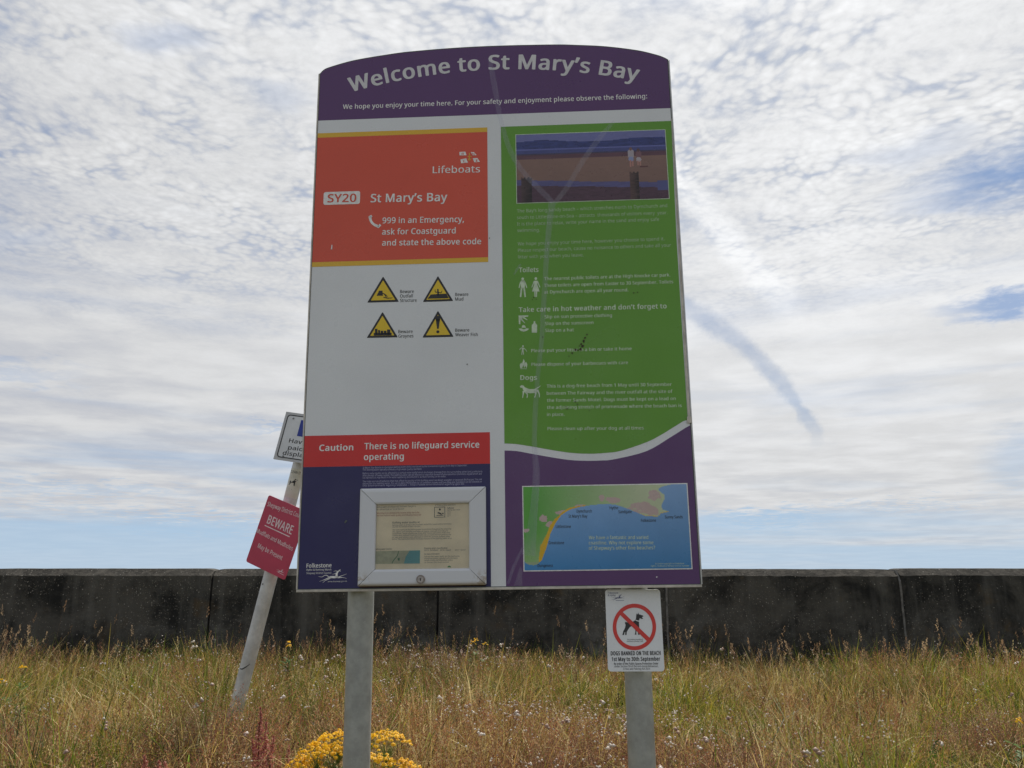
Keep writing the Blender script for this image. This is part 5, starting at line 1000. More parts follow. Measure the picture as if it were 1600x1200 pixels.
# green panel writing
fade = [("The Bay\u2019s long sandy beach \u2013 which stretches north to Dymchurch and", 807.8, 332.2, 1042.6, 323.6), ("south to Littlestone-on-Sea \u2013 attracts  thousands of visitors every  year.", 807.8, 342.5, 1043, 334.6),
        ("It is the place to relax, write your name in the sand and enjoy safe", 808, 352.6, 1030, 345), ("swimming.", 808.5, 362.6, 843.5, 361.6),
        ("We hope you enjoy your time here, however you choose to spend it.", 809, 383.6, 1038.4, 375.4), ("Please respect our beach, cause no nuisance to others and take all your", 809.4, 393.8, 1048.6, 385.4),
        ("litter with you when you leave.", 809.6, 404, 912, 400.6)]
lettering(BF, [(s, (a, b), (c, d), 5.1, dict(bold=0.004)) for s, a, b, c, d in fade], INKF, T3, sign)
mid_ = [("The nearest public toilets are at the High Knocke car park.", 850.3, 438, 1047.4, 431.8), ("These toilets are open from Easter to 30 September. Toilets", 850, 448.5, 1052, 442.6), ("at Dymchurch are open all year round.", 850.3, 458.8, 982, 455.2),
        ("Slip on sun protective clothing", 851, 497.5, 956.3, 495), ("Slop on the sunscreen", 851.5, 508.1, 927.3, 506.3), ("Slap on a hat", 851.9, 518.8, 896.9, 517.6),
        ("Please put your litter in a bin or take it home", 830, 550.4, 987, 547), ("Please dispose of your barbecues with care", 830.5, 572, 981.3, 568.8),
        ("This is a dog-free beach from 1 May until 30 September", 854.3, 605.8, 1049.7, 602.8), ("between The Fairway and the river outfall at the site of", 854.3, 617, 1051, 613.8), ("the former Sands Motel. Dogs must be kept on a lead on", 854.7, 628, 1055.9, 625),
        ("the adjoining stretch of promenade where the beach ban is", 854.7, 639, 1065.2, 636), ("in place.", 854.7, 650, 882, 649.7), ("Please clean up after your dog at all times", 855.6, 672.2, 1006, 671)]
lettering(BF, [(s, (a, b), (c, d), 5.0, dict(bold=0.014)) for s, a, b, c, d in mid_], INKG, T3, sign)
lettering(BF, [("Toilets", (810.8, 425.4), (841.5, 424.8), 7.2, dict(bold=0.028)), ("Take care in hot weather and don\u2019t forget to", (810.6, 487.6), (1041.8, 481.6), 7.2, dict(bold=0.026)), ("Dogs", (813, 593.6), (839, 593.4), 7.2, dict(bold=0.028))], INKG, T3, sign)
Z4 = lambda polys: mapped(BF, polys, 1 / 5.333, 1 / 5.333, 780, 280)
Z5 = lambda polys: mapped(BF, polys, 1 / 5.333, 1 / 5.333, 790, 480)
flat(BF, 'toilet_symbol', Z4([circle(196, 832, 11, 12, 14)] + stroke([(182, 850), (212, 850)], [10, 10]) + stroke([(180, 855), (172, 880), (166, 908)], [10, 9, 7]) + stroke([(212, 855), (222, 880), (230, 908)], [10, 9, 7]) + [[(180, 848), (214, 848), (214, 910), (180, 910)]] + stroke([(187, 905), (178, 983)], [15, 13]) + stroke([(207, 905), (217, 983)], [15, 13])), INKG, T3, sign)
flat(BF, 'toilet_symbol', Z4([circle(305, 829, 11, 12, 14)] + stroke([(292, 850), (284, 872), (272, 903)], [9, 8, 6]) + stroke([(318, 850), (327, 872), (340, 903)], [9, 8, 6]) + [[(291, 847), (319, 847), (318, 880), (337, 937), (273, 937), (292, 880)]] + stroke([(297, 935), (299, 982)], [11, 8]) + stroke([(312, 935), (310, 982)], [11, 8])), INKG, T3, sign)
flat(BF, 'sun_symbol', Z5([[(108, 70), (190, 70), (188, 79), (150, 84), (124, 110), (123, 145), (110, 140)]] + stroke([(140, 82), (182, 108)], [14, 4]) + stroke([(126, 96), (162, 134)], [14, 4])), INKG, T3, sign)
flat(BF, 'hat_symbol', Z5([[(134, 172), (138, 155), (150, 149), (162, 154), (170, 172)], [(108, 180), (130, 178), (152, 186), (176, 176), (196, 182), (175, 198), (150, 205), (126, 198)]]), INKG, T3, sign)
flat(BF, 'bottle_symbol', Z5([[(218, 150), (228, 140), (234, 130), (234, 118), (247, 118), (247, 130), (254, 140), (263, 150), (262, 213), (218, 213)]]), INKG, T3, sign)
flat(BF, 'litter_symbol', Z5([circle(145, 326, 7, 8, 12)] + stroke([(145, 338), (142, 365)], [16, 13]) + stroke([(140, 362), (134, 398)], [8, 6]) + stroke([(146, 362), (150, 396)], [8, 6]) + stroke([(138, 340), (124, 344), (118, 358)], [6, 5, 4]) + stroke([(152, 342), (168, 356), (178, 372)], [6, 5, 4])), INKG, T3, sign)
flat(BF, 'flame_symbol', Z5([[(122, 510), (118, 480), (132, 462), (136, 476), (144, 450), (150, 430), (160, 452), (158, 470), (170, 456), (182, 478), (176, 510), (165, 490), (156, 508), (148, 482), (138, 508)]] + [[(124, 512), (176, 512), (176, 516), (124, 516)]]), INKG, T3, sign)
flat(BF, 'dog_symbol', Z5([[(118, 662), (132, 650), (150, 654), (160, 668), (200, 684), (240, 682), (262, 670), (258, 700), (240, 716), (200, 718), (160, 712), (146, 690), (140, 672), (126, 672)]] + stroke([(150, 700), (146, 728), (142, 756)], [18, 9, 7]) + stroke([(168, 708), (182, 730), (178, 756)], [16, 9, 7]) + stroke([(250, 700), (250, 730), (242, 754)], [20, 9, 7]) + stroke([(262, 690), (280, 720), (282, 752)], [18, 9, 7]) + stroke([(256, 680), (275, 668), (293, 654)], [8, 6, 3])), INKG, T3, sign)

# coastline map
def coast_map(s, t):
    X = 190 + s * (1500 - 190); Y = 1055 - t * (1055 - 388)
    coast = np.array([(190, 985), (205, 1000), (225, 1010), (262, 1016), (300, 1006), (330, 972), (370, 872), (400, 772), (440, 690), (490, 622), (560, 578), (650, 556), (740, 544), (850, 536), (930, 546), (1000, 570), (1070, 600), (1160, 640), (1262, 646), (1285, 620), (1350, 607), (1500, 607)], float)
    yc = np.interp(X, coast[:, 0], coast[:, 1])
    land = Y < yc
    east = np.interp(Y, [388, 405, 425, 440, 470, 500, 560, 590, 606, 640], [1385, 1305, 1272, 1280, 1318, 1322, 1290, 1300, 1350, 1262])
    land &= X < east
    sea = (1 - t)[:, None] * srgb(58, 132, 190) + t[:, None] * srgb(140, 180, 228)
    sea = sea * (1.12 - 0.18 * s)[:, None]
    g1, g2 = srgb(92, 172, 62), srgb(196, 208, 170)
    k = np.clip(s * 1.5 - 0.08 + 0.35 * np.clip((t - 0.5) * -2, 0, 1) * 0 + 0.55 * np.clip((0.45 - t) / 0.45, 0, 1) * (s < 0.35), 0, 1)[:, None]
    lc = g1 * (1 - k) + g2 * k
    c = np.where(land[:, None], lc, sea)
    nn = fbm(X / 34, Y / 34, 21, 3)
    pink = srgb(200, 178, 172)
    def town(cx, cy, rx, ry):
        r = ((X - cx) / rx) ** 2 + ((Y - cy) / ry) ** 2 + (nn - 0.5) * 2.4
        m = land & (r < 0.9); c[m] = pink
    town(1140, 575, 95, 48); town(1225, 610, 45, 36); town(905, 505, 56, 28); town(820, 490, 20, 24); town(350, 650, 36, 42); town(400, 690, 34, 26); town(500, 600, 44, 20); town(640, 550, 46, 12); town(1235, 480, 44, 40)
    town(210, 740, 26, 14)
    # sand strip
    dy = yc - Y
    wst = np.interp(X, [300, 320, 360, 430, 470, 560, 680], [0, 130, 105, 46, 20, 16, 6])
    c[land & (dy < wst) & (X > 300) & (X < 690)] = srgb(226, 182, 30)
    c[land & (dy < 6) & (X > 1130)] = srgb(220, 196, 110)
    c[(Y > 990) & land & (X < 310)] = srgb(160, 180, 140)
    return np.clip(c * 0.9, 0.005, 0.8)
mu0, mu1, mv0, mv1 = 0.0395, 0.6095, 0.0195, 0.3095
mp = flat(BF, 'coast_map', [rc(mu0, mv0, mu1, mv1)], INKW, 3 * LAY, sign)
print_grid(BF, 'map_area', mu0 + 0.0035, mu1 - 0.0035, mv0 + 0.0035, mv1 - 0.0035, 240, 124, coast_map, PRINT, 4 * LAY, mp)
lettering(BF, [(s, (a, c), (b, c - 0.2), 4.6, dict(bold=0.012)) for s, a, b, c in (
    ('Hythe', 952.6, 966, 795.8), ('Sandgate', 966.4, 987, 801.8), ('Sunny Sands', 1039, 1066.8, 810), ('Folkestone', 1001.6, 1025.2, 815.4), ('Dymchurch', 901, 924.8, 801),
    ('St Mary\u2019s Bay', 888.4, 917.8, 808.8), ('Littlestone', 868.6, 892, 825), ('Greatstone', 857.4, 881.4, 850.4), ('Dungeness', 840, 864, 886))], BLACK, 5 * LAY, mp)
lettering(BF, [("We have a fantastic and varied", (920, 842.6), (1013, 842), 5.4, dict(bold=0.01)), ("coastline. Why not explore some", (920, 850.8), (1021, 850.2), 5.4, dict(bold=0.01)), ("of Shepway\u2019s other fine beaches?", (920, 859), (1023.8, 858.2), 5.4, dict(bold=0.01)),
               ("\u00a9 Crown copyright and database", (1024, 881.8), (1069, 881.5), 2.3, dict(bold=0.004, res=1)), ("rights. Ordnance Survey licence number", (1017, 885.4), (1077, 885), 2.3, dict(bold=0.004, res=1))], INKG, 5 * LAY, mp)


# pale streaks laid over the laminate as thin translucent films
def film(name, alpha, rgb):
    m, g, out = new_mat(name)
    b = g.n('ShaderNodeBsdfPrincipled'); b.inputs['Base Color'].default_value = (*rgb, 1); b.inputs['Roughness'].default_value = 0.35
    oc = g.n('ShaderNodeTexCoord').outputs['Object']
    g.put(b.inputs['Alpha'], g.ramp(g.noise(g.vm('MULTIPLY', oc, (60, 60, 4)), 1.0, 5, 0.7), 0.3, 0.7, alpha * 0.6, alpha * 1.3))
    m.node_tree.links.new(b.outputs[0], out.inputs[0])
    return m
FILM = film('pale_streak_film', 0.13, (0.62, 0.62, 0.78))
FILM2 = film('faint_streak_film', 0.11, (0.70, 0.70, 0.80))
streak_polys = lambda pts, ws: [[B(*q) for q in p] for p in stroke(pts, ws)]
flat(BF, 'laminate_streak', streak_polys([(765, 92), (771, 125), (778, 165), (783, 190), (797, 235), (818, 270), (852, 305), (864, 317)], [5, 9, 8, 7, 8, 8, 9, 6]), FILM, 6 * LAY, sign)
flat(BF, 'laminate_streak', streak_polys([(863, 316), (859, 345), (854, 400), (850, 470), (846, 535), (840, 590), (836, 650), (835, 700), (838, 740), (834, 800), (826, 868)], [12, 9, 8, 8, 7, 7, 8, 8, 11, 12, 22]), FILM, 6 * LAY, sign)
flat(BF, 'laminate_streak', streak_polys([(960, 190), (938, 215), (912, 250), (888, 290), (868, 317)], [4, 8, 8, 8, 7]), FILM2, 6 * LAY, sign)
flat(BF, 'laminate_streak', streak_polys([(794, 912), (803, 885), (817, 856)], [4, 5, 4]) , FILM, 6 * LAY, sign)
flat(BF, 'laminate_streak', streak_polys([(814, 413), (808, 421), (803, 430)], [2, 4, 2]), FILM, 6 * LAY, sign)
flat(BF, 'laminate_streak', [[B(*q) for q in p] for p in ([(803, 915), (813, 884), (816, 890), (816, 915)],)], FILM2, 6 * LAY, sign)
# bird dropping and specks of dirt
DIRT = pmat('brown_dirt', (0.055, 0.038, 0.02), 0.8, var=0.3, vscale=120)
def specks():
    P = []
    r = random.Random(4)
    for x, y, s in [(917, 523, 2), (914, 528, 2.4), (912, 533, 3), (908, 538, 2.6), (910, 541, 3.4), (907, 546, 3.6), (903, 547, 2), (899, 546.5, 2.6), (912, 535, 1.6), (894, 552, 2), (889, 557, 1.4), (905, 541, 1.4), (899, 628, 2), (902, 632, 1.6), (886, 639, 2), (884, 635, 1), (921, 642, 1.2),
                    (990, 458, 1.6), (996, 457, 1.6), (834, 465, 1.4), (838, 468, 1.2), (832, 468.5, 1), (848, 527, 1.6), (730, 569.5, 1.6), (764.8, 372.5, 1.3)]:
        k = 9; a0 = r.random() * 6
        s *= 0.72
        P.append([B(x + s * (0.6 + 0.5 * r.random()) * math.cos(a0 + 2 * math.pi * i / k), y + s * (0.6 + 0.5 * r.random()) * math.sin(a0 + 2 * math.pi * i / k)) for i in range(k)])
    for p in P: flat(BF, 'dirt_spot', [p], DIRT, 7 * LAY, sign)
    sc = [[B(*q) for q in p] for p in (stroke([(519, 383), (518.4, 390)], [1.2, 2.2]) + stroke([(542, 813), (539, 817)], [3, 2]) + [circle(1026, 901.5, 1.1, 1.1, 8)])]
    flat(BF, 'scratch', sc[:4], INKW, 6 * LAY, sign); flat(BF, 'dark_smudge', sc[4:8], BODY, 6 * LAY, sign); flat(BF, 'paint_chip', sc[8:], INKW, 6 * LAY, sign)
specks()

# posts
def post_u(px, py, w): return BF.uv(px, py, w)[0]
u1p = post_u(563.8, 935, -0.08); u2p = (post_u(990.6, 920, -0.08) + post_u(998, 1055, -0.08) + post_u(1002.6, 1195, -0.08)) / 3
cyl('post', (u1p, 0.081, -0.4), (u1p, 0.081, 1.5 + DROP), 0.0455, GALV, sign, rings=4)
cyl('post', (u2p, 0.081, -0.4), (u2p, 0.081, 1.5 + DROP), 0.0455, GALV, sign, rings=4)
for u in (u1p, u2p):
    for v in (0.25, 1.35):
        bar('clamp_bracket', u - 0.075, v, u + 0.075, v + 0.035, -0.13, -0.0345, ALU)


# ------------------------------------------------------------------ locked poster case on the board
def poster_case():
    w = 0.026
    b = lambda x, y, ww=w: BF.uv(x, y, ww)
    oTL, oTR, oBR, oBL = b(562.8, 764), b(758.6, 759.4), b(759.6, 913.5), b(558, 916.5)
    uo0, uo1 = (oTL[0] + oBL[0]) / 2, (oTR[0] + oBR[0]) / 2; vo1 = (oTL[1] + oTR[1]) / 2; vo0 = (oBL[1] + oBR[1]) / 2
    iTL, iTR, iBR, iBL = b(587.4, 789), b(732.8, 784.6), b(732.4, 887.8), b(585, 890)
    ui0, ui1 = (iTL[0] + iBL[0]) / 2, (iTR[0] + iBR[0]) / 2; vi1 = (iTL[1] + iTR[1]) / 2; vi0 = (iBL[1] + iBR[1]) / 2
    FR = pmat('painted_white_frame', (0.66, 0.69, 0.72), 0.35, var=0.05)
    # frame paint with rust and dirt near the foot
    m, g, out = new_mat('stained_white_frame')
    bs = g.n('ShaderNodeBsdfPrincipled'); oc = g.n('ShaderNodeTexCoord').outputs['Object']
    sp = g.n('ShaderNodeSeparateXYZ'); g.put(sp.inputs[0], oc)
    zlo = g.ramp(sp.outputs[2], vo0 + DROP + 0.012, vo0 + DROP - 0.001, 0.0, 1.0)
    cl = g.ramp(sp.outputs[0], uo0 + 0.005, uo0 + 0.065, 1.0, 0.0); cr = g.ramp(sp.outputs[0], uo1 - 0.065, uo1 - 0.01, 0.0, 1.0)
    cz = g.ramp(sp.outputs[2], vo0 + DROP + 0.02, vo0 + DROP + 0.06, 1.0, 0.0)
    corner = g.m('MULTIPLY', g.m('MAXIMUM', cl, cr), cz)
    nz = g.ramp(g.noise(oc, 55, 6, 0.7, 0.6), 0.45, 0.58)
    c = g.mix(g.m('MULTIPLY', corner, g.m('MULTIPLY', nz, 0.75)), (0.64, 0.66, 0.69), (0.36, 0.29, 0.21))
    c = g.mix(g.m('MULTIPLY', zlo, 0.75), c, (0.30, 0.22, 0.13))
    g.put(bs.inputs['Base Color'], c); bs.inputs['Roughness'].default_value = 0.38
    m.node_tree.links.new(bs.outputs[0], out.inputs[0])
    case = bpy.data.objects.new('poster_case', None); COL.objects.link(case); case.parent = sign
    case['label'] = 'white locked notice frame'
    gp = 0.0006
    def rail(P):            # mitred rail with rounded outer and stepped inner edge
        (a, b2, c2, d) = P      # outer a,b ; inner c,d  (c next to b)
        lv = []
        steps = [(0.0, 0.004), (0.0, w - 0.005), (0.10, w - 0.0012), (0.22, w), (0.86, w), (0.96, w - 0.002), (1.0, w - 0.006), (1.0, 0.004)]
        V = []
        for k, ww in steps:
            for o, i in ((a, d), (b2, c2)):
                V.append(BF.loc(o[0] + (i[0] - o[0]) * k, o[1] + (i[1] - o[1]) * k, ww))
        n = len(steps)
        F = [[2 * i, 2 * i + 1, 2 * i + 3, 2 * i + 2] for i in range(n - 1)]
        F += [[2 * i for i in range(n)][::-1], [2 * i + 1 for i in range(n)]]
        link('rail', mesh('rail', V, F), m, case)
    rail([(uo0 + gp * 2, vo1), (uo1 - gp * 2, vo1), (ui1 - gp, vi1), (ui0 + gp, vi1)])
    rail([(uo1, vo1 - gp * 2), (uo1, vo0 + gp * 2), (ui1, vi0 + gp), (ui1, vi1 - gp)])
    rail([(uo1 - gp * 2, vo0), (uo0 + gp * 2, vo0), (ui0 + gp, vi0), (ui1 - gp, vi0)])
    rail([(uo0, vo0 + gp * 2), (uo0, vo1 - gp * 2), (ui0, vi1 - gp), (ui0, vi0 + gp)])
    RUST_SHADE = pmat('rust_and_shade_plate', (0.05, 0.028, 0.018), 0.85, var=0.4, vscale=40)
    def sub(name, polys, mat, ww): 
        o = flat(BF, name, polys, mat, ww, case); return o
    prism(BF, 'back_plate', rc(uo0 + 0.003, vo0 - 0.0045, uo1 - 0.003, vo1 - 0.003), 2 * LAY + 0.0003, 0.0075, RUST_SHADE, case)  # dark lip below the case: gap shadow painted in, along with rust
    PAPER = pmat('sun_yellowed_paper', (0.93, 0.85, 0.66), 0.8, var=0.07, vscale=12)
    m2, g2, out2 = new_mat('acrylic_window')
    tr = g2.n('ShaderNodeBsdfTransparent'); tr.inputs[0].default_value = (0.99, 0.98, 0.96, 1); gl = g2.n('ShaderNodeBsdfGlossy'); gl.inputs['Roughness'].default_value = 0.12
    fr = g2.n('ShaderNodeFresnel'); fr.inputs[0].default_value = 1.45; mx = g2.n('ShaderNodeMixShader')
    m2.node_tree.links.new(fr.outputs[0], mx.inputs[0]); m2.node_tree.links.new(tr.outputs[0], mx.inputs[1]); m2.node_tree.links.new(gl.outputs[0], mx.inputs[2]); m2.node_tree.links.new(mx.outputs[0], out2.inputs[0])
    wp = 0.009
    sub('notice_paper', [rc(ui0 - 0.004, vi0 - 0.004, ui1 + 0.004, vi1 + 0.004)], PAPER, wp)
    wi = wp + 0.0006
    RI = pmat('faded_red_ink', (0.42, 0.15, 0.09), 0.7, var=0.2, vscale=60)
    def tx(lines, mat): 
        o = lettering(BF, [(s, (x0, y0), (x1, y1), c, dict(bold=bo, res=1)) for s, x0, y0, x1, y1, c, bo in lines], mat, wi, case, 'notice_text')
    tx([("Bathing water at St Mary\u2019s Bay had been changed to", 588, 793.6, 650, 792, 2.4, .006), ("an abnormal or local beach", 588, 797.2, 631, 796.2, 2.4, .006),
        ("Bathing water quality at", 613.2, 818, 655.6, 817.2, 2.8, .02), ("Bathing water at St Mary\u2019s Bay has been tested this season and is monitored", 613.2, 821.6, 705, 819.4, 2.2, .004), ("quality and details of each sample.", 613.2, 824.2, 657, 823.2, 2.2, .004),
        ("The water quality at this bathing water is monitored throughout the season by", 613.2, 829, 705, 827.2, 2.2, .004), ("the agency and samples are taken at regular intervals from May to", 613.2, 832, 700, 830.4, 2.2, .004), ("September. Water quality can drop after heavy rain when rivers and", 613, 835, 703, 833.2, 2.2, .004),
        ("streams wash pollution from land into the sea. It usually improves within a day", 613, 837.8, 705, 836, 2.2, .004), ("or two and visitors are advised to look for notices before they", 613, 840.8, 703, 839, 2.2, .004), ("bathe. The map below shows the main features of this bathing water area.", 613, 843.6, 706, 842, 2.2, .004),
        ("Bathing water location", 586.6, 859.4, 612, 858.8, 2.5, .012), ("Previous years classification", 663, 858, 699, 857.4, 2.6, .014), ("2015  Excellent   2016  Good", 663, 860.8, 704, 860.4, 2.2, .008), ("2017  Good", 711, 860.4, 727, 860, 2.0, .006),
        ("For more information", 663, 867, 686.6, 866.4, 2.4, .014), ("Find out about water quality and the classification", 663, 870.6, 718, 870, 2.2, .004), ("of bathing waters, updated with the latest", 663, 873.6, 715, 873, 2.2, .004), ("sample results and information online", 663, 876.6, 707, 876, 2.2, .004), ("or contact the local council", 663, 879.8, 701, 879.2, 2.0, .004),
        ("Classification", 680, 790.6, 712, 789.8, 2.0, .006), ("Sufficient", 699, 795, 709, 794.8, 2.4, .02), ("bathing water season", 699, 797.8, 719, 797.2, 2.0, .004), ("2015", 699, 801, 704, 800.8, 2.0, .004), ("2016", 699, 804, 704, 803.8, 2.0, .004), ("2017", 699, 807, 704, 806.8, 2.0, .004)], GREYINK)
    tx([("Swimming is not advised at this location today due to the", 588, 803, 655, 801.8, 2.4, .008), ("risk from reduced water quality and following heavy rain", 588, 806.8, 658, 805.4, 2.4, .008)], RI)
    P_ = lambda polys: [[BF.uv(x, y, wi) for x, y in p] for p in polys]
    # small swimmer pictogram and location map
    x0, y0, x1, y1 = 678.6, 792.2, 695.4, 808.6
    sub('pictogram', P_([[(x0, y0), (x1, y0 - .4), (x1, y0 + .3), (x0, y0 + .7)], [(x0, y1), (x1, y1 - .4), (x1, y1 - 1.1), (x0, y1 - .7)], [(x0, y0), (x0 + .7, y0), (x0 + .7, y1), (x0, y1)], [(x1 - .7, y0), (x1, y0), (x1, y1), (x1 - .7, y1)], circle(687.3, 796, 1.5, 1.6, 10)] + stroke([(684, 801), (688, 802.4), (690, 804)], [2, 2.2, 1.6]) + [circle(692, 802.4, 1.2, 1.2, 8)] + stroke([(682, 805.6), (693, 805)], [.8, .8])), BLACK, wi)
    LANDM = pmat('map_land_print', (0.50, 0.52, 0.38), 0.8, var=0.12, vscale=60); SEAM = pmat('map_sea_print', (0.16, 0.42, 0.46), 0.8, var=0.05)
    sub('location_map', P_([[(586, 861.2), (656.4, 859.8), (656, 880.4), (585.6, 881.2)]]), LANDM, wi)
    sub('map_sea_area', P_([[(640, 860.4), (656.4, 859.9), (656, 880.3), (631, 880.6), (634, 870)]]), SEAM, wi + 0.0003)
    sub('map_river_line', P_(stroke([(623, 861), (620.4, 869), (615.4, 875), (612.4, 880.4)], [1, 1.2, 1.4, 1.2]) + [[(621, 872), (624.6, 871.6), (624.4, 876), (622, 876)]]), pmat('map_green_line', (0.12, 0.24, 0.15), 0.8), wi + 0.0006)
    sub('footer_logo', P_([circle(702, 887, 3, 3, 12, 3.3, 6.1)]), pmat('footer_green', (0.16, 0.36, 0.16), 0.8), wi)
    sub('case_window', [rc(ui0 - 0.003, vi0 - 0.003, ui1 + 0.003, vi1 + 0.003)], m2, 0.014)
    # lock
    lk = BF.uv(657.4, 905.4, w)
    LK = pmat('tarnished_lock_metal', (0.26, 0.23, 0.21), 0.45, metal=0.7, var=0.3, vscale=90, bump=0.4, bscale=300)
    LB = pmat('tarnished_lock_barrel', (0.40, 0.37, 0.35), 0.4, metal=0.7, var=0.2, vscale=90)
    c0 = BF.loc(lk[0], lk[1], w - 0.002)
    cyl('lock', c0, (c0[0], c0[1] - 0.006, c0[2]), 0.0150, LK, case, n=28, smooth=False)
    cyl('lock_barrel', (c0[0], c0[1] - 0.0062, c0[2]), (c0[0], c0[1] - 0.0085, c0[2]), 0.0100, LB, case, n=24, smooth=False)
    prism(BF, 'keyhole', [(lk[0] - .0015, lk[1] - .005), (lk[0] + .0015, lk[1] - .005), (lk[0] + .0022, lk[1] + .004), (lk[0] - .0022, lk[1] + .004)], w + 0.0066, w + 0.0069, BLACK, case)


poster_case()

# ------------------------------------------------------------------ dog ban sign on the right post
SIGNW = pmat('white_sign_enamel', (0.72, 0.74, 0.74), 0.3, var=0.04, vscale=8)
SRED = pmat('sign_red_enamel', (0.62, 0.035, 0.022), 0.35, var=0.05)


def ban_sign():
    fr = Frame(-0.1049, 0.0005, 0.0203, (0.4102, 2.90, 1.3095), 0.135)
    root = fr.empty('dog_ban_sign')
    tag(root, 'small white dogs banned sign with red circle, on the right post below the board', 'sign')
    w2, h2 = 0.0936, 0.1322
    prism(fr, 'sign_plate', rrect(-w2, -h2, w2, h2, 0.011), -0.003, 0.0, SIGNW, root, 0.0006)
    L = 0.0004
    Q = lambda polys: mapped(fr, polys, 1 / 8, 1 / 8, 900, 900)
    rg = flat(fr, 'prohibition_ring', Q(ring(730, 637, 271, 291, 226, 241, 56)), SRED, 2 * L, root)
    flat(fr, 'dog_symbol', Q([[(752, 500), (757, 468), (770, 482), (776, 456), (787, 480), (806, 484), (836, 494), (842, 508), (822, 514), (842, 534), (812, 536), (800, 524), (790, 545), (786, 566), (788, 600), (790, 640), (788, 700), (796, 735), (778, 735), (770, 690), (764, 655), (754, 700), (754, 734), (734, 734), (742, 700), (742, 640), (700, 622), (672, 640), (650, 672), (634, 700), (632, 737), (614, 737), (616, 700), (606, 708), (600, 738), (580, 738), (590, 690), (612, 650), (620, 610), (612, 596), (614, 574), (640, 578), (668, 590), (700, 576), (730, 560), (748, 540)]]), BLACK, L, root)
    flat(fr, 'collar_mark', Q([[(745, 548), (790, 560), (788, 572), (744, 558)]]), SIGNW, 1.5 * L, root)
    flat(fr, 'prohibition_bar', Q([[(548, 484), (586, 452), (930, 782), (892, 820)]]), SRED, 2.4 * L, root)
    lettering(fr, [("DOGS BANNED ON THE BEACH", (954.4, 1023.9), (1032.4, 1023.2), 6.0, dict(bold=0.046)), ("1st May to 30th September", (956, 1032.9), (1031.6, 1032.2), 5.9, dict(bold=0.040)),
                   ("By order of the Public Spaces Protection Order", (959.4, 1038.7), (1028.8, 1038.2), 3.2, dict(bold=0.024)), ("under Section 59 of the Anti-Social Behaviour,", (960, 1042.7), (1028.8, 1042.3), 3.1, dict(bold=0.012)),
                   ("Crime and Policing Act 2014", (974, 1046.7), (1016, 1046.4), 3.1, dict(bold=0.012)), ("Dog walking prohibited", (980, 1000), (1004.4, 1000), 1.9, dict(bold=0.008, res=1)), ("maximum penalty 1,000", (979.4, 1002.9), (1005, 1002.8), 1.9, dict(bold=0.008, res=1))], BLACK, L, root)
    NAVI = pmat('sign_navy_print', (0.02, 0.03, 0.14), 0.35, var=0.05)
    lettering(fr, [("Folkestone", (950, 927.8), (966, 927.7), 2.7, dict(bold=0.008)), ("& Hythe", (950, 931.4), (962, 931.3), 2.7, dict(bold=0.008))], NAVI, L, root)
    flat(fr, 'horse_emblem', [[fr.uv(955 + (x - 300) * 0.058, 928.5 + (y - 875) * 0.058) for x, y in p] for p in horse()] + [[fr.uv(*q) for q in ((962, 938), (975, 937.8), (975, 938.4), (962, 938.6))]], NAVI, L, root)
    for v in (0.07, -0.07):
        prism(fr, 'clamp_band', rc(-0.03, v - 0.012, 0.03, v + 0.012), -0.055, -0.0031, ALU, root)


ban_sign()


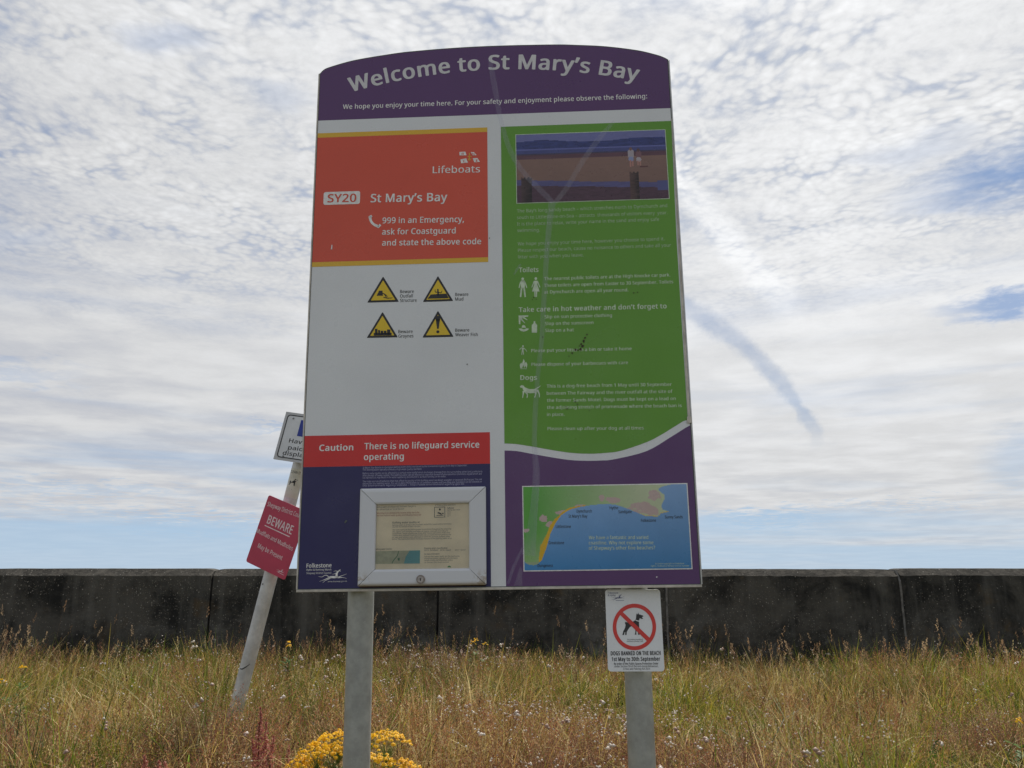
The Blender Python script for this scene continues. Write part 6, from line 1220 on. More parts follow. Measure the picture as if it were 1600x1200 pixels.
# ------------------------------------------------------------------ leaning post with two signs
def leaning():
    Y = 4.50
    def at(px, py, y): d = ray(px, py); return EYE + d * (y / d[1])
    pts = [at(420, 911, Y), at(375.5, 1082, Y)]
    dirv = pts[0] - pts[1]; dirv /= np.linalg.norm(dirv)
    base = pts[1] - dirv * 0.42; base_e = pts[1] - dirv * 0.36
    top = pts[1] + dirv * 1.72
    root = bpy.data.objects.new('leaning_post', None); COL.objects.link(root); root.location = Vector(base_e)
    tag(root, 'pale round metal post leaning to the right in the grass behind the board', 'post')
    R_ = 0.0365
    cyl('pole', base - base_e, top - base_e, R_, GALV2, root, rings=6)
    # sticker wrapped round the front of the pole
    ax = Vector(dirv); side = ax.cross(Vector((0, 1, 0))).normalized() ; front = side.cross(ax).normalized()
    if front.y > 0: front = -front
    if side.x < 0: side = -side
    def wrap(poly, s0, r, sub=1):
        return [tuple(Vector(dirv) * v + (side * math.sin(u / R_) + front * math.cos(u / R_)) * r for _ in (0,))[0] + Vector(o0) for u, v in poly]
    o0 = Vector(pts[0] - base_e)
    def alongpx(px, py): P = at(px, py, Y); return float((P - pts[0]) @ dirv)
    v1, v0 = alongpx(462, 733), alongpx(453, 778)
    ST = pmat('faded_sticker', (0.60, 0.60, 0.52), 0.5, var=0.08, vscale=30)
    V, F = [], []
    us = np.linspace(-0.045, 0.045, 13)
    for i, u in enumerate(us):
        V += wrap([(u, v0), (u, v1)], 0, R_ + 0.0006)
    F = [[2 * i, 2 * i + 2, 2 * i + 3, 2 * i + 1] for i in range(12)]
    st = link('sticker', mesh('sticker', V, F), ST, root)
    def wpoly(name, polys, mat):
        V, F = [], []
        for p in polys:
            n = len(V); V += wrap(p, 0, R_ + 0.0013); F.append(list(range(n, n + len(p))))
        link(name, mesh(name, V, F), mat, st)
    dog = [(-0.022, -0.010), (-0.016, 0.002), (0.004, 0.004), (0.010, 0.016), (0.014, 0.013), (0.026, 0.012), (0.016, 0.004), (0.013, -0.006), (0.014, -0.022), (0.009, -0.022), (0.006, -0.008), (-0.008, -0.008), (-0.016, -0.022), (-0.021, -0.022), (-0.014, -0.008)]
    vm_ = v0 + (v1 - v0) * 0.56
    wpoly('dog_symbol', [[(u - 0.002, v + vm_) for u, v in dog[::1]]], BLACK)
    v_, F_ = glyphs('CLEAN IT', 0.0, 1)
    s_ = 0.062 / v_[:, 0].max()
    V = wrap([(x * s_ - 0.034, y * 0.014 / CAP + v1 - 0.026) for x, y, _q in v_], 0, R_ + 0.0013)
    link('sticker_lettering', mesh('sticker_lettering', V, [list(f) for f in F_]), BLACK, st)
    wpoly('sticker_rule', [rc(-0.030, v1 - 0.006, 0.030, v1 - 0.0045), rc(-0.03, v0 + 0.004, 0.03, v0 + 0.006), rc(-0.018, vm_ - 0.036, 0.018, vm_ - 0.0345), rc(-0.014, vm_ - 0.044, 0.004, vm_ - 0.0425)], GREYINK)
    # bolt hole below the red sign, and a black scuff near the foot
    vh = alongpx(411, 912)
    wpoly('bolt_hole', [[(-0.022 + 0.004 * math.cos(a), vh + 0.005 * math.sin(a)) for a in np.linspace(0, 6.28, 11)[:-1]]], BLACK)
    vs = alongpx(381, 1043)
    wpoly('black_scuff', stroke([(-0.028, vs - 0.004), (-0.012, vs - 0.003), (0.006, vs + 0.012), (0.02, vs + 0.028)], [0.003, 0.006, 0.005, 0.002]), BLACK)

    # pay and display sign
    fr = Frame(-0.1434, 0.1559, -0.0756, (-1.1061, 4.42, 2.1949), 0.1351)
    fr = Frame(-0.1434, 0.1559, -0.0756, (-1.1061, 4.42, 2.1949), 0.1351)
    r2 = fr.empty('parking_sign')
    tag(r2, 'grey-edged white parking sign atop the leaning post, half hidden by the board', 'sign')
    w2, h2 = 0.1478, 0.1351
    prism(fr, 'sign_plate', rrect(-w2, -h2, w2, h2, 0.003), -0.003, 0.0, pmat('grey_sign_back', (0.50, 0.51, 0.52), 0.4), r2, 0.0006)
    L = 0.0005
    o, i = rrect(-w2 + .014, -h2 + .014, w2 - .014, h2 - .014, 0.018, 6), rrect(-w2 + .0195, -h2 + .0195, w2 - .0195, h2 - .0195, 0.0135, 6)
    flat(fr, 'sign_face', [o], pmat('cool_white_enamel', (0.66, 0.68, 0.70), 0.35), L, r2)
    n = len(o)
    flat(fr, 'border_line', [[o[k], o[(k + 1) % n], i[(k + 1) % n], i[k]] for k in range(n)], BLACK, 2 * L, r2)
    BLU = pmat('parking_blue', (0.012, 0.035, 0.30), 0.35)
    c_u = 0.0
    q0 = fr.uv(464.2, 681.3); q1 = fr.uv(470.4, 656.3)
    ub = (q0[0] + q1[0]) / 2
    flat(fr, 'parking_symbol', [rc(ub, q0[1], -ub, q1[1])], BLU, 2 * L, r2)
    v_, F_ = glyphs('P', 0.0, 3)
    hh = (q1[1] - q0[1]) * 0.72
    V = [fr.loc((x - v_[:, 0].mean()) * hh / CAP, y * hh / CAP + q0[1] + hh * 0.18, 3 * L) for x, y, _q in v_]
    link('symbol_letter', mesh('symbol_letter', V, [list(f) for f in F_]), SIGNW, r2)
    def line(px0, cap, s, px_end): 
        a = fr.uv(*px0); return (s, px0, px_end, cap, dict(bold=0.010))
    e1 = lambda x, y, dx: (x + dx, y + dx * 0.140)
    lettering(fr, [("Have you", (451, 691.2), e1(451, 691.2, 50), 6.4, dict(bold=0.016)), ("paid and", (449.6, 701.9), e1(449.6, 701.9, 48), 6.4, dict(bold=0.016)), ("displayed?", (441.2, 710.2), e1(441.2, 710.2, 57), 6.4, dict(bold=0.016))], BLACK, 2 * L, r2)
    for (x, y) in ((458.6, 654), (442.6, 713)):
        u, v = fr.uv(x, y); c0 = fr.loc(u, v, 0.001)
        cyl('screw', c0, (c0[0], c0[1] - 0.003, c0[2]), 0.0045, LKM, r2, n=12, smooth=False)
    prism(fr, 'clamp_band', rc(-0.05, -0.1, 0.05, -0.075), -0.03, -0.0031, ALU, r2)

    # red mud warning
    fr = Frame(0.04, 0.3645, -0.382, (-1.2311, 4.42, 1.6764), 0.1847)
    r3 = fr.empty('mud_warning_sign')
    tag(r3, 'tilted faded red sign warning of mudflats, on the leaning post left of the board', 'sign')
    w2, h2 = 0.1352, 0.1847
    CR = pmat('faded_crimson_enamel', (0.50, 0.048, 0.105), 0.38, var=0.06, vscale=9)
    prism(fr, 'sign_plate', rrect(-w2, -h2, w2, h2, 0.012), -0.003, 0.0, CR, r3, 0.0006)
    PK = pmat('pale_pink_ink', (0.80, 0.66, 0.70), 0.4, var=0.1, vscale=40)
    lettering(fr, [("Shepway District Council", (417.4, 790.4), (475, 811.6), 7.4, dict(bold=0.012)), ("Mudflats and Mudholes", (400.3, 831.6), (456.4, 860.6), 7.4, dict(bold=0.012)), ("May be Present", (402.2, 855.2), (440, 875.4), 7.8, dict(bold=0.012))], PK, L, r3)
    lettering(fr, [("BEWARE", (416.4, 817), (455.2, 835.2), 14.6, dict(bold=0.022))], PK, L, r3)
    flat(fr, 'underline', [[fr.uv(*q) for q in p] for p in stroke([(413.7, 820.8), (452.6, 838.8)], [1.5, 1.5])], PK, L, r3)
    flat(fr, 'horse_emblem', [[fr.uv(432.5 + (x - 300) * 0.0365 + (y - 875) * -0.008, 885.5 + (y - 875) * 0.045 + (x - 300) * 0.016) for x, y in p] for p in horse()] + [[fr.uv(*q) for q in ((434.5, 893.6), (443.5, 898.2), (443.3, 898.9), (434.3, 894.3))]], PK, L, r3)
    prism(fr, 'clamp_band', rc(-0.05, 0.10, 0.05, 0.125), -0.03, -0.0031, ALU, r3)
    prism(fr, 'clamp_band', rc(-0.05, -0.125, 0.05, -0.10), -0.03, -0.0031, ALU, r3)


LKM = pmat('dull_screw_metal', (0.22, 0.22, 0.21), 0.5, metal=0.6)
leaning()


# ------------------------------------------------------------------ vegetation
def leaf_mat(name, trans=0.36, rough=0.6):
    m, g, out = new_mat(name)
    col = g.n('ShaderNodeAttribute', attribute_name='col').outputs['Color']
    d = g.n('ShaderNodeBsdfDiffuse'); g.put(d.inputs[0], col)
    t = g.n('ShaderNodeBsdfTranslucent'); g.put(t.inputs[0], col)
    gl = g.n('ShaderNodeBsdfGlossy'); gl.inputs['Roughness'].default_value = 0.5; gl.inputs[0].default_value = (0.5, 0.5, 0.5, 1)
    a = g.n('ShaderNodeMixShader'); a.inputs[0].default_value = trans
    m.node_tree.links.new(d.outputs[0], a.inputs[1]); m.node_tree.links.new(t.outputs[0], a.inputs[2])
    b = g.n('ShaderNodeMixShader'); b.inputs[0].default_value = 0.05
    m.node_tree.links.new(a.outputs[0], b.inputs[1]); m.node_tree.links.new(gl.outputs[0], b.inputs[2])
    m.node_tree.links.new(b.outputs[0], out.inputs[0])
    return m


LEAF = leaf_mat('grass_leaf')


class Tris:
    def __init__(s): s.V, s.F, s.C, s.n = [], [], [], 0

    def add(s, V, F, C):
        """V (k,nv,3) F (nf,3) template, C (k,3) or (k,nv,3)"""
        k, nv = V.shape[:2]
        s.V.append(V.reshape(-1, 3)); off = s.n + np.arange(k) * nv
        s.F.append((F[None] + off[:, None, None]).reshape(-1, 3)); s.n += k * nv
        if C.ndim == 2: C = np.repeat(C[:, None], nv, 1)
        s.C.append(C.reshape(-1, 3))

    def build(s, name, mat, parent=None, origin=None):
        V = np.concatenate(s.V); F = np.concatenate(s.F); C = np.concatenate(s.C)
        if origin is not None: V = V - np.asarray(origin)
        me = bpy.data.meshes.new(name)
        me.vertices.add(len(V)); me.vertices.foreach_set('co', V.astype(np.float32).ravel())
        me.loops.add(F.size); me.loops.foreach_set('vertex_index', F.astype(np.int32).ravel())
        me.polygons.add(len(F)); me.polygons.foreach_set('loop_start', np.arange(0, F.size, 3, dtype=np.int32)); me.polygons.foreach_set('loop_total', np.full(len(F), 3, dtype=np.int32))
        me.update()
        at = me.attributes.new('col', 'FLOAT_COLOR', 'POINT')
        at.data.foreach_set('color', np.concatenate([np.clip(C, 0, 1), np.ones((len(C), 1))], 1).astype(np.float32).ravel())
        return link(name, me, mat, parent)


def blades(T, base, h, az, lean, wd, col, nseg=3, curl=1.7, tipcol=None):
    k = len(h)
    ts = np.linspace(0, 1, nseg + 1)
    dirx, diry = np.cos(az), np.sin(az)
    fa = rng.random(k) * 2 * np.pi; sx, sy = np.cos(fa), np.sin(fa)
    V = np.zeros((k, 2 * nseg + 1, 3)); C = np.zeros((k, 2 * nseg + 1, 3))
    for i, t in enumerate(ts):
        off = lean * h * t ** curl
        P = np.stack([base[:, 0] + dirx * off, base[:, 1] + diry * off, base[:, 2] + h * (t - 0.32 * lean * t ** 3)], 1)
        w = wd * (1 - t ** 2.2) * 0.5
        if i < nseg:
            V[:, 2 * i] = P - np.stack([sx * w, sy * w, 0 * w], 1); V[:, 2 * i + 1] = P + np.stack([sx * w, sy * w, 0 * w], 1)
        else: V[:, 2 * i] = P
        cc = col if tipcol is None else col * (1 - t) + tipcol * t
        C[:, 2 * i] = cc
        if i < nseg: C[:, 2 * i + 1] = cc
    F = []
    for i in range(nseg - 1): F += [[2 * i, 2 * i + 1, 2 * i + 3], [2 * i, 2 * i + 3, 2 * i + 2]]
    F.append([2 * nseg - 2, 2 * nseg - 1, 2 * nseg])
    T.add(V, np.array(F), C)
    off = lean * h
    return np.stack([base[:, 0] + dirx * off, base[:, 1] + diry * off, base[:, 2] + h * (1 - 0.32 * lean)], 1)


GREENS = np.array([(0.085, 0.150, 0.016), (0.165, 0.215, 0.022), (0.27, 0.25, 0.040), (0.040, 0.080, 0.012)])
STRAWS = np.array([(0.50, 0.37, 0.125), (0.37, 0.23, 0.070), (0.62, 0.50, 0.25), (0.22, 0.12, 0.040), (0.13, 0.068, 0.028)])


def scatter(n, y0=2.25, y1=WALL_Y - 0.03, k=0.72, c=0.9):
    y = y0 + (y1 - y0) * rng.random(n * 3); x = (rng.random(n * 3) * 2 - 1) * (k * y1 + c)
    ok = abs(x) < k * y + c
    x, y = x[ok][:n], y[ok][:n]
    return x, y


def patch(x, y):
    """how green (0..1) and how bushy the sward is at a place"""
    g = fbm(x * 0.9 + 3.1, y * 1.1 + 1.7, 31, 4)
    px = x / np.maximum(y, 1) * FPX + 800
    g = g + 0.19 * np.exp(-((px - 1400) / 190) ** 2) + 0.10 * np.exp(-((x + 2.3) / 1.0) ** 2) * np.exp(-((y - 6.2) / 1.2) ** 2) - 0.14 * np.exp(-((x - 0.9) / 1.0) ** 2) * (y < 4.6) - 0.05 * np.exp(-((x + 2.2) / 0.9) ** 2) * (y < 4.5)
    return np.clip((g - 0.40) / 0.14, 0, 1)


def veg_height(x, y): return 0.62 + 0.75 * fbm(x * 1.3 + 7, y * 1.3, 41, 3)


def build_grass():
    T = Tris()
    # tufts, each with its own kind, height, lean and tone
    NT_, PER = 3700, 48
    tx, ty = scatter(NT_)
    k = len(tx)
    g = patch(tx, ty)
    tg = np.clip(g * 0.95 + rng.normal(0, 0.22, k), 0.03, 0.97)         # share of green blades
    th = veg_height(tx, ty) * np.clip(rng.normal(0.98, 0.30, k), 0.4, 1.6)
    tt = 0.50 + 0.85 * rng.random(k)
    tr = 0.035 + 0.075 * rng.random(k)
    tz = rng.random(k) * 6.28
    tstraw = rng.choice(5, k, p=[.28, .26, .16, .18, .12]); tgreen = rng.choice(4, k, p=[.28, .36, .24, .12])
    i = np.repeat(np.arange(k), PER); n = len(i)
    a = rng.random(n) * 6.28; r = tr[i] * np.sqrt(rng.random(n)) * 1.5
    x = tx[i] + np.cos(a) * r; y = np.minimum(ty[i] + np.sin(a) * r, WALL_Y - 0.02)
    isg = rng.random(n) < tg[i]
    sc = np.where((rng.random(n) < 0.6), tstraw[i], rng.integers(0, 5, n)); gc = np.where((rng.random(n) < 0.6), tgreen[i], rng.integers(0, 4, n))
    col = np.where(isg[:, None], GREENS[gc], STRAWS[sc]) * (tt[i] * (0.7 + 0.6 * rng.random(n)))[:, None]
    h = (0.15 + 0.21 * rng.random(n)) * th[i] * np.where(isg, 1.08, 0.98) * np.clip((y - 2.2) / 1.2, 0.55, 1)
    out = 0.55
    az = np.arctan2(np.sin(a) * out + np.sin(tz[i]) * 0.6 + rng.normal(0, .35, n), np.cos(a) * out + np.cos(tz[i]) * 0.6 + rng.normal(0, .35, n))
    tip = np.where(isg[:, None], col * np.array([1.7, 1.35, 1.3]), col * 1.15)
    lean = 0.12 + 1.5 * rng.random(n) ** 1.5
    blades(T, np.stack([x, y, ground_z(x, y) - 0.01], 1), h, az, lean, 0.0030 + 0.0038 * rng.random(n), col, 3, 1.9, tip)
    # thatch: short matted dead blades
    x, y = scatter(26000)
    col = STRAWS[rng.choice(5, len(x))] * (0.35 + 0.4 * rng.random(len(x)))[:, None]
    blades(T, np.stack([x, y, ground_z(x, y) + 0.04], 1), 0.06 + 0.10 * rng.random(len(x)), rng.random(len(x)) * 6.28, 1.0 + 1.5 * rng.random(len(x)), 0.004 + 0.003 * rng.random(len(x)), col, 2)
    # outside the picture: grass carries on along the wall and round the sign
    x = (rng.random(16000) * 2 - 1) * 12; y = 1.2 + rng.random(16000) * 6.2
    ok = abs(x) > 0.72 * y + 0.7; x, y = x[ok], y[ok]
    col = np.where((rng.random(len(x)) < 0.5)[:, None], GREENS[rng.integers(0, 4, len(x))], STRAWS[rng.integers(0, 5, len(x))])
    blades(T, np.stack([x, y, ground_z(x, y)], 1), 0.15 + 0.25 * rng.random(len(x)), rng.random(len(x)) * 6.28, 0.6 + 0.5 * rng.random(len(x)), 0.008 + 0.004 * rng.random(len(x)), col, 3)
    # long bleached bent stems
    x, y = scatter(6500, 2.8)
    col = STRAWS[rng.choice([0, 2, 2, 2], len(x))] * (1.0 + 0.4 * rng.random(len(x)))[:, None]
    blades(T, np.stack([x, y, ground_z(x, y)], 1), (0.26 + 0.20 * rng.random(len(x))) * veg_height(x, y), rng.random(len(x)) * 6.28, 0.3 + 1.3 * rng.random(len(x)), 0.0028 + 0.0012 * rng.random(len(x)), col, 5, 2.4)
    # a few darker, taller green stems with the wall behind them
    x, y = scatter(2600, 6.2)
    ok = fbm(x * 1.4, y * 2, 91, 2) > 0.47; x, y = x[ok], y[ok]
    col = GREENS[rng.choice([0, 1, 3], len(x))] * (0.8 + 0.5 * rng.random(len(x)))[:, None]
    blades(T, np.stack([x, y, ground_z(x, y)], 1), 0.30 + 0.22 * rng.random(len(x)), rng.random(len(x)) * 6.28, 0.3 + 0.9 * rng.random(len(x)), 0.004 + 0.002 * rng.random(len(x)), col, 4, 2.0)
    tag(T.build('grass', LEAF), 'rough mixed green and straw-coloured long grass before the sea wall', 'grass', kind='stuff')


build_grass()


def panicles(T, x, y, h, col, spread, length, nsp, size, lean=None, stemw=0.0018, droop=0.0, stemcol=None):
    """thin stem carrying a head of nsp small spikelets"""
    k = len(x); base = np.stack([x, y, ground_z(x, y)], 1)
    az = rng.random(k) * 6.28; lean = 0.1 + 0.35 * rng.random(k) if lean is None else lean
    sc = col * 0.9 if stemcol is None else stemcol
    top = blades(T, base, h, az, lean, np.full(k, stemw), sc, 4, 2.2)
    ax = np.stack([np.cos(az) * lean * 0.9, np.sin(az) * lean * 0.9, np.ones(k)], 1); ax /= np.linalg.norm(ax, axis=1)[:, None]
    for j in range(nsp):
        t = j / nsp
        r = spread * (0.25 + 0.75 * np.sin(np.pi * min(1, 0.12 + t * 0.95)))
        a = rng.random(k) * 6.28; rr = r * np.sqrt(rng.random(k))
        c = top - ax * (length * (1 - t))[:, None] if hasattr(length, '__len__') else top - ax * (length * (1 - t))
        c = c + np.stack([np.cos(a) * rr, np.sin(a) * rr, -droop * rr], 1)
        s = size * (0.7 + 0.6 * rng.random(k))
        b = rng.random(k) * 6.28
        d1 = np.stack([np.cos(a) * 0.5, np.sin(a) * 0.5, np.full(k, 0.9)], 1) * s[:, None]
        d2 = np.stack([np.cos(b), np.sin(b), np.zeros(k)], 1) * s[:, None] * 0.32
        V = np.stack([c - d1 * .5, c + d2, c + d1 * .6, c - d2], 1)
        T.add(V, np.array([[0, 1, 2], [0, 2, 3]]), col * (0.75 + 0.5 * rng.random(k))[:, None])


def pick(n, fn, y0=2.6, y1=WALL_Y - 0.05):
    x, y = scatter(n, y0, y1); ok = rng.random(len(x)) < fn(x, y)
    return x[ok], y[ok]


def build_heads():
    T = Tris()
    # reddish-brown haze of spent bent grass
    dens = lambda x, y: np.clip(0.10 + 1.2 * (fbm(x * 1.1, y * 1.4, 61, 3) - 0.42) * 2 + 0.6 * np.exp(-((x - 0.8) / 1.3) ** 2) * (y < 4.8) + 0.4 * np.exp(-((x + 2.0) / 0.8) ** 2) * (y < 4.2) + 0.5 * np.exp(-((x - 0.1) / 0.9) ** 2) * (y > 5.5), 0.05, 1)
    x, y = pick(22000, dens)
    pal = np.array([(0.38, 0.155, 0.075), (0.48, 0.245, 0.115), (0.27, 0.10, 0.06), (0.56, 0.37, 0.20)])
    col = pal[rng.integers(0, 4, len(x))] * (0.8 + 0.4 * rng.random(len(x)))[:, None]
    panicles(T, x, y, (0.27 + 0.17 * rng.random(len(x))) * veg_height(x, y), col, 0.024, 0.09, 17, 0.0068)
    # pale straw soft heads, narrow
    x, y = pick(3600, lambda x, y: np.full(len(x), 0.8))
    col = STRAWS[rng.choice([0, 1, 2], len(x))]
    panicles(T, x, y, (0.28 + 0.18 * rng.random(len(x))) * veg_height(x, y), col, 0.006, 0.07, 14, 0.0085)
    # tall heads standing up against the wall
    x, y = pick(1500, lambda x, y: 0.2 + 0.8 * (fbm(x * 1.6, y, 71, 2) > 0.5), 5.8, WALL_Y - 0.06)
    col = np.array([(0.34, 0.22, 0.12), (0.42, 0.30, 0.18), (0.26, 0.16, 0.09)])[rng.integers(0, 3, len(x))]
    panicles(T, x, y, (0.26 + 0.40 * rng.random(len(x)) ** 1.9) * (0.6 + 0.8 * fbm(x * 2.2, y * 2, 77, 2)), col, 0.011, 0.080, 18, 0.0115)
    # denser dark bushy masses of spent stems
    pal = np.array([(0.20, 0.095, 0.060), (0.32, 0.165, 0.10), (0.14, 0.065, 0.045), (0.42, 0.27, 0.19)])
    for px, yy, rad, num, hgt in ((385, 4.15, 0.30, 620, 0.44), (350, 3.75, 0.26, 380, 0.40), (690, 6.5, 0.42, 560, 0.52), (760, 6.7, 0.40, 420, 0.46), (880, 6.6, 0.5, 380, 0.42), (1110, 3.6, 0.36, 620, 0.40), (860, 3.7, 0.40, 700, 0.40),
                                  (960, 3.9, 0.3, 380, 0.40), (1500, 4.3, 0.22, 300, 0.44), (60, 3.9, 0.4, 420, 0.40), (1020, 3.35, 0.30, 420, 0.36), (560, 4.4, 0.25, 200, 0.42)):
        a = rng.random(num) * 6.28; r = rad * np.sqrt(rng.random(num))
        x = (px - 800) / FPX * yy * 1.0 + np.cos(a) * r; y = yy + np.sin(a) * r * 0.8
        y = np.minimum(y, WALL_Y - 0.05)
        h = hgt * (0.75 + 0.35 * rng.random(num)) * (1 - 0.35 * (r / rad) ** 2)
        panicles(T, x, y, h, pal[rng.integers(0, 4, num)] * (0.8 + 0.4 * rng.random(num))[:, None], 0.030, 0.12, 20, 0.0064, lean=0.2 + 0.5 * rng.random(num), stemw=0.0024)
    tag(T.build('grass_seed_heads', LEAF), 'reddish brown and straw-coloured grass seed heads across the sward', 'seed heads', kind='stuff')
    # dark brown plantain spikes
    T = Tris()
    x, y = pick(330, lambda x, y: np.full(len(x), 0.8), 2.9)
    col = np.tile(np.array([(0.10, 0.055, 0.03)]), (len(x), 1)) * (0.7 + 0.8 * rng.random(len(x)))[:, None]
    panicles(T, x, y, 0.34 + 0.14 * rng.random(len(x)), col, 0.004, 0.045, 22, 0.0075, stemcol=np.tile(np.array([(0.16, 0.12, 0.06)]), (len(x), 1)))
    tag(T.build('plantain_spikes', LEAF), 'dark brown plantain seed spikes poking out of the grass', 'seed heads', kind='stuff')


build_heads()

OCT_V = np.array([(1, 0, 0), (0, 1, 0), (-1, 0, 0), (0, -1, 0), (0, 0, 0.8), (0, 0, -0.8)], float)
OCT_F = np.array([(0, 1, 4), (1, 2, 4), (2, 3, 4), (3, 0, 4), (1, 0, 5), (2, 1, 5), (3, 2, 5), (0, 3, 5)])


def puffs(T, c, r, col):
    k = len(c)
    V = c[:, None, :] + OCT_V[None] * r[:, None, None] * (0.75 + 0.5 * rng.random((k, 6, 1)))
    T.add(V, OCT_F, col)


def build_fluff():
    T = Tris()
    def dens(x, y):
        px = x / y * FPX + 800
        return np.clip(0.06 + 1.3 * (fbm(x * 1.2 + 4, y * 1.3, 81, 3) - 0.5) + 0.5 * np.exp(-((px - 900) / 170) ** 2) * (y < 4.6) + 0.45 * np.exp(-((px - 400) / 60) ** 2) * (y < 4.7) + 0.35 * np.exp(-((px - 1520) / 60) ** 2) * (y < 5) + 0.5 * np.exp(-((px - 720) / 80) ** 2) * (y > 5.6), 0.02, 1)
    x, y = pick(8000, dens, 2.75)
    k = len(x); h = (0.34 + 0.12 * rng.random(k)) * veg_height(x, y)
    stem = np.tile(np.array([(0.20, 0.12, 0.07)]), (k, 1))
    top = blades(T, np.stack([x, y, ground_z(x, y)], 1), h, rng.random(k) * 6.28, 0.1 + 0.4 * rng.random(k), np.full(k, 0.002), stem, 3)
    big = rng.random(k) < 0.10
    for j in range(5):
        m = np.ones(k, bool) if j < 2 else rng.random(k) < 0.55
        r = np.where(big, 0.0095, 0.0048)[m] * (0.6 + 0.7 * rng.random(m.sum()))
        c = top[m] + rng.normal(0, 1, (m.sum(), 3)) * np.where(big, 0.007, 0.011)[m][:, None]
        base = np.where((rng.random(m.sum()) < 0.55)[:, None], np.array([(0.76, 0.70, 0.63)]), np.array([(0.52, 0.38, 0.31)]))
        puffs(T, c, r, base * (0.8 + 0.35 * rng.random(m.sum()))[:, None])
    tag(T.build('white_fluffy_seed_heads', LEAF), 'tiny off-white fluffy flower and seed heads dotted through the grass', 'seed heads', kind='stuff')


build_fluff()


def place(px, py, y):
    d = ray(px, py); return EYE + d * (y / d[1])


PETAL = leaf_mat('yellow_petals', trans=0.38)

# ------------------------------------------------------------------ ragwort, dock, small flowers
def ragwort(label, domes, y, nfl, group=None, stems=True, ylw=None):
    """domes: (px, py, half width px, half height px) of each flat flower cluster"""
    cx = sum(d[0] for d in domes) / len(domes)
    b0 = place(cx, domes[0][1], y); base = np.array([b0[0], y + 0.05, float(ground_z(np.array([b0[0]]), np.array([y]))[0])])
    root = bpy.data.objects.new('ragwort_plant', None); COL.objects.link(root); root.location = Vector(base)
    tag(root, label, 'plant', group)
    for (px, py, hw, hh) in domes:
        c = place(px, py, y + random.uniform(-0.05, 0.1)); sc = y / FPX
        T = Tris(); G = Tris()
        n = max(6, int(nfl * (hw / 36) ** 1.3))
        a = rng.random(n) * 6.28; r = np.sqrt(rng.random(n))
        X = c[0] + np.cos(a) * r * hw * sc; Yy = c[1] + np.sin(a) * r * hw * sc * 0.9
        Z = c[2] + hh * sc * (1 - r ** 2) * 0.9 - hh * sc * 0.6 + rng.normal(0, 0.006, n)
        P = np.stack([X, Yy, Z], 1)
        # florets: eight ray petals tilted outwards and a raised disc
        nrm = np.stack([np.cos(a) * r * 0.6 + rng.normal(0, .25, n), np.sin(a) * r * 0.6 - 0.35 + rng.normal(0, .25, n), np.ones(n)], 1); nrm /= np.linalg.norm(nrm, axis=1)[:, None]
        t1 = np.cross(nrm, np.array([0, 1, 0.1])); t1 /= np.linalg.norm(t1, axis=1)[:, None]; t2 = np.cross(nrm, t1)
        R0 = 0.0092 * (0.75 + 0.4 * rng.random(n))
        m = 20; ang = np.arange(m) / m * 2 * np.pi
        V = np.zeros((n, m + 1, 3)); V[:, m] = P
        for i in range(m):
            rr = R0 * (1.0 if i % 2 == 0 else 0.52)
            V[:, i] = P + (t1 * np.cos(ang[i]) + t2 * np.sin(ang[i])) * rr[:, None] - nrm * 0.0015
        T.add(V, np.array([(i, (i + 1) % m, m) for i in range(m)]), np.tile(np.array([(0.97, 0.60, 0.004)]), (n, 1)) * (0.8 + 0.3 * rng.random(n))[:, None])
        m2 = 7; V = np.zeros((n, m2 + 1, 3)); V[:, m2] = P + nrm * 0.0035
        for i in range(m2):
            an = i / m2 * 6.283; V[:, i] = P + (t1 * math.cos(an) + t2 * math.sin(an)) * (R0 * 0.40)[:, None] + nrm * 0.0012
        T.add(V, np.array([(i, (i + 1) % m2, m2) for i in range(m2)]), np.tile(np.array([(0.88, 0.50, 0.005)]), (n, 1)))
        f = T.build('flower_cluster', PETAL, root, base)
        # green pedicels and main stem
        hub = np.array([c[0], c[1], c[2] - max(0.09, hh * sc * 1.6)])
        k = n // 2; sel = P[:k]
        V = np.zeros((k, 3, 3)); V[:, 0] = hub + rng.normal(0, 0.003, (k, 3)); V[:, 1] = V[:, 0] + np.array([0.002, 0.001, 0]); V[:, 2] = sel
        G.add(V, np.array([[0, 1, 2]]), np.tile(np.array([(0.10, 0.15, 0.03)]), (k, 1)))
        for s in (-1, 1):
            V = np.zeros((1, 4, 3)); w = 0.003
            V[0] = [base + [w * s, 0, 0], base + [0, w, 0], hub + [0, w, 0], hub + [w * s * .6, 0, 0]]
            G.add(V, np.array([[0, 1, 2], [0, 2, 3]]), np.array([(0.13, 0.13, 0.04)]))
        # ragged leaves
        nl = 60; tt = rng.random(nl) * 0.95
        q = base + (hub - base) * tt[:, None] ; an = rng.random(nl) * 6.28; L = 0.035 + 0.045 * rng.random(nl)
        dv = np.stack([np.cos(an), np.sin(an), 0.35 * np.ones(nl)], 1) * L[:, None]; sd = np.stack([-np.sin(an), np.cos(an), np.zeros(nl)], 1) * (L * 0.22)[:, None]
        V = np.stack([q, q + dv * .4 + sd, q + dv * .45 + sd * 0.2, q + dv * .7 + sd, q + dv, q + dv * .7 - sd, q + dv * .45 - sd * .2, q + dv * .4 - sd], 1)
        G.add(V, np.array([[0, 1, 7], [1, 2, 7], [2, 6, 7], [2, 3, 6], [3, 5, 6], [3, 4, 5]]), np.tile(np.array([(0.08, 0.14, 0.03)]), (nl, 1)) * (0.7 + 0.6 * rng.random(nl))[:, None])
        G.build('leafy_stem', LEAF, root, base)


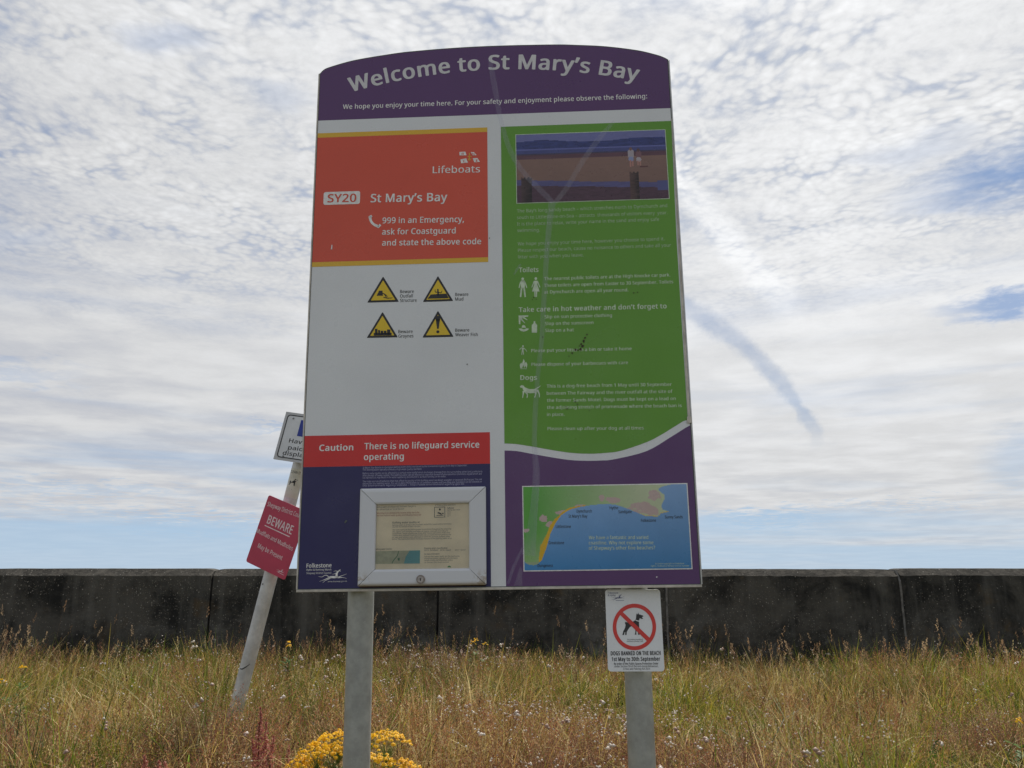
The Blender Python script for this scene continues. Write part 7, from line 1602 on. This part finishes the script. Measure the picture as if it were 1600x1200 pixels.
ragwort('big ragwort clump with dense yellow flower clusters behind the left post of the board', [(530, 1150, 42, 18), (497, 1166, 30, 14), (522, 1168, 30, 13), (604, 1150, 38, 17), (590, 1180, 22, 13), (476, 1186, 28, 12), (478, 1197, 32, 12), (622, 1190, 26, 11), (640, 1196, 16, 10)], 3.35, 105)
ragwort('small yellow flower spike in the grass just right of the leaning post', [(451, 1004, 4, 3), (451.5, 1008, 4, 3)], 6.3, 60)
ragwort('yellow wild flowers near the wall foot between the two board posts', [(738, 1003, 6, 4), (758, 1005, 4, 3), (744, 998, 4, 3)], 6.4, 80)
ragwort('yellow wild flowers at the far left edge of the grass', [(3, 1064, 6, 6), (36, 1040, 5, 3)], 4.9, 70)
ragwort('single yellow flower head near the right edge of the grass', [(1591, 1126, 5, 3)], 3.9, 80)


def dock(label, spikes, y):
    """rusty dock: stalk and whorled side spikes; spikes = (foot px, foot py, top px, top py)"""
    fx = sum(s[0] for s in spikes) / len(spikes)
    b0 = place(fx, 1150, y); base = np.array([b0[0], y, float(ground_z(np.array([b0[0]]), np.array([y]))[0])])
    root = bpy.data.objects.new('dock_plant', None); COL.objects.link(root); root.location = Vector(base)
    tag(root, label, 'plant', 'rusty red dock plants')
    for (x0, y0, x1, y1) in spikes:
        a = place(x0, y0, y); b = place(x1, y1, y); T = Tris()
        n = int(420 * np.linalg.norm(b - a) / 0.3)
        t = rng.random(n); wv = 0.024 * (1.05 - t)
        lobes = 0.5 + 0.5 * np.abs(np.sin(t * 19))
        an = rng.random(n) * 6.28
        c = a + (b - a) * t[:, None] + np.stack([np.cos(an), np.sin(an), np.zeros(n)], 1) * (wv * lobes * np.sqrt(rng.random(n)))[:, None]
        s = 0.0035 + 0.003 * rng.random(n); d = rng.normal(0, 1, (n, 3)); d /= np.linalg.norm(d, axis=1)[:, None]; e_ = np.cross(d, rng.normal(0, 1, (n, 3))); e_ /= np.linalg.norm(e_, axis=1)[:, None]
        V = np.stack([c - d * s[:, None], c + e_ * s[:, None] * .7, c + d * s[:, None], c - e_ * s[:, None] * .7], 1)
        pal = np.array([(0.52, 0.20, 0.165), (0.60, 0.28, 0.22), (0.42, 0.14, 0.11)])
        T.add(V, np.array([[0, 1, 2], [0, 2, 3]]), pal[rng.integers(0, 3, n)])
        T.build('seed_spike', LEAF, root, base)
        G = Tris(); w = 0.0025
        V = np.zeros((2, 4, 3)); V[0] = [base + [-w, 0, 0], base + [w, 0, 0], b + [w * .3, 0, 0], b - [w * .3, 0, 0]]; V[1] = [base + [0, -w, 0], base + [0, w, 0], b + [0, w * .3, 0], b - [0, w * .3, 0]]
        G.add(V, np.array([[0, 1, 2], [0, 2, 3]]), np.tile(np.array([(0.22, 0.08, 0.05)]), (2, 1))); G.build('stalk', LEAF, root, base)


dock('tall rusty red dock spikes left of the yellow ragwort', [(412, 1205, 407, 1105), (402, 1205, 394, 1155), (420, 1205, 428, 1150), (416, 1190, 416, 1128), (398, 1205, 405, 1128)], 3.3)
dock('low rusty red dock spikes at the bottom edge, below and left of the leaning post', [(228, 1212, 226, 1182), (250, 1212, 248, 1188), (262, 1212, 258, 1190)], 3.25)
dock('short dull red dock spikes between the tall dock and the ragwort', [(446, 1210, 452, 1165), (440, 1210, 436, 1182)], 3.6)


def broad_leaves(label, px, py, y, n, L):
    b0 = place(px, py, y); gz = float(ground_z(np.array([b0[0]]), np.array([y]))[0]); base = np.array([b0[0], y, gz])
    root = bpy.data.objects.new('broad_leaved_plant', None); COL.objects.link(root); root.location = Vector(base)
    tag(root, label, 'plant')
    for i in range(n):
        T = Tris(); a = random.uniform(0, 6.28); up = random.uniform(0.75, 1.0); l = L * random.uniform(0.75, 1.1)
        st = base + np.array([math.cos(a) * .03, math.sin(a) * .03, 0.10]); k = 7
        V = []
        for j in range(k + 1):
            t = j / k; w = 0.028 * math.sin(math.pi * min(1, 0.06 + t * 0.94)) ** 0.7 if j < k else 0.0
            c = st + np.array([math.cos(a) * l * 0.45 * t ** 1.6, math.sin(a) * l * 0.45 * t ** 1.6, l * up * (t - 0.22 * t ** 3)])
            s = np.array([-math.sin(a + 0.4), math.cos(a + 0.4), 0]) * w
            V += [c - s, c - np.array([0, 0, 0.006]) * (w > 0), c + s]
        F = []
        for j in range(k):
            o = 3 * j; F += [(o, o + 1, o + 4), (o, o + 4, o + 3), (o + 1, o + 2, o + 5), (o + 1, o + 5, o + 4)]
        V = np.array(V)[None]; V[:, :, 1] += 0
        T.add(V, np.array(F), np.array([(0.035, 0.085, 0.014)]) * random.uniform(0.8, 1.3))
        T.build('leaf', LEAF, root, base)


broad_leaves('dark green broad-leaved dock in the grass at right', 1455, 1120, 4.1, 5, 0.20)
broad_leaves('dark green broad-leaved plant close to the right part of the wall', 1463, 1050, 5.6, 4, 0.20)
